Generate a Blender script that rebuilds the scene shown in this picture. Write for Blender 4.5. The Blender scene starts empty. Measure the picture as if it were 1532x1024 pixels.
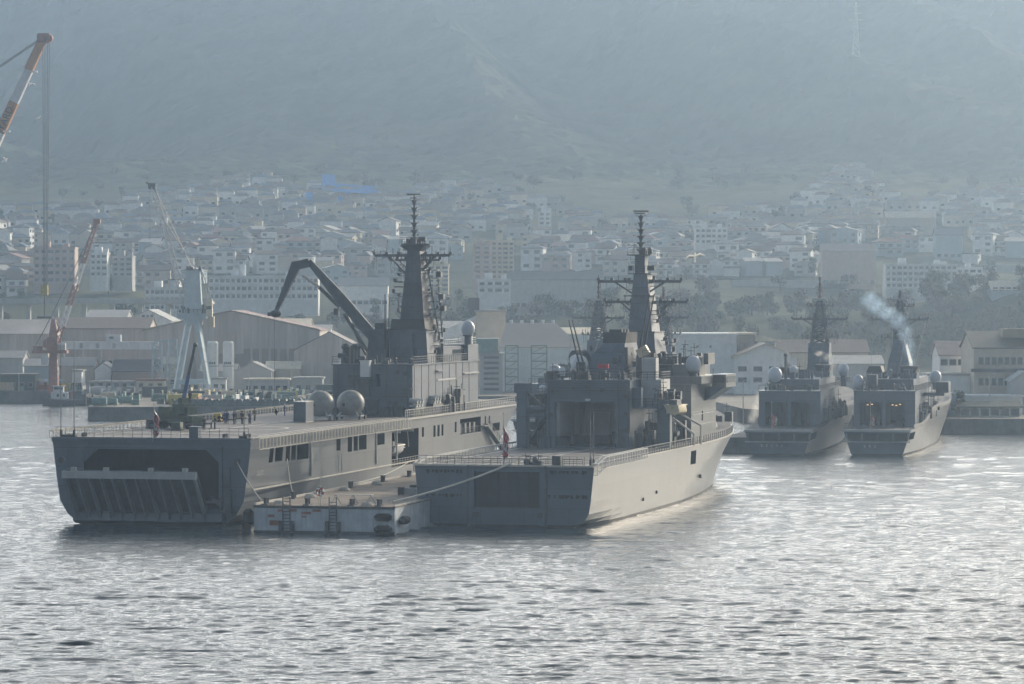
import bpy, math, random
from math import sin, cos, radians as R, pi, hypot, atan2
from mathutils import Vector, Matrix, noise
import numpy as np
S = bpy.context.scene
C = S.collection
# ---------------------------------------------------------------- camera, sky, sun, exposure
CAM_Z, FPX, CX, HY = 28.0, 5220.0, 766.0, 450.0
cd = bpy.data.cameras.new('camera'); cam = bpy.data.objects.new('camera', cd); C.objects.link(cam)
cd.sensor_width = 36; cd.lens = 36 * FPX / 1532
cd.clip_start = 1; cd.clip_end = 20000
cam.location = (0, 0, CAM_Z); cam.rotation_euler = (R(90) - math.atan(62 / FPX), 0, 0)
S.camera = cam
SKY_FILL = 46.0
SUN_AZ, SUN_EL = R(38), R(20)          # azimuth clockwise from the view direction (+Y)
w = bpy.data.worlds.new('World'); S.world = w; w.use_nodes = True
nt = w.node_tree; bg = nt.nodes['Background']
sky = nt.nodes.new('ShaderNodeTexSky'); sky.sky_type = 'NISHITA'; sky.sun_disc = False
sky.sun_elevation = SUN_EL; sky.sun_rotation = SUN_AZ; sky.dust_density = 5; sky.air_density = 1.2; sky.ozone_density = 1.0
N = nt.nodes.new; LK = nt.links.new                       # added low sky glow ahead, out of view, to brighten the water
tcw = N('ShaderNodeTexCoord'); sx = N('ShaderNodeSeparateXYZ'); LK(tcw.outputs['Generated'], sx.inputs[0])
mz = N('ShaderNodeMapRange'); mz.interpolation_type = 'SMOOTHSTEP'; LK(sx.outputs['Z'], mz.inputs[0]); mz.inputs[1].default_value = .62; mz.inputs[2].default_value = .08; mz.inputs[3].default_value = 0; mz.inputs[4].default_value = 1
dp = N('ShaderNodeVectorMath'); dp.operation = 'DOT_PRODUCT'; LK(tcw.outputs['Generated'], dp.inputs[0]); dp.inputs[1].default_value = (sin(R(5)), cos(R(5)), 0)
md = N('ShaderNodeMapRange'); md.interpolation_type = 'SMOOTHSTEP'; LK(dp.outputs['Value'], md.inputs[0]); md.inputs[1].default_value = .1; md.inputs[2].default_value = .95; md.inputs[3].default_value = .07
mm = N('ShaderNodeMath'); mm.operation = 'MULTIPLY'; LK(mz.outputs[0], mm.inputs[0]); LK(md.outputs[0], mm.inputs[1])
mk = N('ShaderNodeMath'); mk.operation = 'MULTIPLY'; LK(mm.outputs[0], mk.inputs[0]); mk.inputs[1].default_value = SKY_FILL
vs_ = N('ShaderNodeVectorMath'); vs_.operation = 'SCALE'; vs_.inputs[0].default_value = (1.0, .985, .95); LK(mk.outputs[0], vs_.inputs['Scale'])
va = N('ShaderNodeVectorMath'); va.operation = 'ADD'; LK(vs_.outputs[0], va.inputs[0]); LK(sky.outputs[0], va.inputs[1]); LK(va.outputs[0], bg.inputs[0])
bg.inputs[1].default_value = 0.115
sd = bpy.data.lights.new('sun', 'SUN'); sun = bpy.data.objects.new('sun', sd); C.objects.link(sun)
sd.energy = 5.0; sd.angle = R(0.53); sd.color = (1.0, 0.87, 0.69)
sun.rotation_euler = (R(90) - SUN_EL, 0, -SUN_AZ + pi)
sun.location = (300, 400, 300)
S.view_settings.view_transform = 'Standard'; S.view_settings.look = 'None'
S.view_settings.exposure = 0.40-0.1-0.1-0.1-0.1; S.view_settings.gamma = 1
cy = S.cycles
cy.max_bounces = 5; cy.diffuse_bounces = 2; cy.glossy_bounces = 3; cy.transmission_bounces = 2; cy.volume_bounces = 2
cy.caustics_reflective = False; cy.caustics_refractive = False
cy.use_adaptive_sampling = True; cy.adaptive_threshold = 0.02
cy.volume_step_rate = 2.0
cy.sample_clamp_indirect = 4.0
HAZE = 0.00030
# ---------------------------------------------------------------- helpers
rnd = random.Random(7)
def P(px, py, Y):
    return Vector(((px - CX) / FPX * Y, Y, CAM_Z - (py - HY) / FPX * Y))
def mat(name, col, rough=.6, metal=0., var=.12, scale=1.0, streak=0., streak_col=None, bump=0., spec=.5, dark=None, stretch=(1, 1, 1), ribs=None, plates=None):
    m = bpy.data.materials.new(name); m.use_nodes = True; n = m.node_tree.nodes; l = m.node_tree.links
    b = n['Principled BSDF']; b.inputs['Roughness'].default_value = rough; b.inputs['Metallic'].default_value = metal
    b.inputs['Specular IOR Level'].default_value = spec
    tc = n.new('ShaderNodeTexCoord'); mp = n.new('ShaderNodeMapping'); l.new(tc.outputs['Object'], mp.inputs[0]); mp.inputs['Scale'].default_value = stretch
    nz = n.new('ShaderNodeTexNoise'); nz.inputs['Scale'].default_value = scale; nz.inputs['Detail'].default_value = 5; nz.inputs['Roughness'].default_value = .65
    l.new(mp.outputs[0], nz.inputs['Vector'])
    cr = n.new('ShaderNodeValToRGB'); l.new(nz.outputs[0], cr.inputs[0])
    lo = dark if dark else tuple(c * (1 - var) for c in col); hi = tuple(min(1, c * (1 + var)) for c in col)
    cr.color_ramp.elements[0].position = .34; cr.color_ramp.elements[1].position = .66
    cr.color_ramp.elements[0].color = (*lo, 1); cr.color_ramp.elements[1].color = (*hi, 1)
    out = cr.outputs[0]
    if streak:
        mp2 = n.new('ShaderNodeMapping'); mp2.inputs['Scale'].default_value = (1, 1, .06); l.new(tc.outputs['Object'], mp2.inputs[0])
        n2 = n.new('ShaderNodeTexNoise'); n2.inputs['Scale'].default_value = 2.2; n2.inputs['Detail'].default_value = 6; n2.inputs['Roughness'].default_value = .7
        l.new(mp2.outputs[0], n2.inputs['Vector'])
        r2 = n.new('ShaderNodeMapRange'); r2.inputs[1].default_value = .5; r2.inputs[2].default_value = .72; r2.inputs[4].default_value = streak
        l.new(n2.outputs[0], r2.inputs[0])
        mx = n.new('ShaderNodeMix'); mx.data_type = 'RGBA'; l.new(r2.outputs[0], mx.inputs[0]); l.new(out, mx.inputs[6])
        mx.inputs[7].default_value = (*(streak_col or (.12, .08, .06)), 1); out = mx.outputs[2]
    if plates:     # welded plates, each a slightly different shade, with darker seams
        sp_ = n.new('ShaderNodeSeparateXYZ'); l.new(tc.outputs['Object'], sp_.inputs[0]); ad = n.new('ShaderNodeMath'); ad.operation = 'ADD'; l.new(sp_.outputs[0], ad.inputs[0]); l.new(sp_.outputs[1], ad.inputs[1])
        cb = n.new('ShaderNodeCombineXYZ'); l.new(ad.outputs[0], cb.inputs[0]); l.new(sp_.outputs[2], cb.inputs[1])
        bk = n.new('ShaderNodeTexBrick'); bk.inputs['Scale'].default_value = 1; bk.inputs['Brick Width'].default_value = plates[0]; bk.inputs['Row Height'].default_value = plates[1]; bk.inputs['Mortar Size'].default_value = .035; bk.inputs['Mortar Smooth'].default_value = .4
        bk.inputs['Color1'].default_value = (.88, .88, .88, 1); bk.inputs['Color2'].default_value = (1.06, 1.06, 1.06, 1); bk.inputs['Mortar'].default_value = (.60, .58, .56, 1); l.new(cb.outputs[0], bk.inputs['Vector'])
        mp_ = n.new('ShaderNodeMix'); mp_.data_type = 'RGBA'; mp_.blend_type = 'MULTIPLY'; mp_.inputs[0].default_value = 1; l.new(out, mp_.inputs[6]); l.new(bk.outputs['Color'], mp_.inputs[7]); out = mp_.outputs[2]
    l.new(out, b.inputs['Base Color'])
    if bump or ribs:
        bp = n.new('ShaderNodeBump'); bp.inputs['Distance'].default_value = 1.0
        if ribs:
            wv = n.new('ShaderNodeTexWave'); wv.wave_type = 'BANDS'; wv.bands_direction = ribs[0]; wv.inputs['Scale'].default_value = ribs[1]
            l.new(tc.outputs['Object'], wv.inputs['Vector']); l.new(wv.outputs['Fac'], bp.inputs['Height']); bp.inputs['Strength'].default_value = 1; bp.inputs['Distance'].default_value = ribs[2]
        else:
            l.new(nz.outputs[0], bp.inputs['Height']); bp.inputs['Strength'].default_value = bump
        l.new(bp.outputs[0], b.inputs['Normal'])
    return m
M = {}
M['navy'] = mat('naval_grey_paint', (.092, .128, .178), .42, var=.12, scale=.35, streak=.38, streak_col=(.15, .12, .10), spec=.5, plates=(5.5, 2.4))
M['navy2'] = mat('naval_grey_paint_upper', (.095, .126, .172), .45, var=.14, scale=.6, streak=.4, streak_col=(.10, .075, .06), plates=(3.4, 2.3))
M['mastd'] = mat('soot_darkened_mast_paint', (.055, .065, .08), .6, var=.25, scale=.5, streak=.3, streak_col=(.03, .03, .035), plates=(2.2, 1.8))
M['craned'] = mat('dark_crane_paint', (.075, .09, .105), .75, var=.2, scale=.8, spec=.2)
M['hullw'] = mat('hull_side_paint_lit', (.165, .175, .186), .28, var=.07, scale=.25, streak=.28, streak_col=(.36, .33, .28), spec=.7, stretch=(1, 1, .3), plates=(7.5, 2.5))  # sunlit lightening painted into the naval grey of sides and bridge
M['hull'] = mat('hull_side_paint_worn_lit', (.142, .158, .178), .38, var=.10, scale=.25, streak=.30, streak_col=(.27, .24, .20), spec=.5, stretch=(1, 1, .3), plates=(7.5, 2.3))  # landing ship side: sunlit lightening mixed into the grey, plus worn streaks
M['deck'] = mat('flight_deck_coating', (.15, .145, .145), .75, var=.22, scale=.12, bump=.02)
M['line'] = mat('white_deck_paint', (.6, .6, .58), .6, var=.15, scale=.8)
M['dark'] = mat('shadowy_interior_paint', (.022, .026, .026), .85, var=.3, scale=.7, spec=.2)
M['dgrey'] = mat('dark_grey_metal', (.07, .078, .09), .5, var=.25, scale=1.5)
M['feather'] = mat('white_feathers', (.9, .9, .88), .8, var=.03)
_n = M['feather'].node_tree.nodes; _l = M['feather'].node_tree.links; _t = _n.new('ShaderNodeBsdfTranslucent'); _t.inputs[0].default_value = (.95, .96, .96, 1); _m = _n.new('ShaderNodeMixShader'); _m.inputs[0].default_value = .6
_l.new(_n['Principled BSDF'].outputs[0], _m.inputs[1]); _l.new(_t.outputs[0], _m.inputs[2]); _l.new(_m.outputs[0], _n['Material Output'].inputs['Surface'])
M['lamp'] = bpy.data.materials.new('warm_lamp'); M['lamp'].use_nodes = True; _b = M['lamp'].node_tree.nodes['Principled BSDF']; _b.inputs['Emission Color'].default_value = (1, .6, .25, 1); _b.inputs['Emission Strength'].default_value = 1.4
M['door'] = mat('dark_stern_door_paint', (.035, .04, .045), .7, var=.15, scale=.5, plates=(2.1, 1.5))
M['black'] = mat('soot_black_paint', (.02, .022, .025), .7, var=.3)
M['white'] = mat('white_paint', (.72, .74, .76), .4, var=.06, scale=1)
M['radome'] = mat('radome_shell', (.60, .64, .70), .45, var=.05)
M['lgrey'] = mat('light_grey_paint', (.42, .44, .45), .45, var=.1, scale=.8, streak=.15, streak_col=(.25, .2, .16))
M['glass'] = mat('window_glass', (.03, .04, .05), .12, var=.2, spec=.9)
M['boot'] = mat('boot_topping_paint', (.045, .05, .05), .6, var=.35, scale=.5)
M['rail'] = mat('galvanised_rail', (.5, .48, .44), .38, var=.15)
M['rope'] = mat('mooring_rope', (.6, .6, .56), .8, var=.1, scale=4)
M['red'] = mat('red_paint', (.5, .035, .045), .55, var=.2)
M['rust'] = mat('red_lead_paint', (.33, .15, .11), .6, var=.25, scale=.8)
M['rubber'] = mat('black_rubber', (.02, .02, .02), .8, var=.3)
M['concrete'] = mat('concrete', (.33, .31, .27), .85, var=.25, scale=.3, streak=.35, streak_col=(.12, .11, .09), bump=.1)
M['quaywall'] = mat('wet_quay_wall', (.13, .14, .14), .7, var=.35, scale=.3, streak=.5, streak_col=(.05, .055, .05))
M['asphalt'] = mat('yard_paving', (.22, .2, .17), .85, var=.25, scale=.05)
M['skin'] = mat('skin', (.45, .28, .2), .6); M['blue'] = mat('navy_blue_cloth', (.015, .025, .07), .85, var=.3, scale=5)
M['tan'] = mat('cream_paint', (.55, .48, .34), .6, var=.15, streak=.2)
M['olive'] = mat('olive_green_paint', (.06, .09, .07), .55, var=.3)
M['green'] = mat('pale_green_paint', (.20, .30, .26), .55, var=.2, scale=2)
M['teal'] = mat('teal_steel_paint', (.16, .27, .25), .5, var=.2, scale=1)
M['yellow'] = mat('yellow_paint', (.55, .42, .08), .5, var=.2)
M['crane_blue'] = mat('pale_blue_crane_paint', (.50, .62, .68), .45, var=.12, scale=.4, streak=.25, streak_col=(.22, .2, .17))
M['orange'] = mat('orange_crane_paint', (.48, .24, .11), .5, var=.15, scale=.4)
M['bark'] = mat('bark', (.09, .07, .05), .9)

SPLIT = {'mast_fitting', 'bulkhead_fitting', 'hangar_front_fitting', 'ventilator', 'bollard', 'fairlead', 'scupper_pipe', 'stowed_gear', 'hangar_gear', 'sensor_mount', 'discharge_port', 'mast_platform', 'raft_rack', 'davit', 'rooflight', 'vent', 'arch', 'support', 'pier', 'cabin', 'service_platform', 'searchlight_stand', 'stern_gallery_opening', 'funnel_cap', 'rooftop_tank', 'panel', 'bay_equipment', 'hangar_fitting', 'wall_locker', 'base', 'bridge_railing', 'verge', 'wheel', 'white_locker', 'hangar_lamp', 'transom_port', 'deck_marking', 'ladder', 'pipe_run', 'louvre'}
class MB:
    def __init__(s): s.v = []; s.f = []; s.mi = []; s.sm = []
    def add(s, vs, fs, m=0, sm=False):
        o = len(s.v); s.v += [tuple(v) for v in vs]
        for f in fs: s.f.append(tuple(o + i for i in f)); s.mi.append(m); s.sm.append(sm)
        return s
    def box(s, x0, x1, y0, y1, z0, z1, m=0):
        return s.add([(x, y, z) for z in (z0, z1) for y in (y0, y1) for x in (x0, x1)],
                     [(0, 2, 3, 1), (4, 5, 7, 6), (0, 1, 5, 4), (2, 6, 7, 3), (0, 4, 6, 2), (1, 3, 7, 5)], m)
    def frus(s, b, t, z0, z1, m=0):   # b,t = (x0,x1,y0,y1)
        vs = [(b[0], b[2], z0), (b[1], b[2], z0), (b[1], b[3], z0), (b[0], b[3], z0), (t[0], t[2], z1), (t[1], t[2], z1), (t[1], t[3], z1), (t[0], t[3], z1)]
        return s.add(vs, [(3, 2, 1, 0), (4, 5, 6, 7), (0, 1, 5, 4), (1, 2, 6, 5), (2, 3, 7, 6), (3, 0, 4, 7)], m)
    def beam(s, p, q, w, h=None, m=0, w2=None, h2=None):
        p = Vector(p); q = Vector(q); d = (q - p); h = h or w; w2 = w2 or w; h2 = h2 or h
        if d.length < 1e-6: return s
        d.normalize(); u = Vector((0, 0, 1)).cross(d)
        if u.length < .02: u = Vector((1, 0, 0))
        u.normalize(); v = d.cross(u)
        vs = [p + u * a * w / 2 + v * b * h / 2 for a, b in ((-1, -1), (1, -1), (1, 1), (-1, 1))] + [q + u * a * w2 / 2 + v * b * h2 / 2 for a, b in ((-1, -1), (1, -1), (1, 1), (-1, 1))]
        return s.add(vs, [(3, 2, 1, 0), (4, 5, 6, 7), (0, 1, 5, 4), (1, 2, 6, 5), (2, 3, 7, 6), (3, 0, 4, 7)], m)
    def tube(s, p, q, r, r2=None, n=8, m=0, sm=True):
        p = Vector(p); q = Vector(q); r2 = r if r2 is None else r2; d = (q - p).normalized()
        u = d.orthogonal().normalized(); v = d.cross(u)
        a = [u * cos(2 * pi * i / n) + v * sin(2 * pi * i / n) for i in range(n)]
        s.add([p + e * r for e in a] + [q + e * r2 for e in a], [(i, (i + 1) % n, n + (i + 1) % n, n + i) for i in range(n)], m, sm)
        s.add([p + e * r for e in a], [tuple(range(n))[::-1]], m); s.add([q + e * r2 for e in a], [tuple(range(n))], m)
        return s
    def path(s, pts, r, n=6, m=0):
        for a, b in zip(pts[:-1], pts[1:]): s.tube(a, b, r, n=n, m=m)
        return s
    def ball(s, c, r, sc=(1, 1, 1), nu=20, nv=12, m=0):
        vs = [(c[0], c[1], c[2] - r * sc[2])]
        for j in range(1, nv):
            t = -pi / 2 + pi * j / nv
            vs += [(c[0] + r * sc[0] * cos(t) * cos(2 * pi * i / nu), c[1] + r * sc[1] * cos(t) * sin(2 * pi * i / nu), c[2] + r * sc[2] * sin(t)) for i in range(nu)]
        vs.append((c[0], c[1], c[2] + r * sc[2]))
        fs = [(0, 1 + (i + 1) % nu, 1 + i) for i in range(nu)]
        for j in range(nv - 2):
            fs += [(1 + j * nu + i, 1 + j * nu + (i + 1) % nu, 1 + (j + 1) * nu + (i + 1) % nu, 1 + (j + 1) * nu + i) for i in range(nu)]
        L = len(vs) - 1; fs += [(L, L - nu + i, L - nu + (i + 1) % nu) for i in range(nu)]
        return s.add(vs, fs, m, True)
    def prism(s, poly, z0, z1, m=0):
        n = len(poly); vs = [(x, y, z0) for x, y in poly] + [(x, y, z1) for x, y in poly]
        s.add(vs, [tuple(range(n))[::-1], tuple(range(n, 2 * n))] + [(i, (i + 1) % n, n + (i + 1) % n, n + i) for i in range(n)], m); return s
    def prismx(s, poly, x0, x1, m=0):   # poly in (y,z)
        n = len(poly); vs = [(x0, y, z) for y, z in poly] + [(x1, y, z) for y, z in poly]
        s.add(vs, [tuple(range(n))[::-1], tuple(range(n, 2 * n))] + [(i, (i + 1) % n, n + (i + 1) % n, n + i) for i in range(n)], m); return s
    def prismy(s, poly, y0, y1, m=0):   # poly in (x,z)
        n = len(poly); vs = [(x, y0, z) for x, z in poly] + [(x, y1, z) for x, z in poly]
        s.add(vs, [tuple(range(n)), tuple(range(n, 2 * n))[::-1]] + [(i, n + i, n + (i + 1) % n, (i + 1) % n) for i in range(n)], m); return s
    def wall(s, a, b, z0, z1, holes, depth, inward, m=0, mh=0, frame=0):
        """vertical wall from a to b (2-D points) between z0 and z1 with rectangular holes (t0,t1,h0,h1) in metres along a>b; recesses of given depth"""
        a = Vector((*a, 0)); b = Vector((*b, 0)); L = (b - a).length; d = (b - a) / L; inn = Vector((*inward, 0)).normalized() * depth
        ts = sorted({0, L, *[h[0] for h in holes], *[h[1] for h in holes]}); zs = sorted({z0, z1, *[h[2] for h in holes], *[h[3] for h in holes]})
        pt = lambda t, z: a + d * t + Vector((0, 0, z))
        flip = (d.cross(Vector((0, 0, 1)))).dot(inn) > 0
        def q(v, mm):
            s.add(v, [(3, 2, 1, 0) if flip else (0, 1, 2, 3)], mm)
        for t0, t1 in zip(ts[:-1], ts[1:]):
            for h0, h1 in zip(zs[:-1], zs[1:]):
                tm, hm = (t0 + t1) / 2, (h0 + h1) / 2
                if any(h[0] < tm < h[1] and h[2] < hm < h[3] for h in holes): continue
                q([pt(t0, h0), pt(t1, h0), pt(t1, h1), pt(t0, h1)], m)
        for t0, t1, h0, h1 in holes:
            c = [pt(t0, h0), pt(t1, h0), pt(t1, h1), pt(t0, h1)]; k = [p + inn for p in c]
            q(k, mh)
            for i in range(4):
                j = (i + 1) % 4; q([c[i], k[i], k[j], c[j]][::-1], m)
        return s
    def build(s, name, m, parent=None, loc=None, rz=None, smooth=False):
        if name in SPLIT and parent is not None:
            cl = s.clusters()
            if 1 < len(cl) <= 70:
                for c in cl: o = c._build(name, m, parent, loc, rz, smooth)
                return o
        return s._build(name, m, parent, loc, rz, smooth)
    def clusters(s):
        n = len(s.v); par = list(range(n))
        def fd(i):
            while par[i] != i: par[i] = par[par[i]]; i = par[i]
            return i
        for f in s.f:
            a = fd(f[0])
            for b in f[1:]: par[fd(b)] = a
        comp = {}
        for i in range(n): comp.setdefault(fd(i), []).append(i)
        bx = []
        for k, ids in comp.items():
            P_ = [s.v[i] for i in ids]; bx.append([k, [min(p[a] for p in P_) - .03 for a in range(3)], [max(p[a] for p in P_) + .03 for a in range(3)]])
        g = list(range(len(bx)))
        def fg(i):
            while g[i] != i: i = g[i]
            return i
        for i in range(len(bx)):
            for j in range(i):
                if all(bx[i][1][a] <= bx[j][2][a] and bx[j][1][a] <= bx[i][2][a] for a in range(3)): g[fg(i)] = fg(j)
        lab = {bx[i][0]: fg(i) for i in range(len(bx))}; out = {}
        for f, m_, sm_ in zip(s.f, s.mi, s.sm):
            L = lab[fd(f[0])]; o = out.setdefault(L, (MB(), {}))
            idx = []
            for i in f:
                if i not in o[1]: o[1][i] = len(o[0].v); o[0].v.append(s.v[i])
                idx.append(o[1][i])
            o[0].f.append(tuple(idx)); o[0].mi.append(m_); o[0].sm.append(sm_)
        return [o[0] for o in out.values()]
    def _build(s, name, m, parent=None, loc=None, rz=None, smooth=False):
        me = bpy.data.meshes.new(name); me.from_pydata(s.v, [], s.f)
        ms = m if isinstance(m, (list, tuple)) else [m]
        for x in ms: me.materials.append(M[x] if isinstance(x, str) else x)
        me.polygons.foreach_set('material_index', s.mi)
        me.polygons.foreach_set('use_smooth', [smooth or q for q in s.sm]); me.update()
        o = bpy.data.objects.new(name, me); C.objects.link(o)
        if parent: o.parent = parent
        if loc is not None: o.location = loc
        if rz is not None: o.rotation_euler = (0, 0, rz)
        return o
def tag(o, label=None, cat=None, group=None, kind=None):
    if label: o['label'] = label
    if cat: o['category'] = cat
    if group: o['group'] = group
    if kind: o['kind'] = kind
    return o
def empty(name, loc, rz=0, label=None, cat=None, group=None):
    o = bpy.data.objects.new(name, None); C.objects.link(o); o.location = loc; o.rotation_euler = (0, 0, rz); o.empty_display_size = .5
    return tag(o, label, cat, group)
def copy_tree(o, parent=None):
    c = o.copy(); C.objects.link(c); c.parent = parent
    for ch in KIDS(o): copy_tree(ch, c)
    return c
def KIDS(o): return [x for x in C.objects if x.parent == o] if False else list(o.children)
def rail(mb, pts, h=1.05, sp=1.9, r=.035, wires=3, m=0, post=.05):
    for a, b in zip(pts[:-1], pts[1:]):
        a = Vector(a); b = Vector(b); L = (b - a).length; n = max(1, int(L / sp)); up = Vector((0, 0, 1))
        for i in range(n + 1):
            p = a + (b - a) * i / n; mb.beam(p, p + up * h, post, m=m)
        for k in range(wires):
            z = up * h * (k + 1) / wires; mb.beam(a + z, b + z, r * (1.6 if k == wires - 1 else 1), m=m)
    return mb
def loft(mb, secs, m=0, sm=True, close=False):
    n = len(secs[0]); vs = [p for s_ in secs for p in s_]
    fs = []
    for i in range(len(secs) - 1):
        for j in range(n if close else n - 1):
            k = (j + 1) % n; fs.append((i * n + j, i * n + k, (i + 1) * n + k, (i + 1) * n + j))
    return mb.add(vs, fs, m, sm)
# ---------------------------------------------------------------- water
def smooth(a, b, t): t = min(1, max(0, (t - a) / (b - a))); return t * t * (3 - 2 * t)
def build_water():
    ys = [-300, -100, 60, 140, 200]; y = 225.0
    while y < 1000: ys.append(y); y += max(.25, y * y / (5220 * 28) * .42)
    ys += [1010, 1020]
    ys = np.array(ys); nx = 620; k = np.linspace(-1, 1, nx)
    xw = np.maximum(60, ys * .19)[:, None] * k[None, :]
    X = xw; Y = np.repeat(ys[:, None], nx, 1)
    rs = np.random.RandomState(3); Z = np.zeros_like(X)
    dyy = np.gradient(ys)[:, None]
    for i in range(130):
        lam = .5 * (8 ** rs.rand()); th = rs.normal(0, .5) ; kx, ky = sin(th) * 2 * pi / lam * .7, cos(th) * 2 * pi / lam
        ph = rs.rand() * 6.28; amp = .0070 * lam ** .3
        warp = .9 * np.sin(X * .045 * (1 + i % 3) + ph) + .9 * np.sin(Y * .031 + ph * 2 + X * .02)
        g = .55 + .45 * np.sin(X * .021 + Y * .013 * (1 + i % 4) + ph * 3)
        Z += amp * g * np.clip(lam / (2.0 * dyy) - .5, 0, 1) * np.sin(kx * X + ky * Y + ph + warp)
    for i in range(36):
        lam = 2.2 * (3 ** rs.rand()); th = rs.normal(0, .33); kx, ky = sin(th) * 2 * pi / lam * .7, cos(th) * 2 * pi / lam; ph = rs.rand() * 6.28
        g = .5 + .5 * np.sin(X * .035 + Y * .02 * (1 + i % 5) + ph * 3)
        Z += .0042 * lam * g * np.clip(lam / (1.8 * dyy) - .3, 0, 1) * np.sin(kx * X + ky * Y + ph + 1.1 * np.sin(X * .06 + ph) + .9 * np.sin(Y * .04 + ph * 2))
    fade = np.clip((ys - 215) / 20, 0, 1)[:, None] * np.clip((1005 - ys) / 15, 0, 1)[:, None]
    edge = np.clip((1 - np.abs(k)) * 30, 0, 1)[None, :]
    Z *= fade * edge
    ny = len(ys); co = np.stack([X, Y, Z], -1).reshape(-1, 3).astype(np.float32)
    idx = (np.arange(ny - 1)[:, None] * nx + np.arange(nx - 1)[None, :]).reshape(-1)
    F = np.stack([idx, idx + 1, idx + nx + 1, idx + nx], -1).astype(np.int32)
    side = []
    vs = co; n0 = len(vs); ext = []
    for sgn in (-1, 1):
        for yy in (ys[0], ys[-1]): ext.append((sgn * 1300, yy, 0))
    co = np.vstack([co, np.array(ext, np.float32)])
    loops = F.reshape(-1); starts = np.arange(len(F)) * 4; totals = np.full(len(F), 4)
    # side sheets as two n-gons
    L = [n0, *[j * nx for j in range(ny)], n0 + 1]; Rr = [n0 + 3, *[j * nx + nx - 1 for j in range(ny - 1, -1, -1)], n0 + 2]
    starts = np.concatenate([starts, [len(loops), len(loops) + len(L)]]); totals = np.concatenate([totals, [len(L), len(Rr)]])
    loops = np.concatenate([loops, L[::-1], Rr[::-1]]).astype(np.int32)
    me = bpy.data.meshes.new('water'); me.vertices.add(len(co)); me.vertices.foreach_set('co', co.reshape(-1))
    me.loops.add(len(loops)); me.loops.foreach_set('vertex_index', loops)
    me.polygons.add(len(starts)); me.polygons.foreach_set('loop_start', starts.astype(np.int32)); me.polygons.foreach_set('loop_total', totals.astype(np.int32))
    me.polygons.foreach_set('use_smooth', [True] * len(starts)); me.update(calc_edges=True); me.validate()
    m = bpy.data.materials.new('sea_water'); m.use_nodes = True; n = m.node_tree.nodes; l = m.node_tree.links; b = n['Principled BSDF']
    b.inputs['Base Color'].default_value = (.018, .035, .045, 1); b.inputs['Roughness'].default_value = .09; b.inputs['IOR'].default_value = 1.333
    tc = n.new('ShaderNodeTexCoord'); prev = None
    for sc, st, dist, rot in ((.9, (.35, 1, 1), .12, .1), (2.6, (.4, 1, 1), .10, -.15), (7, (.5, 1, 1), .035, .2)):
        mp = n.new('ShaderNodeMapping'); mp.inputs['Scale'].default_value = st; mp.inputs['Rotation'].default_value = (0, 0, rot); l.new(tc.outputs['Object'], mp.inputs[0])
        nz = n.new('ShaderNodeTexNoise'); nz.inputs['Scale'].default_value = sc; nz.inputs['Detail'].default_value = 3; nz.inputs['Roughness'].default_value = .55; nz.inputs['Distortion'].default_value = .6
        l.new(mp.outputs[0], nz.inputs['Vector'])
        bp = n.new('ShaderNodeBump'); bp.inputs['Distance'].default_value = dist; bp.inputs['Strength'].default_value = 1
        l.new(nz.outputs[0], bp.inputs['Height'])
        if prev: l.new(prev.outputs[0], bp.inputs['Normal'])
        prev = bp
    l.new(prev.outputs[0], b.inputs['Normal'])
    me.materials.append(m); o = bpy.data.objects.new('water', me); C.objects.link(o); tag(o, kind='structure', label='grey harbour water with small wind ripples')
build_water()

# ---------------------------------------------------------------- land
PROF = [(1000, 2.0), (1050, 2.4), (1150, 5), (1250, 10), (1400, 21), (1550, 33), (1700, 46), (1900, 67), (2100, 91), (2300, 118), (2500, 162), (2700, 226), (2900, 295), (3060, 342)]
def base_h(y):
    for (a, h0), (b, h1) in zip(PROF[:-1], PROF[1:]):
        if y <= b: t = max(0, (y - a) / (b - a)); return h0 + (h1 - h0) * t
    return PROF[-1][1]
def hill_h(x, y):
    h = base_h(y); s = smooth(2000, 2700, y)
    rg = 1 - abs(noise.noise(Vector((x / 210 + y / 500 + 7, y / 900, 5.3)))) * 2.2
    h += s * 60 * (rg - .5) * smooth(2150, 2500, y)
    h += s * 24 * (noise.noise(Vector((x / 330 + 3, y / 900, 1.3)))) + s * 16 * noise.noise(Vector((x / 150, y / 300, 4.1)))
    h += smooth(1150, 1500, y) * 7 * noise.noise(Vector((x / 120, y / 150, 8.2)))
    u, v = (x - 245) / 75, (y - 1290) / 110; h += 27 * math.exp(-u * u - v * v)          # near spur on the right
    u, v = (x - 95) / 200, (y - 1330) / 60; h += 5 * math.exp(-u * u - v * v)
    return h
def build_land():
    xs = np.arange(-1050, 1051, 7.0); ys = np.concatenate([np.arange(1000, 2200, 10.0), np.arange(2200, 3061, 6.0)])
    rs = random.Random(5); vs = []; nx = len(xs)
    for y in ys:
        for x in xs:
            h = hill_h(x, y); k = smooth(2080, 2300, y)
            if k: h += k * rs.random() * 5.0
            vs.append((x + rs.uniform(-3, 3), y + rs.uniform(-3, 3), h))
    fs = [(j * nx + i, j * nx + i + 1, (j + 1) * nx + i + 1, (j + 1) * nx + i) for j in range(len(ys) - 1) for i in range(nx - 1)]
    m = mat('hillside_cover', (.078, .085, .045), .95, var=.3, scale=.013, bump=0, spec=.05, dark=(.022, .036, .022))
    mb = MB(); mb.add(vs, fs); o = mb.build('hills', m); tag(o, kind='structure', label='wooded hillside rising behind the town')
build_land()
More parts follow.
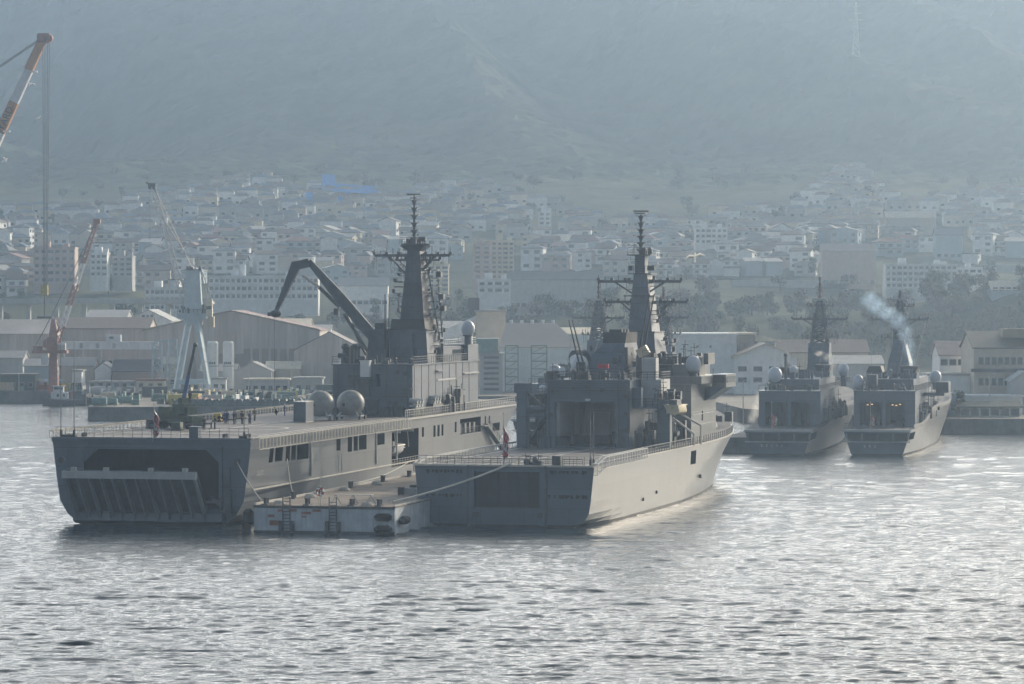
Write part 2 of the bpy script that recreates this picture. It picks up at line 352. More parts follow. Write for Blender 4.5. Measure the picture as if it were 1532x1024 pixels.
def world_prism(name, pts, z0, z1, ms, label):
    mb = MB(); n = len(pts); vs = [(x, y, z0) for x, y in pts] + [(x, y, z1) for x, y in pts]
    mb.add(vs, [tuple(range(n, 2 * n))], 0); mb.add(vs, [(i, (i + 1) % n, n + (i + 1) % n, n + i) for i in range(n)], 1)
    o = mb.build(name, ms); return tag(o, kind='structure', label=label)
QZ = 3.2
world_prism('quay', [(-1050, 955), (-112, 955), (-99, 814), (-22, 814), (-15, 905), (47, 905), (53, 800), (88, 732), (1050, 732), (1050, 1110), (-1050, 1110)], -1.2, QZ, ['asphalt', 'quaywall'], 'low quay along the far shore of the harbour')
hd = R(11.5)
def pierp(t, s): return (38.5 + t * sin(hd) + s * cos(hd), 640 + t * cos(hd) - s * sin(hd))
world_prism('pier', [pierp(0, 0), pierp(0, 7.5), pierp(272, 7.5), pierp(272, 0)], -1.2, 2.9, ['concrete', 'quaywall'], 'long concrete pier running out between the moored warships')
# ---------------------------------------------------------------- haze
def build_haze():
    mb = MB(); mb.box(-1100, 1100, -320, 3120, -2.2, 432)
    m = bpy.data.materials.new('haze_air'); m.use_nodes = True; n = m.node_tree.nodes; l = m.node_tree.links
    n.remove(n['Principled BSDF']); v = n.new('ShaderNodeVolumePrincipled')
    v.inputs['Color'].default_value = (.295, .395, .515, 1); v.inputs['Density'].default_value = HAZE; v.inputs['Anisotropy'].default_value = .70
    l.new(v.outputs[0], n['Material Output'].inputs['Volume'])
    o = mb.build('haze', m); tag(o, kind='stuff', label='pale blue winter haze over the whole harbour')
build_haze()
# ---------------------------------------------------------------- ship building
def lerpf(a, b, t): return a + (b - a) * t
def prof(pts):
    def f(z):
        if z <= pts[0][0]: return pts[0][1]
        for (a, u), (b, v) in zip(pts[:-1], pts[1:]):
            if z <= b: return lerpf(u, v, (z - a) / (b - a))
        return pts[-1][1]
    return f
def build_hull(par, L, fs, fm, Xb, topz, zl, holes_s=(), holes_p=(), topen=None, side='hull', stern='navy', rake=None, depth=3.2, tdepth=14, xs=None, deckm='deck', sternz=None, run=30, bowpow=1.8, inner='dark'):
    """shell of a ship: x forward, y to port, waterline z=0. Holes are (x0,x1,z0,z1). Returns half breadth function."""
    def hb(x, z):
        b = lerpf(fs(z), fm(z), smooth(0, run, x)) if run else fm(z)
        xb = Xb(z); Lz = L - (rake(z) if rake else 0)
        if x > xb: b *= max(0.0, 1 - min(1, (x - xb) / (L - xb)) ** bowpow)
        return b
    def ax(x, z):
        x7 = L * .72
        if x <= x7 or not rake: return x
        return x7 + (x - x7) * (L - rake(z) - x7) / (L - x7)
    base = set(xs or [0, 3, 7, 12, 18, 24, 30]) | set(float(round(v, 2)) for v in np.arange(36, L + .1, L / 34)) | {float(L)}
    mb = MB()
    for sg, holes in ((-1, holes_s), (1, holes_p)):
        X = sorted(base | {h[0] for h in holes} | {h[1] for h in holes}); Z = sorted(set(zl) | {h[2] for h in holes} | {h[3] for h in holes})
        X = [x for i, x in enumerate(X)]
        def pt(x, z, i):
            zz = z if i < len(Z) - 1 else topz(x)
            zz = min(zz, topz(x)) if i == len(Z) - 1 else zz
            return (ax(x, zz), sg * hb(x, zz), zz)
        for x0, x1 in zip(X[:-1], X[1:]):
            for i, (z0, z1) in enumerate(zip(Z[:-1], Z[1:])):
                xm, zm = (x0 + x1) / 2, (z0 + z1) / 2
                if any(h[0] < xm < h[1] and h[2] < zm < h[3] for h in holes): continue
                q = [pt(x0, z0, i), pt(x1, z0, i), pt(x1, z1, i + 1), pt(x0, z1, i + 1)]
                if sg > 0: q = q[::-1]
                mb.add(q, [(0, 1, 2, 3)], 3 if z1 <= .36 else 0)
        for h in holes:
            c = [(x, sg * hb(x, z), z) for x, z in ((h[0], h[2]), (h[1], h[2]), (h[1], h[3]), (h[0], h[3]))]; d = h[4] if len(h) > 4 else depth
            k = [(x, y - sg * d, z) for x, y, z in c]
            mb.add(c + k, [(4, 5, 6, 7), (0, 4, 7, 3), (1, 2, 6, 5), (3, 7, 6, 2), (0, 1, 5, 4)], 2)
    tz = sternz or topz(0); Z = sorted({z for z in zl if z < tz} | {tz} | ({topen[2], topen[3]} if topen else set()))
    for z0, z1 in zip(Z[:-1], Z[1:]):
        a, b = fs(z0), fs(z1); mm = 3 if z1 <= .36 else 1
        if topen and topen[2] <= (z0 + z1) / 2 <= topen[3]:
            mb.add([(0, a, z0), (0, topen[1], z0), (0, topen[1], z1), (0, b, z1)], [(0, 1, 2, 3)], mm)
            mb.add([(0, topen[0], z0), (0, -a, z0), (0, -b, z1), (0, topen[0], z1)], [(0, 1, 2, 3)], mm)
        else: mb.add([(0, a, z0), (0, -a, z0), (0, -b, z1), (0, b, z1)], [(0, 1, 2, 3)], mm)
    if topen:
        y0, y1, z0, z1 = topen
        c = [(0, y0, z0), (0, y1, z0), (0, y1, z1), (0, y0, z1)]; k = [(tdepth, y, z) for _, y, z in c]
        mb.add(c + k, [(4, 5, 6, 7), (0, 4, 7, 3), (1, 2, 6, 5), (3, 7, 6, 2), (0, 1, 5, 4)], 2)
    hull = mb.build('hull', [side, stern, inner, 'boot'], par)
    X = sorted(base); mb = MB()
    for x0, x1 in zip(X[:-1], X[1:]):
        p = [(ax(x, topz(x)), s_ * hb(x, topz(x)), topz(x) - .02) for x, s_ in ((x0, -1), (x1, -1), (x1, 1), (x0, 1))]
        mb.add(p, [(0, 1, 2, 3)])
    dk = mb.build('deck', deckm, par)
    return hb, hull, dk
def yard(mb, x, y, z, half, r=.16, brace=3.2, drop=2.2, inner=1.0, seed=1):
    q = random.Random(seed)
    mb.beam((x, y - half, z), (x, y + half, z), r * 2.1, r * 2.4)
    for sg in (-1, 1):
        mb.beam((x, y + sg * half * .62, z), (x, y + sg * inner, z - drop), r * 1.6)
        for k in range(5):
            t = half * (.35 + .65 * k / 4); h = q.uniform(.5, 1.5)
            mb.beam((x, y + sg * t, z), (x, y + sg * t, z + h), .11)
            if k % 2 == 0: mb.box(x - .22, x + .22, y + sg * t - .22, y + sg * t + .22, z + .1, z + .5)
        for t in (.55, .8, .95): mb.beam((x, y + sg * half * t, z), (x, y + sg * half * t, z - q.uniform(.8, 2.2)), .06)
def disks(mb, x, y, z0, z1, n, r):
    mb.tube((x, y, z0), (x, y, z1), .26, .14)
    for k in range(n):
        z = lerpf(z0, z1, (k + .6) / n); mb.tube((x, y, z), (x, y, z + .22), r * (1 - .35 * k / n), n=10)
        mb.tube((x, y, z - .5), (x, y, z), .2, r * .6, n=8)
        for a in range(4): mb.beam((x, y, z + .1), (x + cos(a * 1.57 + k) * r * 1.25, y + sin(a * 1.57 + k) * r * 1.25, z + .3), .07)
def clutter(mb, x0, x1, y0, y1, z, n, hmax, seed):
    q = random.Random(seed)
    for _ in range(n):
        x = q.uniform(x0, x1); y = q.uniform(y0, y1); h = q.uniform(.3, 1) * hmax; a = q.uniform(.15, .6); b = q.uniform(.15, .6); k = q.random()
        if k < .35: mb.box(x - a, x + a, y - b, y + b, z, z + h)
        elif k < .6: mb.tube((x, y, z), (x, y, z + h), a * .6, n=8); mb.ball((x, y, z + h), a * .7, nu=8, nv=6)
        elif k < .85: mb.beam((x, y, z), (x, y, z + h * 1.9), .09); mb.beam((x, y - .5, z + h * 1.5), (x, y + .5, z + h * 1.5), .09)
        else: mb.tube((x, y - b, z + h * .6), (x, y + b, z + h * .6), .35, n=8); mb.box(x - .12, x + .12, y - .12, y + .12, z, z + h * .6)
def net_walk(mb, pts, w, sg, drop=1.3):
    """folding safety net frames that hang outboard of a deck edge"""
    for a, b in zip(pts[:-1], pts[1:]):
        a = Vector(a); b = Vector(b); L = (b - a).length; n = max(1, int(L / 1.5)); o = Vector((0, sg * w, 0))
        mb.beam(a + o, b + o, .16, .12); mb.beam(a, b, .1, .22)
        mb.beam(a + o + Vector((0, 0, -drop)), b + o + Vector((0, 0, -drop)), .09)
        for i in range(n + 1):
            p = a + (b - a) * i / n; mb.beam(p + o, p + o + Vector((0, 0, -drop)), .2, .07); mb.beam(p, p + o, .08); mb.beam(p + o + Vector((0, 0, -drop)), p + Vector((0, 0, -drop)), .06)
def flagstaff(par, x, y, z, h, fz, fh):
    mb = MB(); mb.tube((x, y, z), (x, y, z + h), .07, .04); mb.ball((x, y, z + h), .1, nu=8, nv=6); st = mb.build('flagstaff', 'lgrey', par)
    mb = MB(); n = 15; q = random.Random(int(h * 10))
    rows = [(0, .10), (.12, .42), (.3, .62), (.48, .5), (.62, .68), (.8, .5), (.93, .34), (1, .1)]
    for k in range(n):                      # limp ensign hanging in folds beside its staff, red and white rays
        for (t0, w0), (t1, w1) in zip(rows[:-1], rows[1:]):
            f = lambda t, w_, kk: (x + .13 * (kk % 2) - .06 + .05 * sin(t * 9), y + .04 - w_ * kk / n * 1.25 - .12 * sin(t * 5 + kk), z + fz + fh * (1 - t) - kk * .035)
            m_ = 0 if (k + int(t0 * 9)) % 3 != 1 else 1
            v = [f(t0, w0, k), f(t0, w0, k + 1), f(t1, w1, k + 1), f(t1, w1, k)]
            mb.add(v, [(0, 1, 2, 3)], m_); mb.add([(a + .015, b, c) for a, b, c in v], [(3, 2, 1, 0)], m_)
    mb.build('ensign', ['red', 'white'], st)
def radome(par, x, y, z, r, ped=1.0, m='radome', tall=1.0):
    mb = MB(); mb.tube((x, y, z), (x, y, z + ped), r * .55, r * .5, n=12); mb.tube((x, y, z + ped), (x, y, z + ped + .15), r * .8, n=16)
    st = mb.build('radome_pedestal', 'navy2', par); mb = MB(); mb.ball((x, y, z + ped + r * tall * .95), r, (1, 1, tall), 24, 16); mb.build('radome', m, st)
def lattice(mb, x, y, z0, z1, w0, w1, n, r=.16):
    c = [(-1, -1), (1, -1), (1, 1), (-1, 1)]
    for k in range(n):
        a, b = lerpf(z0, z1, k / n), lerpf(z0, z1, (k + 1) / n); wa, wb = lerpf(w0, w1, k / n), lerpf(w0, w1, (k + 1) / n)
        for i in range(4):
            p, q_ = c[i], c[(i + 1) % 4]; A = (x + p[0] * wa, y + p[1] * wa, a); B = (x + p[0] * wb, y + p[1] * wb, b)
            mb.beam(A, B, r * 1.5); mb.beam(A, (x + q_[0] * wb, y + q_[1] * wb, b), r); mb.beam((x + q_[0] * wa, y + q_[1] * wa, a), B, r * .8); mb.beam(B, (x + q_[0] * wb, y + q_[1] * wb, b), r)
def doors(par, specs, m='dgrey', name='door'):
    for (x, y, z, w, h, ax_) in specs:
        mb = MB()
        if ax_ == 'x': mb.box(x - .06, x + .04, y - w / 2, y + w / 2, z, z + h); mb.box(x - .12, x - .06, y + w * .3, y + w * .36, z + h * .4, z + h * .55)
        else: mb.box(x - w / 2, x + w / 2, y - .06, y + .06, z, z + h); mb.box(x + w * .3, x + w * .36, y - .12, y - .06, z + h * .4, z + h * .55)
        mb.build(name, m, par)
def text(par, s, loc, size, m, rot, name='lettering', ext=.02):
    cu = bpy.data.curves.new(name, 'FONT'); cu.body = s; cu.size = size; cu.extrude = ext; cu.align_x = 'CENTER'; cu.align_y = 'CENTER'
    t = bpy.data.objects.new(name, cu); C.objects.link(t); t.location = loc; t.rotation_euler = rot
    bpy.context.view_layer.update()
    me = bpy.data.meshes.new_from_object(t.evaluated_get(bpy.context.evaluated_depsgraph_get())); o = bpy.data.objects.new(name, me)
    C.objects.link(o); o.location = loc; o.rotation_euler = rot; o.parent = par; bpy.data.objects.remove(t); me.materials.clear(); me.materials.append(M[m]); return o
def canister_row(par, x, y, z, n, m='white'):
    for k in range(n):
        mb = MB(); mb.tube((x + k * 1.6, y - .1, z), (x + k * 1.6, y + 1.2, z + .25), .36, n=12); mb.tube((x + k * 1.6, y + .4, z), (x + k * 1.6, y + .5, z), .39, n=12)
        mb.box(x + k * 1.6 - .4, x + k * 1.6 + .4, y, y + 1.1, z - .75, z - .4); mb.build('life_raft_canister', m, par)
def mast_clutter(mb, x0, x1, yc, z0, z1, w0, w1, n, seed):
    q = random.Random(seed)
    for _ in range(n):
        t = q.random(); z = lerpf(z0, z1, t); w = lerpf(w0, w1, t); sg = q.choice((-1, 1)); x = q.uniform(x0, x1); y = yc + sg * w; L = q.uniform(.5, 1.5)
        mb.box(x - .25, x + .25, min(y, y + sg * L), max(y, y + sg * L), z, z + .1); k = q.random()
        if k < .4: mb.box(x - .2, x + .2, y + sg * L - .2, y + sg * L + .2, z + .1, z + q.uniform(.4, .9))
        elif k < .7: mb.beam((x, y + sg * L, z - .6), (x, y + sg * L, z + q.uniform(1, 2.2)), .08)
        else: mb.tube((x, y + sg * L, z + .1), (x, y + sg * L, z + .5), .28, n=8)
    for k in range(int((z1 - z0) / 1.1)):
        z = z0 + k * 1.1; w = lerpf(w0, w1, (z - z0) / (z1 - z0)); mb.box(x0 - .12, x0, yc - w * .5, yc - w * .5 + .5, z, z + .07)
# ---------------------------------------------------------------- landing ship
DZ = 10.9
LST = empty('landing_ship', (-45, 435, 0), pi / 2 - R(12.6), 'long flat-decked grey landing ship with an open stern ramp and folded deck crane', 'ship')
fs = prof([(-1, 8.2), (0, 9.4), (.35, 9.8), (1.3, 11.0), (3, 12.0), (6, 12.45), (11, 13.05)])
fm = prof([(-1, 12.4), (0, 12.6), (.35, 12.65), (3, 12.9), (4.5, 13.0), (11, 13.05)])
holes = [(8.5, 10.2, 7.5, 9.3, 1.6), (11, 14.3, 7.5, 9.3, 1.6), (15.6, 17.4, 7.4, 9.3, 1.6), (18, 20, 7.4, 9.3, 1.6), (20.6, 25.8, 7.3, 9.3, 1.6), (39.4, 41.5, 7.7, 9.3, 1.4), (45.2, 47.4, 7.3, 9.4, 1.6),
         (48.2, 50.4, 7.3, 9.4, 1.6), (51.0, 55.1, 7.3, 9.4, 1.6), (60.9, 65, 7.6, 9.2, 1.6), (69.1, 84.8, 4.1, 9.2, 4.2), (86.8, 88, 7.8, 9.2, .8), (93.9, 95.2, 7.5, 9.2, .5), (96.4, 97.8, 7.5, 9.2, .5), (99, 100.2, 7.5, 9.2, .5),
         (107.6, 108.8, 7.7, 9.3, .8), (111.1, 125.2, 7.2, 9.6, 3.5), (128, 129, 8.2, 9.5, .8), (131, 132, 8.2, 9.5, .8), (134, 139.6, 6.9, 8.2, 2)]
hbL, o, dk = build_hull(LST, 178, fs, fm, prof([(0, 122), (4, 132), (11, 152)]), lambda x: DZ, [-1, 0, .35, 1.3, 3, 4.5, 6, 7.5, 9.3, 10.2, DZ],
           holes_s=holes, topen=(-8.85, 8.85, 1.9, 9.45), rake=prof([(0, 14), (6, 5), (11, 0)]), tdepth=26, sternz=DZ)
mb = MB()   # painted deck markings, knuckle rubbing strake, plate seams
mb.box(9, 120, -.16, .16, DZ + .004, DZ + .012)
for x0 in (14, 52): 
    mb.box(x0, x0 + .3, -11, 11, DZ + .004, DZ + .012)
for k in range(40):
    a = 2 * pi * k / 40; b = 2 * pi * (k + 1) / 40; c = (33, 0)
    mb.add([(c[0] + r * cos(t), c[1] + r * sin(t), DZ + .016) for r, t in ((7.6, a), (8.0, a), (8.0, b), (7.6, b))], [(0, 1, 2, 3)])
mb.box(9, 80, -11.3, -11.0, DZ + .004, DZ + .012); mb.box(9, 80, 11.0, 11.3, DZ + .004, DZ + .012); mb.box(1.2, 1.6, -12.2, 12.2, DZ + .004, DZ + .012)
mb.build('deck_marking', 'line', dk)
mb = MB(); mb.box(.4, 122, -13.16, -12.9, 4.42, 4.58); mb.build('rubbing_strake', 'rail', LST)
mb = MB()   # stern lip, corner gussets of the ramp opening, frame, fairleads
mb.box(-.35, .0, -13, 13, DZ - .55, DZ - .12); mb.box(-.22, 0, -9.3, -8.85, 1.7, 9.9); mb.box(-.22, 0, 8.85, 9.3, 1.7, 9.9); mb.box(-.22, -.003, -9.3, 9.3, 9.45, 9.9)
for sg in (-1, 1): mb.add([(.05, sg * 8.84, 9.44), (.05, sg * 7.1, 9.44), (.05, sg * 8.84, 7.8), (.35, sg * 8.84, 9.44), (.35, sg * 7.1, 9.44), (.35, sg * 8.84, 7.8)], [(0, 1, 2), (5, 4, 3), (1, 4, 5, 2)])
for y in (-4.2, 0, 5.4): mb.box(-.5, -.1, y - .35, y + .35, DZ - .5, DZ + .05)
mb.build('stern_frame', 'navy', LST)
mb = MB()
for y in (-11.2, 11.8):
    mb.tube((-.12, y, 8.0), (.1, y, 8.0), .42, n=14); mb.tube((-.16, y, 8.0), (-.1, y, 8.0), .25, n=12)
mb.build('fairlead', 'dgrey', LST)
M['steel_mid'] = mat('ramp_stiffener_paint', (.20, .23, .26), .55, var=.15)
# hinged stern ramp leaning out over the water
hx, hz, tx, tz_ = -.3, 1.2, -5.6, 6.9
d = Vector((tx - hx, 0, tz_ - hz)); dn = d.normalized(); nrm = Vector((-dn.z, 0, dn.x)) * 1.0
mb = MB()
def rp(t, y, off): p = Vector((hx, y, hz)) + d * t + nrm * off; return tuple(p)
RY0, RY1 = -7.7, 9.6
mb.add([rp(0, RY0, 0), rp(0, RY1, 0), rp(1, RY1, 0), rp(1, RY0, 0), rp(0, RY0, -.25), rp(0, RY1, -.25), rp(1, RY1, -.25), rp(1, RY0, -.25)], [(0, 1, 2, 3), (7, 6, 5, 4), (0, 3, 7, 4), (1, 5, 6, 2), (3, 2, 6, 7), (0, 4, 5, 1)])
sg_ = mb.build('stern_ramp', 'dgrey', LST)
mb = MB()
for k in range(12):
    y = lerpf(RY0 + .25, RY1 - .4, k / 11)
    mb.add([rp(0, y, 0), rp(0, y + .22, 0), rp(1, y + .22, 0), rp(1, y, 0), rp(0, y, .95), rp(0, y + .22, .95), rp(1, y + .22, .6), rp(1, y, .6)], [(4, 5, 6, 7), (0, 4, 7, 3), (1, 2, 6, 5)])
for t in (.03,): mb.add([rp(t, RY0, 0), rp(t, RY1, 0), rp(t + .03, RY1, 0), rp(t + .03, RY0, 0), rp(t, RY0, .5), rp(t, RY1, .5), rp(t + .03, RY1, .5), rp(t + .03, RY0, .5)], [(4, 5, 6, 7), (0, 4, 5, 1), (3, 2, 6, 7)])
mb.build('stiffener', 'steel_mid', sg_)
mb = MB(); a, b = Vector(rp(.97, RY0, .35)), Vector(rp(.97, RY1, .35)); mb.beam(a, b, .75, .9)
for y in (-6.4, -2, 3.8, 8): p = rp(1.05, y, .3); mb.box(p[0] - .3, p[0] + .3, y - .3, y + .3, p[2], p[2] + .45)
mb.build('ramp_lip', 'lgrey', sg_)
mb = MB(); mb.prismy([(-.02, 0.1), (-1.2, .55), (-1.1, 1.5), (-.02, 2.1)], -9.6, 9.9); mb.build('ramp_sill', 'navy', LST)
mb = MB(); mb.beam((-.6, -9.2, 2.6), (-1.2, -8.2, 3.6), .5); mb.tube((-.3, -9.5, 3.2), (-1.6, -7.6, 2.9), .3, n=8); mb.box(-.8, -.05, -10.6, -9.6, 1.6, 4.6); mb.box(-.3, -.02, -10.3, -9.4, 4.7, 7.2); mb.tube((-.4, -8.4, 1.6), (-.4, -10.4, 2.2), .2); mb.build('ramp_hydraulics', 'dgrey', LST)
# railings & nets
mb = MB(); rail(mb, [(.2, -12.6, DZ), (.2, 12.6, DZ)], h=1.25, sp=1.25, r=.035, post=.05); mb.build('stern_railing', 'dgrey', LST)
mb = MB(); pts = [(0, -13.05, DZ), (76, -13.05, DZ)]; net_walk(mb, pts, 1.0, -1, 1.35); mb.build('safety_net', 'rail', LST)
mb = MB(); rail(mb, [(77, -13.0, DZ), (150, -13.0, DZ)], h=1.15, sp=1.3, r=.05, post=.12); mb.box(77, 150, -13.35, -13.08, DZ - .3, DZ - .1); mb.build('side_railing', 'rail', LST)
mb = MB(); net_walk(mb, [(0, 13.05, DZ + .8), (150, 13.05, DZ + .8)], .3, 1, .9); rail(mb, [(0, 12.9, DZ), (150, 12.9, DZ)], h=.9, sp=1.8); mb.build('side_railing', 'rail', LST)
mb = MB(); mb.box(.1, 1.5, -6.1, -4.9, DZ, DZ + 1.35); mb.box(.05, 1.6, -6.2, -4.8, DZ + 1.35, DZ + 1.42); mb.build('deck_locker', 'navy2', LST)
mb = MB()
for y in (11.4, 10.7, -11.8): mb.box(.5, 1.3, y - .5, y + .5, DZ, DZ + .3); 
for y in (-9, -12, 9.5): mb.tube((1.6, y, DZ), (1.6, y, DZ + .5), .25); mb.tube((2.4, y, DZ), (2.4, y, DZ + .5), .25)
mb.build('bollard', 'dgrey', LST)
for x, y, h in ((.6, 12.1, 12.5), (.6, 10.35, 12.3), (.6, -11.9, 6.0)):
    mb = MB(); mb.tube((x, y, DZ), (x, y, DZ + h * .5), .06, .05, n=6); mb.tube((x, y, DZ + h * .5), (x, y, DZ + h), .045, .02, n=6); mb.tube((x, y, DZ), (x, y, DZ + .8), .16, n=8); mb.build('whip_antenna', 'dgrey', LST)
flagstaff(LST, .5, -.2, DZ, 4.2, .5, 3.0)
# island superstructure
Z2 = 18.4
mb = MB()
AFT = 85.2
mb.wall((AFT, .2), (AFT, -12), DZ, Z2, [(1.2, 3.4, DZ + .1, DZ + 2.4), (6.5, 7.3, DZ + 4.3, DZ + 6.2)], 1.0, (1, 0), 0, 1)
mb.wall((AFT, -12), (127.7, -12), DZ, Z2, [(29, 33.5, DZ + .1, DZ + 2.2), (24, 24.8, DZ + 2.5, DZ + 4)], 1.0, (0, 1), 0, 1)
mb.wall((127.7, -12), (127.7, .2), DZ, Z2, [], 1, (-1, 0)); mb.wall((127.7, .2), (AFT, .2), DZ, Z2, [], 1, (0, -1))
mb.box(AFT - .25, 127.9, -12.25, .4, Z2, Z2 + .18); mb.box(AFT - .1, AFT, -12.1, .3, DZ + 3.9, DZ + 4.05)
isl = mb.build('superstructure', ['navy2', 'dark'], LST)
mb = MB(); rail(mb, [(AFT, .3, Z2 + .18), (AFT, -12, Z2 + .18), (127, -12, Z2 + .18)], h=1.1, sp=1.4, r=.05, post=.07); mb.build('roof_railing', 'dgrey', isl)
mb = MB(); mb.box(AFT - .8, AFT, -7.0, -1.2, DZ, DZ + 2.5); mb.box(AFT - 1.4, AFT, -10, -7.3, DZ, DZ + 1.2); clutter(mb, AFT - 3, AFT - .5, -11.5, 0, DZ, 22, 1.8, 4); mb.build('deck_equipment', 'dgrey', LST)
mb = MB(); mb.box(AFT - .9, AFT, -5.6, -3.9, Z2 - 4.6, Z2 - 1.9); mb.build('store_box', 'dgrey', isl)
mb = MB(); mb.box(AFT - 1.2, AFT - .02, -5.7, -4.3, Z2 - 1.7, Z2 + .6); mb.box(AFT - 1.25, AFT, -5.8, -4.2, Z2 + .6, Z2 + .75); mb.build('white_locker', 'white', isl)
mb = MB(); clutter(mb, AFT + 1, AFT + 10, -2.5, -.3, Z2 + .18, 16, 2.6, 11); clutter(mb, AFT + .5, AFT + 6, -11, -3, Z2 + .18, 12, 1.4, 12); 
for x, y in ((AFT + 4, -.6), (AFT + 4, -2.1), (AFT + 8, -1.4)): mb.tube((x, y, Z2), (x, y, Z2 + 2.6), .45, .4, n=10); mb.ball((x, y, Z2 + 2.7), .62, (1, 1, .8), 10, 8)
mb.build('ventilator', 'dgrey', isl)
mb = MB(); clutter(mb, 108, 126, -11.5, -1, Z2 + .18, 34, 2.4, 13); mb.box(106, 118, -11.6, -3, Z2, Z2 + 2.5); mb.box(120, 127, -12.2, -6, Z2, Z2 + 2.7); mb.box(112, 117, -9, -5, Z2 + 2.5, Z2 + 4.2); mb.build('bridge_house', 'navy2', isl)
mb = MB(); rail(mb, [(106, -11.8, Z2 + 2.5), (127, -11.8, Z2 + 2.7)], sp=1.3, r=.06); 
for k in range(4): mb.box(113, 113.2, -9.2, -5.4, Z2 + 2.8 + k * .5, Z2 + 3.0 + k * .5)
mb.build('bridge_railing', 'lgrey', isl)
mb = MB(); mb.box(104.9, 106, -11.2, -8.5, Z2 + .4, Z2 + 2.3); mb.box(112, 119.5, -11.66, -11.6, Z2 + 1.1, Z2 + 2.0); mb.build('window', 'glass', isl)
# tower block, funnel band and plated mast
mb = MB(); mb.frus((99, 108, -10.9, -4.4), (99.5, 107.5, -10.5, -4.7), Z2, 23.7); mb.box(98.4, 100, -8.6, -6.4, Z2, Z2 + 4.6); twr = mb.build('mast_house', 'navy2', LST)
mb = MB(); mb.frus((99.3, 107, -10.4, -4.9), (99.5, 106.8, -10.2, -5.1), 23.7, 25.2); mb.box(99.1, 104, -10.7, -4.6, 23.55, 23.7); mb.build('funnel_top', 'black', twr)
mb = MB(); mb.frus((100, 105.5, -10.1, -6.2), (101.6, 104.2, -8.9, -7.1), 24, 36.4)
mst = mb.build('mast', 'mastd', LST)
mb = MB(); mb.tube((102.9, -8, 36.4), (102.9, -8, 36.7), 2.2, 2.3, n=14); mb.frus((102, 103.8, -8.6, -7.4), (100.8, 105, -10, -6), 35.2, 36.4)
rail(mb, [(101, -10, 36.7), (101, -6, 36.7), (105, -6, 36.7)], h=.9, sp=.9); mb.box(100.9, 101.8, -10.3, -9.2, 32.8, 33); mb.box(98.8, 101.8, -6.3, -5.6, 30, 30.15); clutter(mb, 101.5, 104.5, -9.4, -6.6, 36.7, 8, 1.3, 3)
mb.build('mast_platform', 'dgrey', mst)
mb = MB(); yard(mb, 102.2, -7.7, 34.9, 6.0, r=.17, drop=2.9, inner=1.0, seed=2); yard(mb, 103.6, -7.7, 34.2, 4.0, r=.12, drop=1.5, seed=5); mb.build('yardarm', 'dgrey', mst)
mb = MB(); disks(mb, 102.9, -7.8, 36.7, 43.6, 6, .62); mb.box(102.2, 103.6, -8.3, -7.3, 43.6, 43.75); mb.box(102.5, 103.3, -8.9, -6.7, 44.15, 44.35); mb.tube((102.9, -7.8, 43.7), (102.9, -7.8, 44.2), .12); mb.build('topmast', 'dgrey', mst)
mb = MB(); mb.tube((106, -11, Z2 + 4), (103.6, -9.4, 35), .13, n=6); mb.tube((107, -11.2, Z2 + 4), (105.6, -10.8, 33), .12, n=6)
for k in range(9): z = 23 + k * 1.2; mb.box(104.5, 106.5, -11.9 + k * .12, -10 + k * .1, z, z + .12); mb.beam((105.5, -11.7 + k * .12, z), (105.5, -11.7 + k * .12, z + 1), .09)
for z, y in ((31.6, -11), (28.2, -11.4), (26.4, -11.6)): mb.box(104.8, 106, y - .5, y + .3, z, z + .8)
mb.build('mast_ladder', 'dgrey', mst)
for y, z1 in ((-4.9, 29), (-4.3, 29)):
    mb = MB(); mb.tube((98.6, y, Z2), (98.6, y, z1), .11, .07, n=6); mb.build('whip_antenna', 'black', LST)
radome(LST, 119.5, -12.3, Z2 + 2.7, 1.1, 1.3, tall=1.15)
canister_row(LST, 84.5, -12.9, 13.0, 3, 'lgrey'); canister_row(LST, 95.5, -12.9, 13.2, 3, 'lgrey')
mb = MB(); mb.box(83, 89, -13, -12, 11.9, 12.3); mb.box(94, 100, -13, -12, 12.1, 12.5); mb.box(82, 84, -12.9, -12.2, DZ, 12); mb.box(112, 114, -12.9, -11.9, DZ, DZ + 3.4); clutter(mb, 104, 116, -12.9, -12.1, DZ, 20, 2.6, 21); mb.build('raft_rack', 'dgrey', LST)
mb = MB()
for k in range(9): mb.box(AFT + 1 + k * 4.4, AFT + 1.06 + k * 4.4, -12.06, -12.0, DZ, Z2)
mb.box(AFT, 127, -12.08, -12.0, DZ + 5.1, DZ + 5.2); mb.box(AFT + 14, AFT + 19, -12.5, -12, Z2 - 1.2, Z2 - 1.0); mb.build('plate_seam', 'navy2', isl)
mb = MB(); mb.box(100.5, 112, -12.12, -12.0, Z2 - 2.6, Z2 - 2.35); mb.box(117, 127, -12.4, -12, Z2 - 1.9, Z2 - 1.75); mb.build('pipe_run', 'lgrey', isl)
doors(isl, [(AFT, -9.4, DZ + .15, 1.1, 2.0, 'x'), (AFT, -2.6, DZ + 4.2, 1.0, 1.9, 'x')])
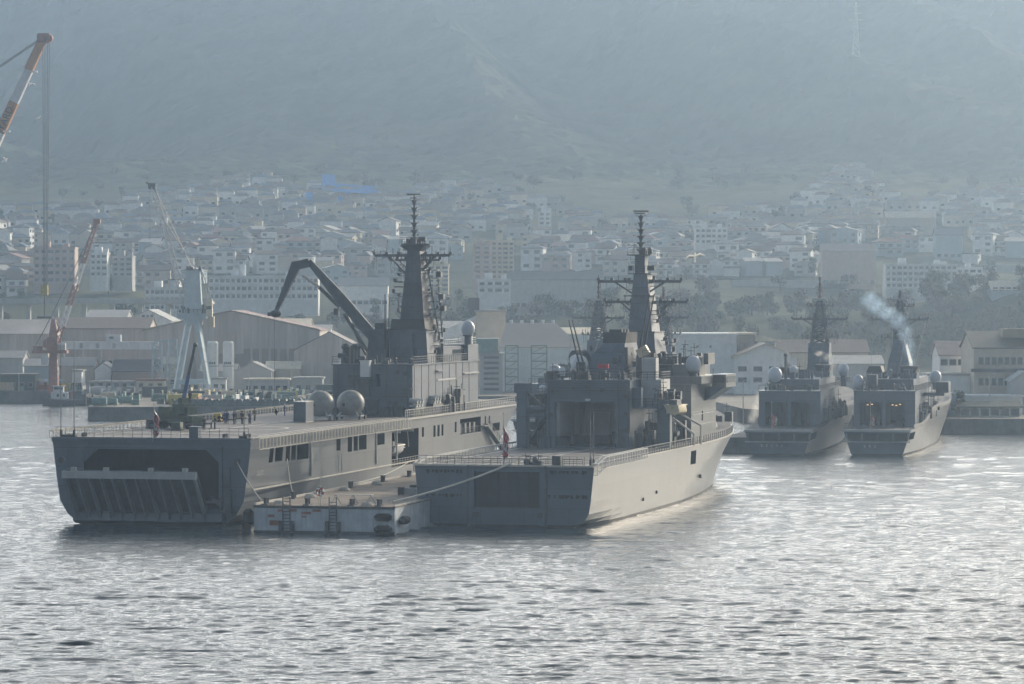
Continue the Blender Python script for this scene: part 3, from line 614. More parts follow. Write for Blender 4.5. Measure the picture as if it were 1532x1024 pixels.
# knuckle-boom deck crane
cr = empty('deck_crane', (100, -2.9, Z2)); cr.parent = LST
mb = MB(); mb.frus((-2.2, 2.2, -1.7, 1.5), (-1.6, 1.6, -1.2, .9), 0, 5.2); mb.box(-1.2, 1.2, -1.0, .3, 5.2, 6.2); mb.build('crane_house', 'craned', cr)
mb = MB(); A = (0, .6, 3.9); B = (-1, 10.7, 15.6); mb.beam(A, (-.5, 5.6, 9.7), 1.3, 1.6, w2=1.2, h2=1.7); mb.beam((-.5, 5.6, 9.7), B, 1.2, 1.7, w2=.8, h2=.85); mb.build('boom', 'craned', cr)
mb = MB(); mb.beam((-1, 10.6, 15.4), (-1, 12.9, 14.9), 1.1, 1.3, w2=1, h2=1.3); mb.beam((-1, 12.6, 15.3), (-1, 15.9, 8.0), 1.0, 1.5, w2=.6, h2=.55); mb.ball((-1, 16.0, 7.6), .75, (1, 1.2, .8), 12, 8); mb.box(-1.4, -.6, 15.5, 17.2, 7.2, 7.8); mb.build('jib', 'craned', cr)
mb = MB(); mb.tube((-1.5, 11.6, 13.5), (-1.2, 9.0, 11.6), .22, n=8); mb.build('ram_rod', 'rail', cr)
mb = MB(); mb.tube((-1.2, 9.0, 11.6), (-.9, 5.9, 8.6), .3, n=8); mb.box(-1.4, -.5, 6.0, 6.7, 7.4, 8.4)
mb.tube((-1, 5.2, 7.6), (-.8, 1.2, 1.4), .26, n=8); mb.tube((.2, 5.2, 7.6), (.2, 2.0, 1.2), .2, n=8); mb.beam((-1, 4.4, 6.3), (0, 1.6, 4.4), .2); mb.build('hydraulic_ram', 'dgrey', cr)
mb = MB(); mb.tube((-1, 16.2, 7.2), (-1, 16.2, -7), .04, n=5); mb.build('hoist_wire', 'dgrey', cr)
# accommodation ladder and boat bay fittings
mb = MB(); mb.beam((127, -13.4, 8.2), (138.5, -13.9, 3.4), .8, .35); rail(mb, [(127, -13.8, 8.3), (138.5, -14.2, 3.5)], h=1, sp=1.5); mb.box(124, 127.3, -14, -13.1, 8.0, 8.2); mb.box(138, 140, -14.6, -13.3, 3.2, 3.5); mb.build('accommodation_ladder', 'dgrey', LST)
mb = MB()
for x in (73, 80.5): mb.tube((x, -12.4, 9.1), (x, -12.6, 6.6), .08); mb.beam((x, -9.4, 9.0), (x, -13.3, 9.0), .3)
rail(mb, [(69.3, -13.0, 4.15), (84.6, -13.0, 4.15)], h=1.0, sp=1.5, m=0); mb.build('davit', 'lgrey', LST)
mb = MB()
for k, (x, z) in enumerate(((112.5, 7.3), (116, 7.3), (119, 7.3), (122, 7.3))): mb.box(x, x + 1.2, -12.6, -11.4, z, z + 1.5)
rail(mb, [(111.3, -12.95, 7.25), (125, -12.95, 7.25)], h=.9, sp=1.6); mb.build('bay_equipment', 'dgrey', LST)
text(LST, 'しもきた', (3.6, -13.05, 6.45), .8, 'lgrey', (R(90), 0, 0), 'stern_name')
mb = MB()
for x in (26.6, 60, 71.5): mb.box(x, x + .25, -13.2, -13.02, 5, 9.5)
for x in (39.6, 41.2): mb.tube((x, -13.2, 7.6), (x, -13.3, 4.9), .06)
mb.build('scupper_pipe', 'lgrey', LST)
mb = MB(); loft(mb, [[(x, -12.0 + s_ * w_, z) for s_, w_, z in ((-1, w, 7.0), (-1, w * .85, 6.2), (0, 0, 5.6 - q), (1, w * .85, 6.2), (1, w, 7.0))] for x, w, q in ((71, .9, -.1), (73, 1.05, .1), (76.5, .95, .1), (78.6, .05, -.9))]); mb.box(71, 77.8, -12.8, -11.2, 6.6, 6.7)
mb.add([(71, -12.9, 7.0), (71, -11.1, 7.0), (71, -11.2, 6.2), (71, -12, 5.7), (71, -12.8, 6.2)], [(0, 1, 2, 3, 4)])
o = mb.build('hull', 'white', None); bt = empty('ship_boat', (0, 0, 0), 0, 'small pale boat hanging in the large side opening of the landing ship', 'boat'); o.parent = bt
bt.location = LST.location; bt.rotation_euler = LST.rotation_euler
mb = MB(); mb.box(71.2, 72.4, -12.6, -11.4, 6.7, 7.7); mb.box(71.0, 71.2, -12.2, -11.8, 6.2, 7.8); mb.build('outboard_motor', 'dgrey', bt)
mb = MB(); mb.path([(71, -12.95, 7.05), (76.5, -13, 7.05), (78.6, -12, 7.05), (76.5, -11.0, 7.05), (71, -11.05, 7.05)], .14); mb.build('gunwale', 'rail', bt)
mb = MB(); mast_clutter(mb, 100.2, 104, -8.05, 25.5, 35.5, 1.9, .95, 22, 5); mast_clutter(mb, 99, 107, -7.6, Z2 + 1, 24, 3.1, 2.9, 12, 6); mb.build('mast_fitting', 'dgrey', mst)
mb = MB(); mb.box(AFT - .7, AFT, -11.9, -10.2, DZ + 3.95, DZ + 4.1); mb.box(AFT - .5, AFT, -11.4, -6.4, DZ + 2.9, DZ + 3.05); rail(mb, [(AFT - .5, -6.4, DZ + 3.05), (AFT - .5, -11.4, DZ + 3.05)], sp=1)
for y, z in ((-1.2, 13.2), (-3.4, 16.4), (-8.6, 12.6), (-10.9, 16.9), (-9.8, 17.1), (-6.6, 12.4)): mb.box(AFT - .3, AFT, y - .3, y + .3, z, z + .6)
for y in (-.6, -3.1, -8.1, -11.3): mb.tube((AFT - .1, y, DZ), (AFT - .1, y, Z2), .07, n=5)
mb.build('bulkhead_fitting', 'dgrey', isl)
# ---------------------------------------------------------------- mine warfare tender
UZ = 7.65
URA = empty('minesweeper_tender', (-1, 431, 0), pi / 2 - R(14), 'broad grey naval support ship with bright sunlit side, moored at centre stern-on', 'ship')
fs = prof([(-1, 7.6), (0, 8.6), (.35, 9.2), (.9, 10.2), (1.7, 10.75), (3.2, 11.0), (7.7, 11.45)])
fs_s = fs
fm = prof([(-1, 10.9), (0, 11.0), (.35, 11.05), (3.2, 11.2), (7.7, 11.45)])
def utop(x): return UZ if x < 62 else UZ + .9 * smooth(62, 141, x) + (1.6 * smooth(108, 141, x))
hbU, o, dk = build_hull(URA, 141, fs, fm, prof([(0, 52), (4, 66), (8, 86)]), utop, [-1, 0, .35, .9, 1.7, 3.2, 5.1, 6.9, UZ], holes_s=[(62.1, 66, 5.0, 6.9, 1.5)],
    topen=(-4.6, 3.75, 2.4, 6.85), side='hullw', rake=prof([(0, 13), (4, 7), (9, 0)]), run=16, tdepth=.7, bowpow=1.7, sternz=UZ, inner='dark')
mb = MB()
mb.box(-.30, 0, 3.75, 4.4, .2, UZ - .1); mb.box(-.30, 0, -5.25, -4.6, .2, UZ - .1); mb.box(-.18, -.002, -4.6, 3.75, 6.85, 7.25); mb.box(-.16, -.003, -4.6, 3.75, .3, 2.4)
mb.build('stern_door_frame', 'navy', URA)
mb = MB(); mb.box(-.34, -.02, 4.4, 4.62, .1, UZ - .05); mb.box(-.34, -.02, -5.5, -5.25, .1, UZ - .05); mb.box(-.22, -.1, -4.6, 3.75, 2.36, 2.46)
mb.box(-.5, -.1, 3.2, 3.9, 1.2, 1.9); mb.box(-.5, -.1, -5.0, -4.4, 1.2, 1.9); mb.build('door_track', 'dgrey', URA)
mb = MB(); mb.box(.45, .6, -4.5, 3.7, 2.45, 6.8)
for k in range(7): mb.box(.38, .45, -4.4 + k * 1.3, -4.3 + k * 1.3, 2.5, 6.75)
mb.build('stern_door', 'door', URA)
mb = MB(); q = random.Random(4)   # rows of small mooring and launching ports on the transom
for z in (6.75, 3.75):
    for y0, y1 in ((5.3, 9.9), (-10.6, -5.9)):
        y = y0
        while y < y1:
            a = q.uniform(.12, .3); mb.add([(-.02, y, z + .28), (-.02, y + a * 2, z + .28), (-.02, y + a, z - .12), (-.09, y, z + .28), (-.09, y + a * 2, z + .28), (-.09, y + a, z - .12)], [(3, 4, 5), (0, 3, 5, 2), (4, 1, 2, 5), (0, 1, 4, 3)]); 
            if q.random() < .3: mb.box(-.08, -.02, y, y + .3, z - .15, z + .32)
            y += q.uniform(.3, .75)
        mb.box(-.06, -.01, y0 + .8, y1 - .6, z + .0, z + .05)
mb.build('transom_port', 'black', URA)
mb = MB()
for y0, y1, x0, x1 in ((-.15, .15, 1.5, 52), (9.9, 10.2, 1.5, 54), (-10.2, -9.9, 1.5, 54)): mb.box(x0, x1, y0, y1, UZ + .004, UZ + .012)
mb.beam((5, 7.5, UZ + .012), (50, -1.5, UZ + .012), .34, .008)
mb.beam((8, 6, UZ + .016), (8, -7, UZ + .016), .3, .008)
for k in range(40):
    a = 2 * pi * k / 40; b = 2 * pi * (k + 1) / 40
    mb.add([(27 + r * cos(t), 0 + r * sin(t), UZ + .022) for r, t in ((6.6, a), (7.0, a), (7.0, b), (6.6, b))], [(0, 1, 2, 3)])
mb.build('deck_marking', 'line', dk)
mb = MB(); mb.box(-.3, .15, -11.4, 11.4, UZ - .16, UZ + .06); mb.build('deck_edge', 'rail', URA)
mb = MB(); rail(mb, [(.4, -11, UZ), (.4, 11, UZ)], h=1.1, sp=.9, r=.035, post=.06); rail(mb, [(1.6, -9.6, UZ - .05), (1.6, 9, UZ - .05)], h=.8, sp=1.1, r=.05); clutter(mb, .5, 2, -4.5, -2.5, UZ, 12, .8, 2); mb.box(.4, 1.8, -7.1, -6.0, UZ, UZ + 1.2); mb.build('stern_railing', 'dgrey', URA)
mb = MB(); net_walk(mb, [(.5, -11.2, UZ + .2), (4, -11.5, UZ + 1.0), (29, -11.5, UZ + 1.05)], .55, -1, 1.35); mb.build('safety_net', 'lgrey', URA)
mb = MB(); net_walk(mb, [(.5, 11.2, UZ + .1), (6, 11.5, UZ + .6), (60, 11.5, UZ + .7)], .5, 1, 1.0); mb.build('safety_net', 'lgrey', URA)
def upt(x): return (x, -hbU(x, utop(x)) + .05, utop(x))
mb = MB(); rail(mb, [upt(x) for x in (29, 40, 50, 60, 70, 80, 90, 100, 110)], h=1.1, sp=1.5, r=.06, post=.09); mb.build('side_railing', 'dgrey', URA)
mb = MB()
for a, b in zip(range(28, 118, 6), range(34, 124, 6)): mb.beam(upt(a), upt(b), .22, .16)
mb.build('gunwale', 'rail', URA)
for y in (-11.15, -10.75):
    mb = MB(); mb.tube((.9, y, UZ), (.9, y, UZ + 6.6), .07, .04, n=6); mb.tube((.9, y, UZ), (.9, y, UZ + .8), .15, n=8); mb.build('whip_antenna', 'dgrey', URA)
flagstaff(URA, .6, .2, UZ, 6.4, 1.2, 3.6)
# hangar
HX, HT = 51.5, 16.9
yl, yr = 6.9, -4.9
mb = MB(); mb.wall((HX, yl), (HX, yr), UZ, HT, [(yl - 5.75, yl + 2.85, UZ + .15, 13.95)], 12, (1, 0), 0, 1)
mb.wall((HX, yr), (88, yr), UZ, HT, [(3, 4.2, UZ + .2, UZ + 2.3), (10, 14, UZ + .2, UZ + 3.4)], 1.5, (0, 1), 0, 1); mb.wall((88, yl), (HX, yl), UZ, HT, [], 1, (0, -1)); mb.box(HX - .15, 88, yr - .12, yl + .12, HT, HT + .15)
mb.box(HX - .3, HX, yl - 9.5, yl - .9, 14.0, 14.3); mb.box(HX - .02, HX + .2, yr, yl, 14.4, 14.5)
han = mb.build('hangar', ['navy', 'lgrey'], URA)
mb = MB()
for k in range(6): mb.box(HX + 1 + k * 1.7, HX + 1.3 + k * 1.7, 5.3, 5.7, UZ + .15, 13.9)
mb.box(HX + 11.2, HX + 11.9, 0.4, 3.3, UZ + .2, UZ + 4.6); mb.box(HX + 10, HX + 11.9, -2.6, -.6, UZ + .2, UZ + 3.4); mb.box(HX + 11.5, HX + 11.9, -2.8, 5.6, UZ + 4.7, UZ + 5.0)
for y in (4.8, 4.1, -1.0): mb.tube((HX + 11.4, y, UZ + .2), (HX + 11.4, y, UZ + 6), .2)
mb.build('hangar_fitting', 'lgrey', han)
mb = MB(); mb.box(HX + 8, HX + 11, -2.8, -.6, UZ + .2, UZ + 2.0); mb.box(HX + .5, HX + 3, 4.2, 5.6, UZ + .15, UZ + 1.5); mb.box(HX + 9, HX + 11, -.2, 5.2, UZ + .2, UZ + 1.4); mb.build('stowed_gear', 'dgrey', han)
mb = MB(); mb.box(HX - .5, HX, .6, 1.3, 14.15, 14.45); mb.build('hangar_lamp', 'white', han)
mb = MB(); rail(mb, [(88, yl, HT + .15), (HX, yl, HT + .15), (HX, yr, HT + .15), (86, yr, HT + .15)], h=1.15, sp=1.1, r=.05, post=.07); clutter(mb, HX + .5, HX + 4, yr, yl, HT + .15, 38, 1.3, 8); mb.build('roof_railing', 'dgrey', han)
mb = MB(); mb.box(HX + 2.6, HX + 3, -1.3, .2, HT + 1.7, HT + 2.3); mb.build('red_panel', 'red', han)
doors(URA, [(HX, -4.0, UZ + .1, 1.4, 2.6, 'x')]); 
mb = MB(); mb.box(HX - .08, HX, -4.7, -3.2, UZ + 4.5, UZ + 4.8); mb.box(HX - .7, HX, yl - .6, yl + .3, UZ, UZ + 1.6); mb.tube((HX - .8, 7.2, UZ), (HX - .8, 7.2, UZ + 1.3), .5, n=10); mb.box(HX - .5, HX, -4.9, -4.4, UZ, UZ + 2); mb.build('wall_locker', 'navy2', URA)
# funnel
mb = MB(); mb.frus((63, 75, -1.4, 3.6), (64, 74, -1.4, 3.3), HT, 20.3); mb.frus((64, 74, -1.4, 3.3), (65, 73, -1.3, 1.6), 20.3, 22.0); fn = mb.build('funnel', 'navy2', URA)
mb = MB(); mb.frus((65, 73, -1.35, 1.9), (65.3, 72.6, -1.5, 1.9), 22.0, 23.5); 
for k in range(3): mb.box(66 + k * 2, 67 + k * 2, -.6, 1.2, 23.5, 23.9)
mb.build('funnel_cap', 'black', fn)
mb = MB(); mb.box(64, 68, -1.9, -1.42, 18.2, 21.4); mb.box(63.5, 64, -.6, .2, 19.0, 20.0); mb.build('louvre', 'dgrey', fn)
radome(URA, 62, 4.6, HT, 1.25, .6, tall=1.15); radome(URA, 64, 5.6, HT + .6, .9, 1.1); radome(URA, 58, 6.2, HT, .5, .4, tall=1.5); radome(URA, 70, 3.7, HT + 1.4, .45, .7)
mb = MB(); mb.tube((70, 6.6, HT), (70, 6.6, HT + .9), .9, n=12); mb.tube((69.4, 6.9, HT + 2.3), (70.6, 5.8, HT + 2.6), 1.7, 1.55, n=20); mb.tube((70.6, 5.8, HT + 2.6), (71, 5.5, HT + 2.7), 1.5, .5, n=20); mb.build('dish_radar', 'dgrey', URA)
# mast tower
mb = MB(); mb.frus((78, 92, -4.2, 2.6), (80, 91, -2.8, 2.0), 12, 17.5); mb.frus((80, 89, -2.8, 2.0), (81, 88, -2.2, 1.9), 17.5, 23.4); mb.frus((81, 87, -1.9, 1.7), (82, 85.5, -.95, 1.05), 23.4, 31.9); mb.box(82.3, 84.6, -.55, .95, 31.9, 34.6)
mt = mb.build('mast', 'navy2', URA)
mb = MB(); mb.box(80.5, 88, -2.4, 2.1, 23.35, 23.5); mb.box(81.3, 85.8, -1.6, 1.8, 31.85, 32.0); mb.box(81.5, 85.4, -1.5, 2.0, 34.6, 34.75); rail(mb, [(81.4, 1.8, 32), (81.4, -1.6, 32)], sp=.8); rail(mb, [(81.6, 1.9, 34.7), (81.6, -1.4, 34.7)], sp=.8); mb.box(81, 86, -2.2, 2.4, 28.6, 28.75)
clutter(mb, 82, 84, -1.2, 1.4, 34.75, 8, 1.2, 9); mb.box(81.8, 82.3, -2.1, -1.0, 32.4, 33.1); mb.box(81.8, 82.3, 1.2, 1.8, 32.4, 33.1); mb.build('mast_platform', 'dgrey', mt)
mb = MB(); yard(mb, 82.8, .3, 30.8, 6.2, r=.16, drop=1.7, inner=1.2, seed=7); yard(mb, 83.6, -.5, 27.8, 6.2, r=.16, drop=1.9, inner=1.6, seed=9); mb.build('yardarm', 'dgrey', mt)
mb = MB(); disks(mb, 83, .2, 34.7, 40.6, 6, .6); mb.box(82, 84, -.6, 1.0, 40.7, 40.85); mb.box(82.8, 83.2, -1.0, 1.3, 41.0, 41.2); mb.build('topmast', 'dgrey', mt)
for (a, b) in (((70, -2.3, 20.5), (72, -3.4, 29)), ((70, -2.9, 20.5), (72, -4.1, 29)), ((58, 3.8, HT + 2.5), (60, 5.7, 25.3)), ((58, 3.2, HT + 2.5), (60, 5.2, 25.3))):
    mb = MB(); mb.tube(a, b, .14, .09, n=6); mb.box(a[0] - .3, a[0] + .3, a[1] - .3, a[1] + .3, a[2] - 2.8, a[2]); mb.build('whip_antenna', 'black', URA)
mb = MB(); mb.beam((66, -3.0, 20.4), (66, -4.4, 21.2), 1.1, 1.2); mb.build('searchlight_housing', 'tan', URA)
mb = MB(); mb.box(65.5, 66.5, -3.6, -2.8, HT, 20.2); 
for z in (18, 19, 20): mb.box(67.5, 69, -5.0, -3.4, z, z + .5)
mb.build('searchlight_stand', 'dgrey', URA)
# bridge superstructure forward
BT = 15.8
mb = MB(); mb.wall((73.9, 3), (73.9, -9.1), UZ, BT, [(8.6, 9.6, UZ + .3, UZ + 2.3)], 1, (1, 0), 0, 1); mb.wall((73.9, -9.1), (93, -9.1), utop(80), BT, [(8, 9, 10.5, 12)], .6, (0, 1), 0, 1); mb.wall((93, -9.1), (93, 9), 8, BT, [], 1, (-1, 0)); mb.box(73.5, 93.2, -9.3, 9, BT, BT + .2)
mb.box(88, 93, 5, 9, UZ, BT)
mb.box(75, 92, -10.4, -2, BT + .2, BT + 1.3); mb.box(76, 91, -8.6, -2, BT + 1.3, BT + 3.0); mb.box(84, 92, -12.3, -10.2, BT - .5, BT + 1.4)
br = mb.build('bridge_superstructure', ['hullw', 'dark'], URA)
mb = MB(); mb.frus((84, 92, -12, -9.2), (84, 92, -9.3, -9.1), BT - .5, BT - 2.4); mb.build('bridge_wing_bracket', 'navy', br)
mb = MB(); rail(mb, [(75, -2.2, BT + 3), (76, -8.6, BT + 3), (91, -8.6, BT + 3)], sp=1.1, r=.05); clutter(mb, 76, 90, -9.5, -3, BT + 3, 26, 1.8, 31)
for k in range(4): mb.box(76.2, 76.4, -6.6, -4.8, BT + 3.1 + k * .4, BT + 3.25 + k * .4)
mb.box(77, 82, -11.0, -10.3, BT + 3, BT + 4.6); mb.build('roof_equipment', 'dgrey', br)
mb = MB(); mb.box(77.5, 82, -9.6, -7.4, BT + 1.3, BT + 4.0); mb.box(75.4, 76, -6, -4.2, BT + 1.3, BT + 2.9); mb.build('sensor_cabin', 'dgrey', br)
mb = MB(); mb.box(84.5, 91.5, -12.36, -12.3, BT + .2, BT + 1.1); mb.box(83.95, 84, -12.1, -10.4, BT + .2, BT + 1.1); mb.build('window', 'glass', br)
radome(URA, 76, -9.0, BT + 1.3, 1.12, .5, tall=1.15); 
mb = MB(); 
for k in range(3): mb.box(74, 93, -9.14, -9.1, 10 + k * 1.9, 10.06 + k * 1.9)
mb.box(74.5, 91, -9.2, -9.1, 11.5, 11.6); mb.build('plate_seam', 'lgrey', br)
# starboard boat deck: platform on columns, rescue boat, davits
mb = MB(); mb.box(53, 66, -8.8, -4.95, 13.1, 13.4); mb.box(54.5, 56.2, -9.9, -8.1, UZ, 14.2); mb.box(53, 54, -6.2, -5, 13.4, 16); mb.build('boat_platform', 'navy', URA)
mb = MB(); mb.box(58, 64, -8, -5.1, 13.4, 17); mb.box(58, 60, -7.2, -5.3, 17, 20); mb.build('side_house', 'lgrey', URA)
mb = MB(); rail(mb, [(53, -5, 13.4), (53, -8.7, 13.4), (66, -8.7, 13.4)], sp=.8, r=.06, post=.08); rail(mb, [(58, -5, 17), (58, -8, 17), (64, -8, 17)], sp=.8, r=.06); rail(mb, [(58, -5.3, 20), (58, -7.2, 20)], sp=.8)
clutter(mb, 53, 60, -10.6, -8, 14.2, 16, 1.7, 17); clutter(mb, 60, 72, -8.6, -5, UZ, 44, 3.4, 18); clutter(mb, 53, 60, -8, -5, UZ, 18, 2.5, 19); mb.build('platform_railing', 'dgrey', URA)
mb = MB(); mb.beam((55, -10.2, 11.8), (55, -13.2, 9.6), .25); mb.beam((55, -13.2, 9.6), (55, -13.2, 8), .22); mb.beam((59, -10.2, 12.4), (59, -13.4, 10.6), .25); mb.beam((59, -13.4, 10.6), (59, -13.4, 8), .22); mb.beam((53, -9.9, 12.6), (61, -10.4, 12.6), .4); mb.build('davit', 'rail', URA)
mb = MB(); loft(mb, [[(x, -11.2 + s_ * w_ + .35 * (z - 13), z) for s_, w_, z in ((-1, w, 13.7), (-1, w * .85, 12.8), (0, 0, 12.3), (1, w * .85, 12.8), (1, w, 13.7))] for x, w in ((50, 1.0), (55, 1.1), (58, .1))]); mb.box(50, 56.5, -12, -10.2, 13.55, 13.7)
mb.add([(50, -11.95, 13.7), (50, -9.95, 13.7), (50, -10.4, 12.8), (50, -11.44, 12.3), (50, -12.1, 12.8)], [(0, 1, 2, 3, 4)])
rb = empty('rescue_boat', URA.location.copy(), URA.rotation_euler.z, 'cream rescue boat slung on davits beside the tender bridge', 'boat'); o = mb.build('hull', 'tan', rb)
mb = MB(); mb.box(51, 54, -11.6, -10.5, 13.7, 14.4); mb.build('cockpit', 'dgrey', rb)
# port side frames and derricks
mb = MB(); mb.box(50, 52, 9.4, 10.8, UZ, 15.6); mb.box(50.5, 62, 6.9, 9.5, 12.9, 13.4); mb.box(50.6, 51.6, 9.0, 11.3, 15.2, 16.6); mb.box(50.6, 51.4, 6.9, 9.6, 11.9, 12.3); mb.box(60, 61, 9.4, 10.4, UZ, 13); mb.box(50.6, 61, 9.6, 10.2, 12.3, 12.9); mb.build('port_gantry', 'navy', URA)
mb = MB(); clutter(mb, 50.5, 60, 7, 10.8, 13.4, 30, 1.6, 41); clutter(mb, 50.5, 60, 7, 10.8, UZ, 30, 2.6, 42); mb.beam((52, 9.4, UZ + 1), (56, 7.2, 12.6), .5); mb.beam((52, 8.6, UZ + .5), (58, 9.8, 12), .4); mb.beam((50.6, 9.0, 15), (50.6, 7.2, 13.4), .25); mb.beam((51, 7, 13.4), (51, 10.6, 16), .2); mb.tube((51, 7.6, UZ), (51, 7.6, UZ + 2.4), .5); mb.build('winch_gear', 'dgrey', URA)
radome(URA, 74, 13.4 - 2.4, HT - 1.6, .95, 1.6); radome(URA, 66, 10.9, 14.0, .7, .6)
# foredeck gun, winches
mb = MB(); clutter(mb, 93, 122, -7, 6, 9.2, 70, 2.2, 51); mb.frus((98, 103, -7.5, -4), (99, 102, -7, -4.6), 8.8, 11.4); mb.box(94, 96, -8, -6, 8.6, 12.0); mb.build('foredeck_gear', 'dgrey', URA)
mb = MB(); mb.tube((139, 0, 10), (139, 0, 17), .1, .05); mb.build('jackstaff', 'dgrey', URA)
mb = MB(); mb.tube((70, -11.35, 3.0), (70, -11.0, 3.0), .28, n=10); mb.tube((30.5, -11.3, 1.9), (30.5, -11.0, 1.9), .22, n=10); mb.tube((39, -11.35, 2.4), (39, -11.0, 2.4), .22, n=10); mb.build('discharge_port', 'black', URA)
mb = MB(); mast_clutter(mb, 81, 86, -.1, 24, 31, 1.8, 1.0, 16, 15); mast_clutter(mb, 79, 90, -.4, 17.5, 23, 2.4, 2.1, 14, 16); mast_clutter(mb, 64, 72, 1.0, 18, 22, 2.5, 1.8, 10, 17); mb.build('mast_fitting', 'dgrey', mt)
mb = MB()
for y, z in ((5.9, 15.2), (-4.3, 14.6), (-4.4, 12.2), (6.3, 12.0), (3, 15.6), (-1, 15.4), (1.2, 15.9)): mb.box(HX - .3, HX, y - .25, y + .25, z, z + .5)
for y in (6.5, -3.3, -4.7): mb.tube((HX - .1, y, UZ), (HX - .1, y, HT), .07, n=5)
mb.box(HX - .8, HX, -4.8, 6.8, 15.6, 15.7); rail(mb, [(HX - .8, 6.8, 15.7), (HX - .8, -4.8, 15.7)], sp=1.0, h=.9)
mb.build('hangar_front_fitting', 'dgrey', han)
# ---------------------------------------------------------------- destroyers
M['redmast'] = mat('faded_red_mast_paint', (.14, .07, .06), .6); M['w_dark'] = M['dgrey']
def destroyer(loc, th, label, mastx, masty, hangx, seed, hangw=(5.6, -5.9), mtop=32.8, yz=24.3, blocks=(), plated=False, posts=1):
    D = empty('destroyer', (*loc, 0), pi / 2 - th, label, 'warship')
    dz = 4.7
    fs = prof([(-1, 3.8), (0, 4.3), (.35, 4.7), (2.4, 5.4), (2.41, 5.45), (4.7, 6.1)])
    fm = prof([(-1, 5.6), (0, 6.0), (.35, 6.1), (4.7, 6.9), (8, 7.1)])
    def top(x): return dz + 2.5 * smooth(14, 44, x) + 2.2 * smooth(70, 125, x)
    gal = [(y0, y0 + 2.45) for y0 in (-5.5, -2.75, 0.05, 2.85)]
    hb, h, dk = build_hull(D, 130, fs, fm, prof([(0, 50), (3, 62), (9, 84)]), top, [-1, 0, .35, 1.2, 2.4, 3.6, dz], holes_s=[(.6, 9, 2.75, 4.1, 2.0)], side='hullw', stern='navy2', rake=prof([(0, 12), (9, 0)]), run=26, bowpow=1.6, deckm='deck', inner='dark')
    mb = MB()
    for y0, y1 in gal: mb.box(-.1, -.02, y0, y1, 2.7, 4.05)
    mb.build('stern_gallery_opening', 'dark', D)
    mb = MB(); mb.box(-.4, .3, -6.2, 6.2, dz - .42, dz); mb.box(-.2, -.04, -6, 6, 2.4, 2.62); mb.build('deck_edge', 'lgrey', D)
    mb = MB(); rail(mb, [(.2, -6, dz), (.2, 6, dz)], sp=1.5); rail(mb, [(hangx - 1, 6.2, dz), (.2, 6, dz)], sp=1.8); mb.build('stern_railing', 'dgrey', D)
    mb = MB()
    for a in range(6, 96, 6):
        p, q_ = ((x, -hb(x, top(x)) - .02, top(x)) for x in (a, a + 6)); mb.add([p, q_, (q_[0], q_[1], q_[2] + .75), (p[0], p[1], p[2] + .75), (p[0], p[1] + .15, p[2]), (q_[0], q_[1] + .15, q_[2]), (q_[0], q_[1] + .15, q_[2] + .75), (p[0], p[1] + .15, p[2] + .75)], [(0, 1, 2, 3), (7, 6, 5, 4), (3, 2, 6, 7)])
    mb.build('bulwark', 'dgrey', D)
    flagstaff(D, .4, 1.2, dz, 5.0, .8, 2.2)
    hl, hr = hangw; ht = 11.2; w_ = hl - hr; mid = w_ / 2
    wins = [(1.1, mid - .35, dz + .1, 9.3), (mid + .25, w_ - 1.9, dz + .1, 9.3)]
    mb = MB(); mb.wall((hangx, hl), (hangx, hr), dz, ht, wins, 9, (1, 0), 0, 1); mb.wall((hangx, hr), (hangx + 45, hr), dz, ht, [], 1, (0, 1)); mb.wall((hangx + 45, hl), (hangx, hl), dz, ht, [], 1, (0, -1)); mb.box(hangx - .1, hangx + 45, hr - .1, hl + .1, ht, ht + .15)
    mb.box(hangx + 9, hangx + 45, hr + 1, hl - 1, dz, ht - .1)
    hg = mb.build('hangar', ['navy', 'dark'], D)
    mb = MB(); clutter(mb, hangx + 3, hangx + 8, hr + 1.5, hl - 1.5, dz, 16, 2.6, seed); mb.box(hangx + 4, hangx + 6, hl - 3.4, hl - 2.9, dz, dz + 3.6); mb.build('hangar_gear', 'dgrey', hg)
    mb = MB(); rail(mb, [(hangx, hl, ht + .15), (hangx, hr, ht + .15), (hangx + 40, hr, ht + .15)], sp=1.2, r=.05, post=.07); clutter(mb, hangx + 1, hangx + 10, hr + .5, hl - .5, ht, 22, 1.4, seed + 1); mb.build('roof_railing', 'dgrey', hg)
    mb = MB(); clutter(mb, hangx + 4, hangx + 40, hr - 1.3, hr - .3, top(30) - .4, 46, 3.2, seed + 2); clutter(mb, hangx + 4, hangx + 34, hl + .3, hl + 1.0, dz, 18, 2.2, seed + 5); mb.build('deck_fitting', 'dgrey', D)
    mb = MB(); mb.box(hangx + 10, hangx + 42, hr + 1.2, hl - 1.2, ht, ht + 2.1); clutter(mb, hangx + 10, hangx + 30, hr + 1.5, hl - 1.5, ht + 2.1, 26, 1.8, seed + 3); mb.build('upper_deckhouse', 'navy2', D)
    for bx, by0, by1, z1, cap in blocks:
        mb = MB(); mb.frus((bx, bx + 6, by1, by0), (bx + .3, bx + 5.6, by1 + .2, by0 - .2), ht, z1 - 1.2); f = mb.build('funnel', 'navy2', D)
        mb = MB(); mb.frus((bx, bx + 6, by1 - .1, by0 + .1), (bx + .6, bx + 5.4, by1 + .4, by0 - .4), z1 - 1.2, z1); mb.build('funnel_cap', 'black', f)
    # mast house + mast
    x, y = mastx, masty
    mb = MB(); mb.frus((x - 4, x + 5, y - 2.4, y + 2.4), (x - 3.4, x + 4, y - 2.1, y + 2.1), dz + 3, 15.8); mb.frus((x - 3.4, x + 4, y - 2.1, y + 2.1), (x - 2, x + 2, y - (2.1 if not plated else 1.0), y + (2.1 if not plated else 1.0)), 15.8, 19.6 if not plated else 20.4); ms = mb.build('mast_house', 'navy2', D)
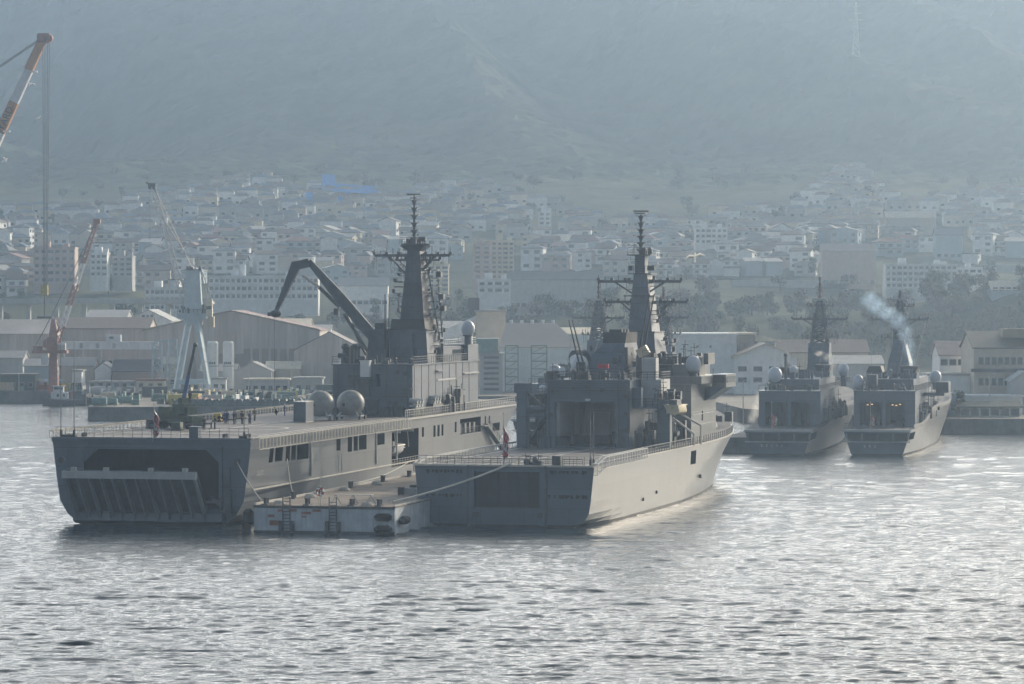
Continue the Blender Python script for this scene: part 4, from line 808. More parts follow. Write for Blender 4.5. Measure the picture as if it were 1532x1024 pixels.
    mb = MB(); lattice(mb, x, y, 19.4, 25.5, 1.55 if not plated else 1.1, .85, 5, r=.24); lattice(mb, x, y, 25.5, 28.2, .8, .35, 3, r=.17); mb.build('lattice_mast', 'mastd', ms)
    mb = MB(); mb.box(x - 1.4, x + 1.4, y - 1.5, y + 1.5, 25.4, 25.55); mb.box(x - 1, x + 1, y - 1.6, y + 1.6, 22.3, 22.45); mb.box(x - .9, x - .6, y - 1.7, y - .2, 23, 24.1); mb.ball((x - 1, y + .2, 21), .6, nu=10, nv=8); mb.build('mast_platform', 'dgrey', ms)
    mb = MB(); yard(mb, x, y, yz, 5.5, r=.17, drop=1.4, inner=1.0, seed=seed); yard(mb, x + .8, y, yz + 2.6, 2.6, r=.1, drop=.8, seed=seed + 3); yard(mb, x + .8, y, yz - 3.6, 3.6, r=.08, drop=.8, seed=seed + 4); mb.build('yardarm', 'dgrey', ms)
    mb = MB(); disks(mb, x, y, 28, mtop, 4, .42); mb.build('topmast', 'w_dark' if plated else 'redmast', ms)
    mb = MB(); mb.box(x - .5, x + .5, y - 1.5, y + 1.6, 28.0, 28.35); mb.build('radar_bar', 'lgrey', ms)
    mb = MB()
    for k in range(4): a = (x, y + (k - 1.5) * 3.4, yz); mb.tube(a, (x - 26 + 4 * k, y + (k - 1.5) * 3, ht + 2), .035, n=4)
    mb.build('signal_halyard', 'dgrey', ms)
    return D, ht
D1, ht = destroyer((48, 629), R(10.5), 'left one of the two stern-on grey warships, tall lattice mast, pale smoke on funnel', 68, -1.0, 14, 101, hangw=(5.1, -6.3), blocks=((44, -5.0, -2.6, 15.6, 1), (36, 1.2, 4.2, 15.2, 1)))
radome(D1, 24, 3.2, ht, 1.35, 1.4, tall=1.15); radome(D1, 30, .3, ht + 1.6, .8, 1.4); radome(D1, 40, -8.2, ht + .4, 1.05, 2.0, tall=1.2)
mb = MB(); mb.tube((26, 1.4, ht), (26, 1.4, ht + 6.6), .3, .24, n=8); mb.ball((26, 1.4, ht + 6.6), .4, nu=8, nv=6); mb.build('exhaust_pole', 'dgrey', D1)
def name_marks(D, n, y0, z):
    q = random.Random(n); mb = MB()
    for k in range(n):
        y = y0 - k * .92
        mb.box(-.06, -.02, y - .2, y + .2, z + .18, z + .26); mb.box(-.06, -.02, y - .04, y + .05, z - .2, z + .3); mb.box(-.06, -.02, y - .22, y + .12, z - .12 + .1 * (k % 2), z - .04 + .1 * (k % 2))
    mb.build('stern_name', 'white', D)
name_marks(D1, 5, 3.0, 1.75)
D2, ht = destroyer((65.8, 629), R(11.5), 'right one of the two stern-on grey warships, bright curved bow flank, blue smoke rising', 55, .8, 14, 202, hangw=(5.6, -5.7), mtop=30.0, blocks=((30, 4.9, 1.9, 15.6, 1), (30, -4.4, -1.7, 15.6, 1)), plated=True)
radome(D2, 20, 5.4, ht, 1.0, .5, tall=1.3); radome(D2, 40, -7.3, ht - .2, 1.15, 1.2, tall=1.1)
mb = MB(); mb.box(19, 22, 1.9, 3.6, ht, ht + 3); mb.box(32, 37, -10.4, -8, ht - .6, ht + 1.4); mb.box(32, 40, -9.6, -5.6, ht - 1.2, ht - .6); mb.build('sensor_mount', 'dgrey', D2)
name_marks(D2, 3, 2.2, 1.65)
for y, z in ((3.4, 8.6), (2.6, 8.7), (-1.2, 8.6), (-1.9, 8.5), (-2.6, 8.7)):
    mb = MB(); mb.box(17.5, 17.7, y - .16, y + .16, z, z + .16); mb.build('hangar_lamp', 'lamp', D2)
D3, ht = destroyer((6.0, 684), R(11.5), 'warship mostly hidden behind the central tender, thin mast left of its funnel', 60, -.5, 14, 303, mtop=32.2, blocks=((34, 1.5, -1.5, 15.6, 1),))
D4, ht = destroyer((20.5, 700), R(11.5), 'warship hidden behind the tender, lattice mast just right of its plated mast', 60, -.5, 14, 404, mtop=31.0, blocks=((34, 1.5, -1.5, 15.6, 1),))
mb = MB()
# ---------------------------------------------------------------- buildings of the shore and the town
cols = dict(w_white=(.82, .84, .84), w_cream=(.70, .64, .50), w_grey=(.46, .47, .47), w_beige=(.55, .50, .42), w_pink=(.58, .45, .40), w_brown=(.34, .29, .26), w_blue=(.40, .50, .56), w_tan=(.34, .29, .22), w_dark=(.10, .10, .11),
            r_dark=(.085, .09, .10), r_blue=(.08, .12, .17), r_brown=(.13, .085, .065), r_red=(.22, .10, .075), r_grey=(.16, .17, .175), r_light=(.36, .36, .35), r_pink=(.42, .34, .31), r_olive=(.12, .115, .085), r_bluebright=(.05, .16, .40))
for k, c in cols.items():
    M[k] = mat({'w': 'wall_', 'r': 'roof_'}[k[0]] + k[2:], c, .8 if k[0] == 'w' else .55, var=.12, scale=.5, streak=.22 if k[0] == 'w' else 0, streak_col=tuple(x * .45 for x in c), ribs=None)
M['shed'] = mat('corrugated_shed_wall', (.52, .47, .43), .7, var=.2, scale=.5, streak=.5, streak_col=(.26, .21, .18), stretch=(1, 1, .05)); M['shed2'] = mat('corrugated_shed_roof', (.40, .36, .34), .5, var=.25, scale=.08, stretch=(1, .2, 1))
M['tent'] = mat('pale_sheet_roof', (.58, .50, .42), .5, var=.08, scale=.1)
WORD = dict(w_white='white', w_cream='cream', w_grey='grey', w_beige='beige', w_pink='pinkish', w_brown='brown', w_blue='pale blue', w_tan='tan', w_dark='dark', r_dark='dark', r_blue='blue', r_brown='brown', r_red='red', r_grey='grey', r_light='pale', r_pink='pink', r_olive='olive', r_bluebright='bright blue')
def roof_mb(kind, x0, x1, y0, y1, z, rh, ov=.5, t=.25):
    mb = MB(); X0, X1, Y0, Y1 = x0 - ov, x1 + ov, y0 - ov, y1 + ov; cx, cy_ = (x0 + x1) / 2, (y0 + y1) / 2
    if kind == 'flat': mb.box(X0, X1, Y0, Y1, z, z + rh); mb.box(x0 + .5, x1 - .5, y0 + .5, y1 - .5, z + rh, z + rh + .06)
    elif kind == 'gx': mb.prismx([(Y0, z - .15), (cy_, z + rh), (Y1, z - .15), (Y1, z + t - .15), (cy_, z + rh + t), (Y0, z + t - .15)][::-1], X0, X1)
    elif kind == 'gy': mb.prismy([(X0, z - .15), (cx, z + rh), (X1, z - .15), (X1, z + t - .15), (cx, z + rh + t), (X0, z + t - .15)], Y0, Y1)
    elif kind == 'hip':
        k = min((x1 - x0), (y1 - y0)) * .42; mb.box(X0, X1, Y0, Y1, z - .1, z + .12)
        if x1 - x0 > y1 - y0: mb.add([(X0, Y0, z + .12), (X1, Y0, z + .12), (X1, Y1, z + .12), (X0, Y1, z + .12), (X0 + k + ov, cy_, z + rh), (X1 - k - ov, cy_, z + rh)], [(0, 1, 5, 4), (1, 2, 5), (2, 3, 4, 5), (3, 0, 4)])
        else: mb.add([(X0, Y0, z + .12), (X1, Y0, z + .12), (X1, Y1, z + .12), (X0, Y1, z + .12), (cx, Y0 + k + ov, z + rh), (cx, Y1 - k - ov, z + rh)], [(0, 1, 4), (1, 2, 5, 4), (2, 3, 5), (3, 0, 4, 5)])
    elif kind == 'tent': mb.box(X0, X1, Y0, Y1, z - .1, z + .12); mb.add([(X0, Y0, z + .12), (X1, Y0, z + .12), (X1, Y1, z + .12), (X0, Y1, z + .12), (X0 + 2, cy_, z + rh), (X1 - 7, cy_, z + rh)], [(0, 1, 5, 4), (1, 2, 5), (2, 3, 4, 5), (3, 0, 4)])
    elif kind == 'shed': mb.prismy([(X0, z), (X1, z + rh), (X1, z + rh + t), (X0, z + t)], Y0, Y1)
    return mb
def wall_mb(kind, x0, x1, y0, y1, z0, z, rh):
    mb = MB(); mb.box(x0, x1, y0, y1, z0, z); cx, cy_ = (x0 + x1) / 2, (y0 + y1) / 2
    if kind == 'gx': mb.prismx([(y0, z), (cy_, z + rh), (y1, z)][::-1], x0, x1)
    if kind == 'gy': mb.prismy([(x0, z), (cx, z + rh), (x1, z)], y0, y1)
    return mb
WIN = {}
def win_obj(par, x, y, z, w, h, m='glass', side=0):
    key = (round(w, 1), round(h, 1), side)
    if key not in WIN:
        mb = MB()
        if side == 0: mb.box(-w / 2 - .08, w / 2 + .08, -.05, .02, -.1, h + .08, 1); mb.box(-w / 2, w / 2, -.09, -.05, 0, h, 0)
        else: mb.box(-.02, .05, -w / 2 - .08, w / 2 + .08, -.1, h + .08, 1); mb.box(.05, .09, -w / 2, w / 2, 0, h, 0)
        o = mb.build('window', ['glass', 'w_grey'], par); WIN[key] = o
    else: o = WIN[key].copy(); C.objects.link(o); o.parent = par
    o.location = (x, y, z); return o
def bld(name, label, cat, px0, px1, pe, Y, zb, dep, roof, rh, wm, rm, win=None, group=None, ov=.4, wy=None, sink=0):
    """building seen between picture columns px0..px1 with its eaves at row pe, standing at distance Y; real metres"""
    a, b = P(px0, pe, Y), P(px1, pe, Y); w = b.x - a.x; H = a.z - zb
    e = empty(name, ((a.x + b.x) / 2, Y, zb), 0, label, cat, group)
    wall_mb(roof, -w / 2, w / 2, 0, dep, -sink, H, rh).build('wall', wm, e)
    roof_mb(roof, -w / 2, w / 2, 0, dep, H, rh, ov).build('roof', rm, e)
    if win:
        rows, colsn, ww, wh, z0, dz = win
        for r in range(rows):
            for c in range(colsn): win_obj(e, -w / 2 + w * (c + .5) / colsn, -.02, z0 + r * dz, ww, wh)
    return e, w, H
q = QZ
# shipyard, far left
bld('warehouse', 'long grey-brown shed at the left edge behind the striped crane', 'warehouse', -60, 72, 500, 1030, q, 30, 'gx', 4, 'shed', 'shed2', (1, 12, 1.6, 2.2, 3, 0))
bld('warehouse', 'dark brown shed with pale ridge right of the striped crane', 'warehouse', 74, 222, 492, 1062, q, 26, 'gx', 3.2, 'shed', 'r_brown', (1, 14, 1.5, 2.5, 4, 0))
e, w_, H = bld('factory_hall', 'white gabled hall with dark mark on its gable above the long white gantry', 'factory', 188, 256, 481, 1120, q, 30, 'gy', 3.6, 'w_white', 'r_light')
mb = MB()
for k in range(3): mb.box(-2 + k * 1.35, -1.1 + k * 1.35, -.12, 0, H + .5, H + 2.1)
mb.build('gable_mark', 'w_dark', e)
bld('warehouse', 'grey-roofed hall left of the white gabled hall', 'warehouse', 128, 187, 478, 1125, q, 26, 'gx', 2.8, 'w_grey', 'r_light')
e, w_, H = bld('warehouse', 'huge brown gabled shed behind the two white silos', 'warehouse', 214, 478, 495, 1005, q, 46, 'gy', 5.6, 'shed', 'r_red')
mb = MB()
for k in range(6): mb.box(-w_ / 2 + 29 + k * 2.6, -w_ / 2 + 30.9 + k * 2.6, -.16, 0, 1, 11)
mb.build('panel', 'w_tan', e)
mb = MB(); mb.box(-5, 5, -.2, 0, 0, 9.5); mb.box(-.1, .1, -.3, -.2, 0, 9.5); mb.build('sliding_door', 'w_brown', e)
mb = MB(); mb.beam((1, -.4, H + 5.5), (w_ / 2, -.4, H + .2), .5, .5); mb.beam((-1, -.4, H + 5.5), (-w_ / 2, -.4, H + .2), .5, .5); mb.build('verge', 'w_tan', e)
mb = MB()
for k in range(7): mb.box(-8 + k * 3.6, -5.9 + k * 3.6, 3, 12, H + 5.4 - abs(k * 3.6 - 7) * .22, H + 5.7 - abs(k * 3.6 - 7) * .22)
mb.build('rooflight', 'w_cream', e)
bld('warehouse', 'pale low building with bright eaves at the foot of the brown shed gable', 'warehouse', 418, 462, 488, 1060, q, 20, 'gx', 2, 'w_grey', 'w_cream', (1, 5, 1.2, 1.2, 8, 0))
bld('warehouse', 'pale blue-white shed behind the deck crane hook', 'warehouse', 444, 492, 500, 1080, q, 24, 'gx', 2.6, 'w_white', 'r_light')
e, w_, H = bld('warehouse', 'dark brown shed with white sign panel right of the crane hook', 'warehouse', 440, 545, 525, 985, q, 26, 'gy', 5.2, 'shed', 'r_brown')
mb = MB(); mb.box(w_ * .14, w_ * .28, -.2, 0, .5, 8.5); sp = mb.build('sign_panel', 'w_white', e)
mb = MB(); 
for k in range(3): mb.box(w_ * .16, w_ * .26, -.26, -.2, 1.2 + k * 2.6, 1.5 + k * 2.6); mb.box(w_ * .19, w_ * .205, -.26, -.2, 1.2 + k * 2.6, 3 + k * 2.6); mb.box(w_ * .23, w_ * .245, -.26, -.2, .9 + k * 2.6, 2.6 + k * 2.6)
mb.build('sign_mark', 'w_dark', sp)
# elevated white gantry
e = empty('conveyor_gantry', (P(92, 0, 985).x, 985, q), 0, 'long white elevated gantry with a white cabin on top in the shipyard', 'gantry')
L_ = P(236, 0, 985).x - P(92, 0, 985).x
mb = MB(); z0 = P(0, 523, 985).z - q; mb.box(0, L_, 0, 2.4, z0, z0 + 2.0); mb.box(-.1, L_ + .1, -.1, 2.5, z0 + 2, z0 + 2.2); mb.build('beam_box', 'w_white', e)
mb = MB()
for k in range(6): x = .5 + (L_ - 1) * k / 5; mb.beam((x, .3, 0), (x, .3, z0), .35); mb.beam((x, 2.1, 0), (x, 2.1, z0), .35)
for k in (1, 2, 3): mb.box(L_ * k * .17 + .5, L_ * k * .17 + 1.4, -.06, 0, z0 + .3, z0 + 1.7)
mb.build('support', 'w_grey', e)
mb = MB(); mb.box(L_ * .46, L_ * .46 + 4.2, 0, 2.4, z0 + 2.2, z0 + 4.1); cb = mb.build('cabin', 'white', e); mb = MB(); mb.box(L_ * .46 + 1, L_ * .46 + 2.2, -.06, 0, z0 + 3, z0 + 3.6); mb.build('window', 'glass', cb)
bld('warehouse', 'brown low shed with three bright rooflights below the long gantry', 'warehouse', 168, 236, 556, 972, q, 14, 'gx', 3, 'w_brown', 'r_dark')
bld('warehouse', 'wide shed with pale lean roof beside the striped crane base', 'warehouse', 88, 140, 548, 980, q, 12, 'gx', 2.2, 'w_beige', 'r_light')
for (a, b, p_, Y_, wm, rm, lb) in ((108, 122, 556, 962, 'w_white', 'r_light', 'small white block with two dark openings near the tugboat'), (132, 204, 573, 958, 'w_blue', 'r_light', 'long low blue-grey building behind the quay edge'), (204, 246, 570, 957, 'w_cream', 'r_red', 'cream box-like workshop left of the blue portal crane legs'),
        (276, 310, 572, 940, 'tan', 'r_brown', 'yellowish two-storey hut under the portal crane'), (318, 338, 568, 945, 'w_white', 'r_light', 'little white hut in front of the silos'), (440, 482, 567, 935, 'w_grey', 'r_light', 'grey building with tall windows left of the spherical tanks'),
        (366, 432, 569, 930, 'w_grey', 'w_cream', 'long low building with bright cream eaves behind the sailors'), (0, 52, 562, 962, 'olive', 'r_olive', 'dark green low shed at the left edge of the quay')):
    bld('workshop', lb, 'workshop', a, b, p_, Y_, q, 8, 'flat', .4, wm, rm, (1, max(2, int((b - a) / 11)), 1.1, 1.1, 1.0, 0))
bld('warehouse', 'small pale gabled shed right of the white silos', 'warehouse', 350, 406, 556, 960, q, 14, 'gy', 2.4, 'w_grey', 'r_light')
for (a, b, p_, Y_, zb, rk, wm, rm, lb) in ((-20, 34, 536, 1005, q, 'gx', 'w_grey', 'r_light', 'pale low roof at the left edge before the grey-brown shed'), (36, 84, 548, 990, q, 'gx', 'w_blue', 'r_light', 'blue-grey lean shed left of the striped crane pedestal'), (142, 166, 553, 975, q, 'gy', 'w_white', 'r_grey', 'narrow white gabled shed under the white gantry'),
        (236, 262, 545, 990, q, 'gx', 'w_cream', 'w_cream', 'cream block between white gantry and portal crane'), (300, 352, 556, 968, q, 'gx', 'w_grey', 'r_light', 'wide pale roof just behind the silo feet'), (398, 448, 552, 975, q, 'gx', 'w_beige', 'w_cream', 'low building with bright flat-pitched roof right of the small gabled shed'),
        (140, 214, 498, 1090, q, 'gx', 'w_grey', 'r_light', 'grey-roofed row seen above the dark brown shed'), (560, 640, 500, 1050, q, 'gx', 'w_white', 'r_light', 'pale shed directly behind the landing ship mast house')):
    bld('shed', lb, 'shed', a, b, p_, Y_, zb, 12, rk, 1.8, wm, rm, (1, max(3, int((b - a) / 9)), 1.0, 1.1, 1.2, 0))
# silos
for px, lb in ((318, 'left one of two white cylindrical silos beside the blue portal crane'), (341.5, 'right one of two white cylindrical silos beside the blue portal crane')):
    b0 = P(px, 580, 950); e = empty('silo', (b0.x, 950, q), 0, lb, 'silo', 'white silos'); mb = MB(); mb.tube((0, 0, .8), (0, 0, 13.3), 1.5, n=24); mb.tube((0, 0, 13.3), (0, 0, 13.7), 1.5, 1.1, n=24); mb.build('tank', 'white', e)
    mb = MB()
    for k in range(4): mb.beam((1.2 * cos(k * 1.57 + .8), 1.2 * sin(k * 1.57 + .8), 0), (1.2 * cos(k * 1.57 + .8), 1.2 * sin(k * 1.57 + .8), 1), .25)
    mb.tube((0, 0, 6.9), (0, 0, 7.05), 1.53, n=24); mb.build('band', 'w_dark', e)
    mb = MB()
    for k in range(4): mb.box(-1 + k * .5, -.68 + k * .5, -1.56, -1.3, 7.5, 8.1)
    mb.build('lettering', 'r_blue', e)
    mb = MB(); rail(mb, [(-1.2, -.6, 13.6), (1.2, -.6, 13.6)], sp=.8, r=.05); mb.beam((1.55, 0, 0), (1.55, 0, 13.6), .25); mb.build('ladder', 'rail', e)
# centre: behind the two big ships
e, w_, H = bld('warehouse', 'large pale-roofed warehouse with green scaffolding between the big ships', 'warehouse', 748, 868, 520, 950, q, 24, 'tent', 6.6, 'w_white', 'tent')
mb = MB()
for k in range(5): mb.tube((-w_ * .36 + k * 2.9, 12, H + 6.2), (-w_ * .36 + k * 2.9, 12, H + 7.4), .35, .5, n=8)
mb.build('ventilator', 'w_white', e)
for k, (a, b) in enumerate(((756, 775), (795, 818))):
    p0, p1 = P(a, 0, 944), P(b, 0, 944); e = empty('scaffold_tower', ((p0.x + p1.x) / 2, 944, q), 0, ('left' if k == 0 else 'right') + ' one of two green scaffold towers before the pale-roofed warehouse', 'scaffold', 'green scaffolds'); mb = MB(); w_ = p1.x - p0.x
    for lv in range(6):
        for s_ in (-1, 1):
            mb.beam((s_ * w_ / 2, 0, lv * 2.1), (s_ * w_ / 2, 0, lv * 2.1 + 2.1), .32); mb.beam((s_ * w_ / 2, 3, lv * 2.1), (s_ * w_ / 2, 3, lv * 2.1 + 2.1), .3)
        mb.beam((-w_ / 2, 0, lv * 2.1 + 2.1), (w_ / 2, 0, lv * 2.1 + 2.1), .28); mb.beam((-w_ / 2, 0, lv * 2.1), (w_ / 2, 0, lv * 2.1 + 2.1), .15)
    mb.build('frame', 'green', e)
e, w_, H = bld('gantry_building', 'teal-topped grey building with louvred front beside the landing ship radome', 'building', 718, 752, 531, 925, q, 12, 'flat', .4, 'w_grey', 'r_light'); mb = MB(); mb.box(-w_ / 2 - 1, w_ / 2 - 1.2, -.6, 10, H + .45, H + 4.3); mb.build('upper_box', 'teal', e)
mb = MB()
for k in range(8): mb.box(-w_ / 2 + 1, w_ / 2 - 1, -.2, 0, 1 + k * 1.4, 1.6 + k * 1.4)
mb.build('louvre', 'w_dark', e)
e, w_, H = bld('silo_building', 'concrete tower block with sloping conveyor wing behind the landing ship radome', 'building', 712, 756, 467, 985, q, 14, 'flat', .5, 'w_beige', 'r_light'); mb = MB(); mb.box(-w_ / 2 - 2.2, -w_ / 2 + 1, 1, 5, H, H + 4.0); mb.build('rooftop_box', 'w_dark', e)
mb = MB(); mb.prismy([(-w_ / 2 - 13, H - 7), (-w_ / 2, H - 1), (-w_ / 2, H - 4), (-w_ / 2 - 13, H - 10)], 2, 6); mb.build('conveyor_wing', 'w_white', e)
bld('warehouse', 'low white sheds seen between landing ship mast and radome', 'warehouse', 640, 706, 492, 1040, q, 20, 'gx', 2, 'w_white', 'r_light', (1, 8, 1.1, 1.2, 4, 0))
bld('warehouse', 'long bright-roofed shed just left of the tender funnel', 'warehouse', 838, 905, 500, 1010, q, 22, 'gx', 1.6, 'w_blue', 'w_cream')
e, w_, H = bld('warehouse', 'flat white warehouse with three round vents right of the tender mast', 'warehouse', 985, 1102, 502, 935, q, 30, 'flat', .5, 'w_white', 'w_white'); mb = MB()
for k in (-3.5, 0, 3.5): mb.tube((k, -.15, H - 3), (k, 0, H - 3), .32, n=12)
mb.build('vent', 'w_dark', e)
e, w_, H = bld('warehouse', 'arched-wall block with pale wing roof right of the flat white warehouse', 'warehouse', 1099, 1130, 501, 950, q, 20, 'flat', .5, 'w_tan', 'w_cream'); mb = MB(); mb.prismy([(w_ / 2, H), (w_ / 2 + 6.8, H - 1.4), (w_ / 2 + 6.8, H - 1.9), (w_ / 2, H - 1.9)], -.5, 20); mb.build('wing_roof', 'w_cream', e)
mb = MB()
for k in range(4): mb.ball((-w_ / 2 + .9 + k * 1.4, -.1, H - 3), .55, (1, .3, 2.4), 10, 8)
mb.build('arch', 'w_brown', e)
e, w_, H = bld('warehouse', 'white gabled warehouse with square windows left of the left warship', 'warehouse', 1099, 1192, 535, 925, q, 26, 'gy', 3.6, 'w_white', 'r_brown', (2, 4, 2.2, 1.2, 3.2, 2.9)); mb = MB(); mb.beam((0, -.5, H + 3.7), (w_ / 2 + .5, -.5, H), .3); mb.beam((0, -.5, H + 3.7), (-w_ / 2 - .5, -.5, H), .3); mb.build('verge', 'w_cream', e)
bld('warehouse', 'tan-roofed long hall behind the left warship mast', 'warehouse', 1165, 1300, 528, 985, q, 22, 'gx', 3.4, 'w_beige', 'r_brown', (1, 9, 1.6, 1.2, 3, 0))
bld('warehouse', 'grey shed seen between the masts of the two warships', 'warehouse', 1225, 1322, 545, 940, q, 18, 'gx', 2, 'w_grey', 'r_light', (1, 8, 1.4, 1.2, 3, 0))
# right quay
bld('office_building', 'white two-storey house with pink roof behind the right warship bow', 'building', 1406, 1458, 532, 790, q, 14, 'gx', 3.0, 'w_white', 'r_pink', (1, 4, 1.5, 1.3, 10.2, 0))
bld('annex', 'white windowless annex in front of the pink-roofed house', 'building', 1390, 1456, 562, 772, q, 12, 'flat', .4, 'w_white', 'r_light')
bld('annex', 'small blue-grey annex nearest the right warship bow', 'building', 1398, 1432, 592, 752, q, 8, 'flat', .4, 'w_blue', 'r_light', (1, 3, 1.0, 1.4, 1.2, 0))
e, w_, H = bld('office_building', 'large grey building with brown roof and window bands at the right edge', 'building', 1457, 1570, 521, 765, q, 22, 'gx', 3.4, 'w_beige', 'r_olive'); mb = MB(); mb.box(-w_ / 2 - .6, w_ / 2, -1.2, 0, H - 5.2, H - 4.5); mb.build('canopy', 'w_dark', e)
for z in (H - 3.6, H - 8.2):
    for k in range(11): win_obj(e, -w_ / 2 + 1.6 + k * 1.42, -.02, z, 1.0, 1.6)
mb = MB(); mb.box(-1.5, w_ / 2, 3, 9, H + 2.2, H + 4.2); mb.build('roof_cabin', 'w_tan', e)
e, w_, H = bld('shed', 'low shed with yellow-green roof at the foot of the large grey building', 'shed', 1436, 1526, 609, 742, q, 7, 'gx', .9, 'w_white', 'r_olive', (1, 6, 1.8, 1.5, .3, 0), ov=.6)
e, w_, H = bld('annex', 'pale canopy-roofed annex between grey building and low shed', 'building', 1442, 1530, 594, 752, q, 9, 'flat', .35, 'w_white', 'w_white')
bld('annex', 'small gabled porch at the right edge against the grey building', 'building', 1513, 1548, 570, 757, q, 7, 'gy', 2.0, 'w_grey', 'w_white')
# viaduct far left
e = empty('road_viaduct', (P(-60, 0, 1210).x, 1210, 6), 0, 'long pale elevated road crossing behind the left shipyard sheds', 'viaduct'); L_ = P(318, 0, 1210).x - P(-60, 0, 1210).x; z0 = P(0, 455, 1210).z - 6
mb = MB(); mb.box(0, L_, 0, 8, z0, z0 + .9); mb.box(0, L_, -.2, 0, z0 + .2, z0 + 1.9); mb.build('road_deck', 'w_grey', e); mb = MB()
for k in range(9): mb.box(3 + k * L_ / 9, 4.6 + k * L_ / 9, 2, 5, -6, z0)
mb.build('pier', 'w_grey', e)
# ---- apartment blocks and other large blocks of the town
def apart(px0, px1, p0, p1, Y, floors, ncol, wm, label, name='apartment_block', extra=None, dep=12):
    a, b = P(px0, p0, Y), P(px1, p1, Y); w = b.x - a.x; zb = b.z; H = a.z - zb
    e = empty(name, ((a.x + b.x) / 2, Y, zb), 0, label, 'apartment block'); fh = H / floors; mb = MB()
    mb.box(-w / 2, w / 2, 0, dep, -6, H); mb.box(-w / 2 - .2, w / 2 + .2, -.3, dep + .2, H, H + .6)
    for f in range(floors): mb.box(-w / 2, w / 2, -.5, 0, f * fh - .05, f * fh + .2)
    mb.build('wall', wm, e)
    for f in range(floors):
        for c in range(ncol):
            win_obj(e, -w / 2 + w * (c + .5) / ncol, -.02, f * fh + fh * .35, w / ncol * (.8 if (c % 4) == 2 else .55), fh * .42)
    mb = MB(); mb.box(-w * .3, -w * .3 + 3, 4, 8, H + .6, H + 3); mb.box(w * .2, w * .2 + 2.2, 4, 7, H + .6, H + 2.2); mb.build('rooftop_tank', wm, e)
    return e
apart(217, 276, 432, 466, 1350, 3, 8, 'w_white', 'white three-storey apartment block just left of the portal crane')
e = apart(312, 476, 415, 450, 1360, 3, 20, 'w_white', 'wide white three-storey apartment block behind the deck crane jib'); mb = MB(); mb.tube((-8.5, 5, 9), (-8.5, 5, 14), 1.3, n=14); mb.build('water_tank', 'w_white', e)
apart(708, 734, 368, 418, 1490, 7, 2, 'w_pink', 'pinkish narrow tower block right of the landing ship mast'); apart(735, 769, 362, 418, 1505, 8, 4, 'w_cream', 'cream banded tower block right of the landing ship mast')
apart(640, 671, 398, 437, 1450, 6, 3, 'w_cream', 'cream six-storey block right beside the landing ship yardarm')
apart(1325, 1432, 397, 432, 1430, 4, 13, 'w_white', 'white terraced block behind the right warship mast')
apart(1392, 1470, 402, 420, 1475, 2, 8, 'w_white', 'low white block uphill beside the white terraced block')
apart(135, 160, 380, 415, 1480, 4, 3, 'w_white', 'white four-storey block right of the striped crane boom'); apart(168, 198, 385, 415, 1490, 4, 3, 'w_grey', 'grey four-storey block between striped crane and portal crane')
apart(50, 112, 372, 425, 1500, 5, 6, 'w_pink', 'dull pink block behind the striped crane and hook wires')
apart(1040, 1088, 342, 366, 1680, 3, 6, 'w_white', 'white three-storey block up the slope right of the tender mast')
apart(715, 764, 420, 440, 1330, 2, 4, 'w_white', 'white box-shaped hall below the twin tower blocks'); apart(806, 824, 318, 338, 1850, 3, 2, 'w_white', 'narrow bright white block high on the slope right of centre')
for (a, b, p_, Y_, zb, wm, rm, lb) in ((760, 902, 419, 1370, 24, 'w_grey', 'r_grey', 'long grey-roofed school hall behind the tender yardarms'), (506, 580, 428, 1390, 25, 'w_white', 'r_light', 'long pale hall between deck crane boom and landing ship mast'),
        (1230, 1310, 376, 1560, 34, 'w_pink', 'r_pink', 'long pinkish hall above the left warship mast'), (1326, 1400, 326, 1790, 56, 'w_beige', 'w_cream', 'bright cream-roofed hall high on the right slope'), (1400, 1440, 352, 1720, 48, 'w_blue', 'r_blue', 'blue-walled hall below the cream-roofed hall'),
        (1484, 1524, 434, 1290, 30, 'w_blue', 'w_cream', 'pale building with bright roof on the near spur at right')):
    bld('hall', lb, 'hall', a, b, p_, Y_, zb, 12, 'gx', 3.2, wm, rm, (1, max(3, int((b - a) / 9)), 1.8, 1.4, 1.6, 0), sink=8)
BLOCKED = [(217, 276, 425, 470), (305, 480, 405, 455), (700, 775, 355, 445), (635, 675, 390, 440), (1320, 1472, 392, 436), (130, 200, 375, 420), (48, 114, 368, 428), (1036, 1092, 338, 370), (756, 905, 400, 436), (500, 584, 418, 446), (1226, 1314, 362, 392), (1322, 1404, 316, 340), (1396, 1444, 342, 366), (800, 828, 312, 342), (1480, 1528, 424, 446)]
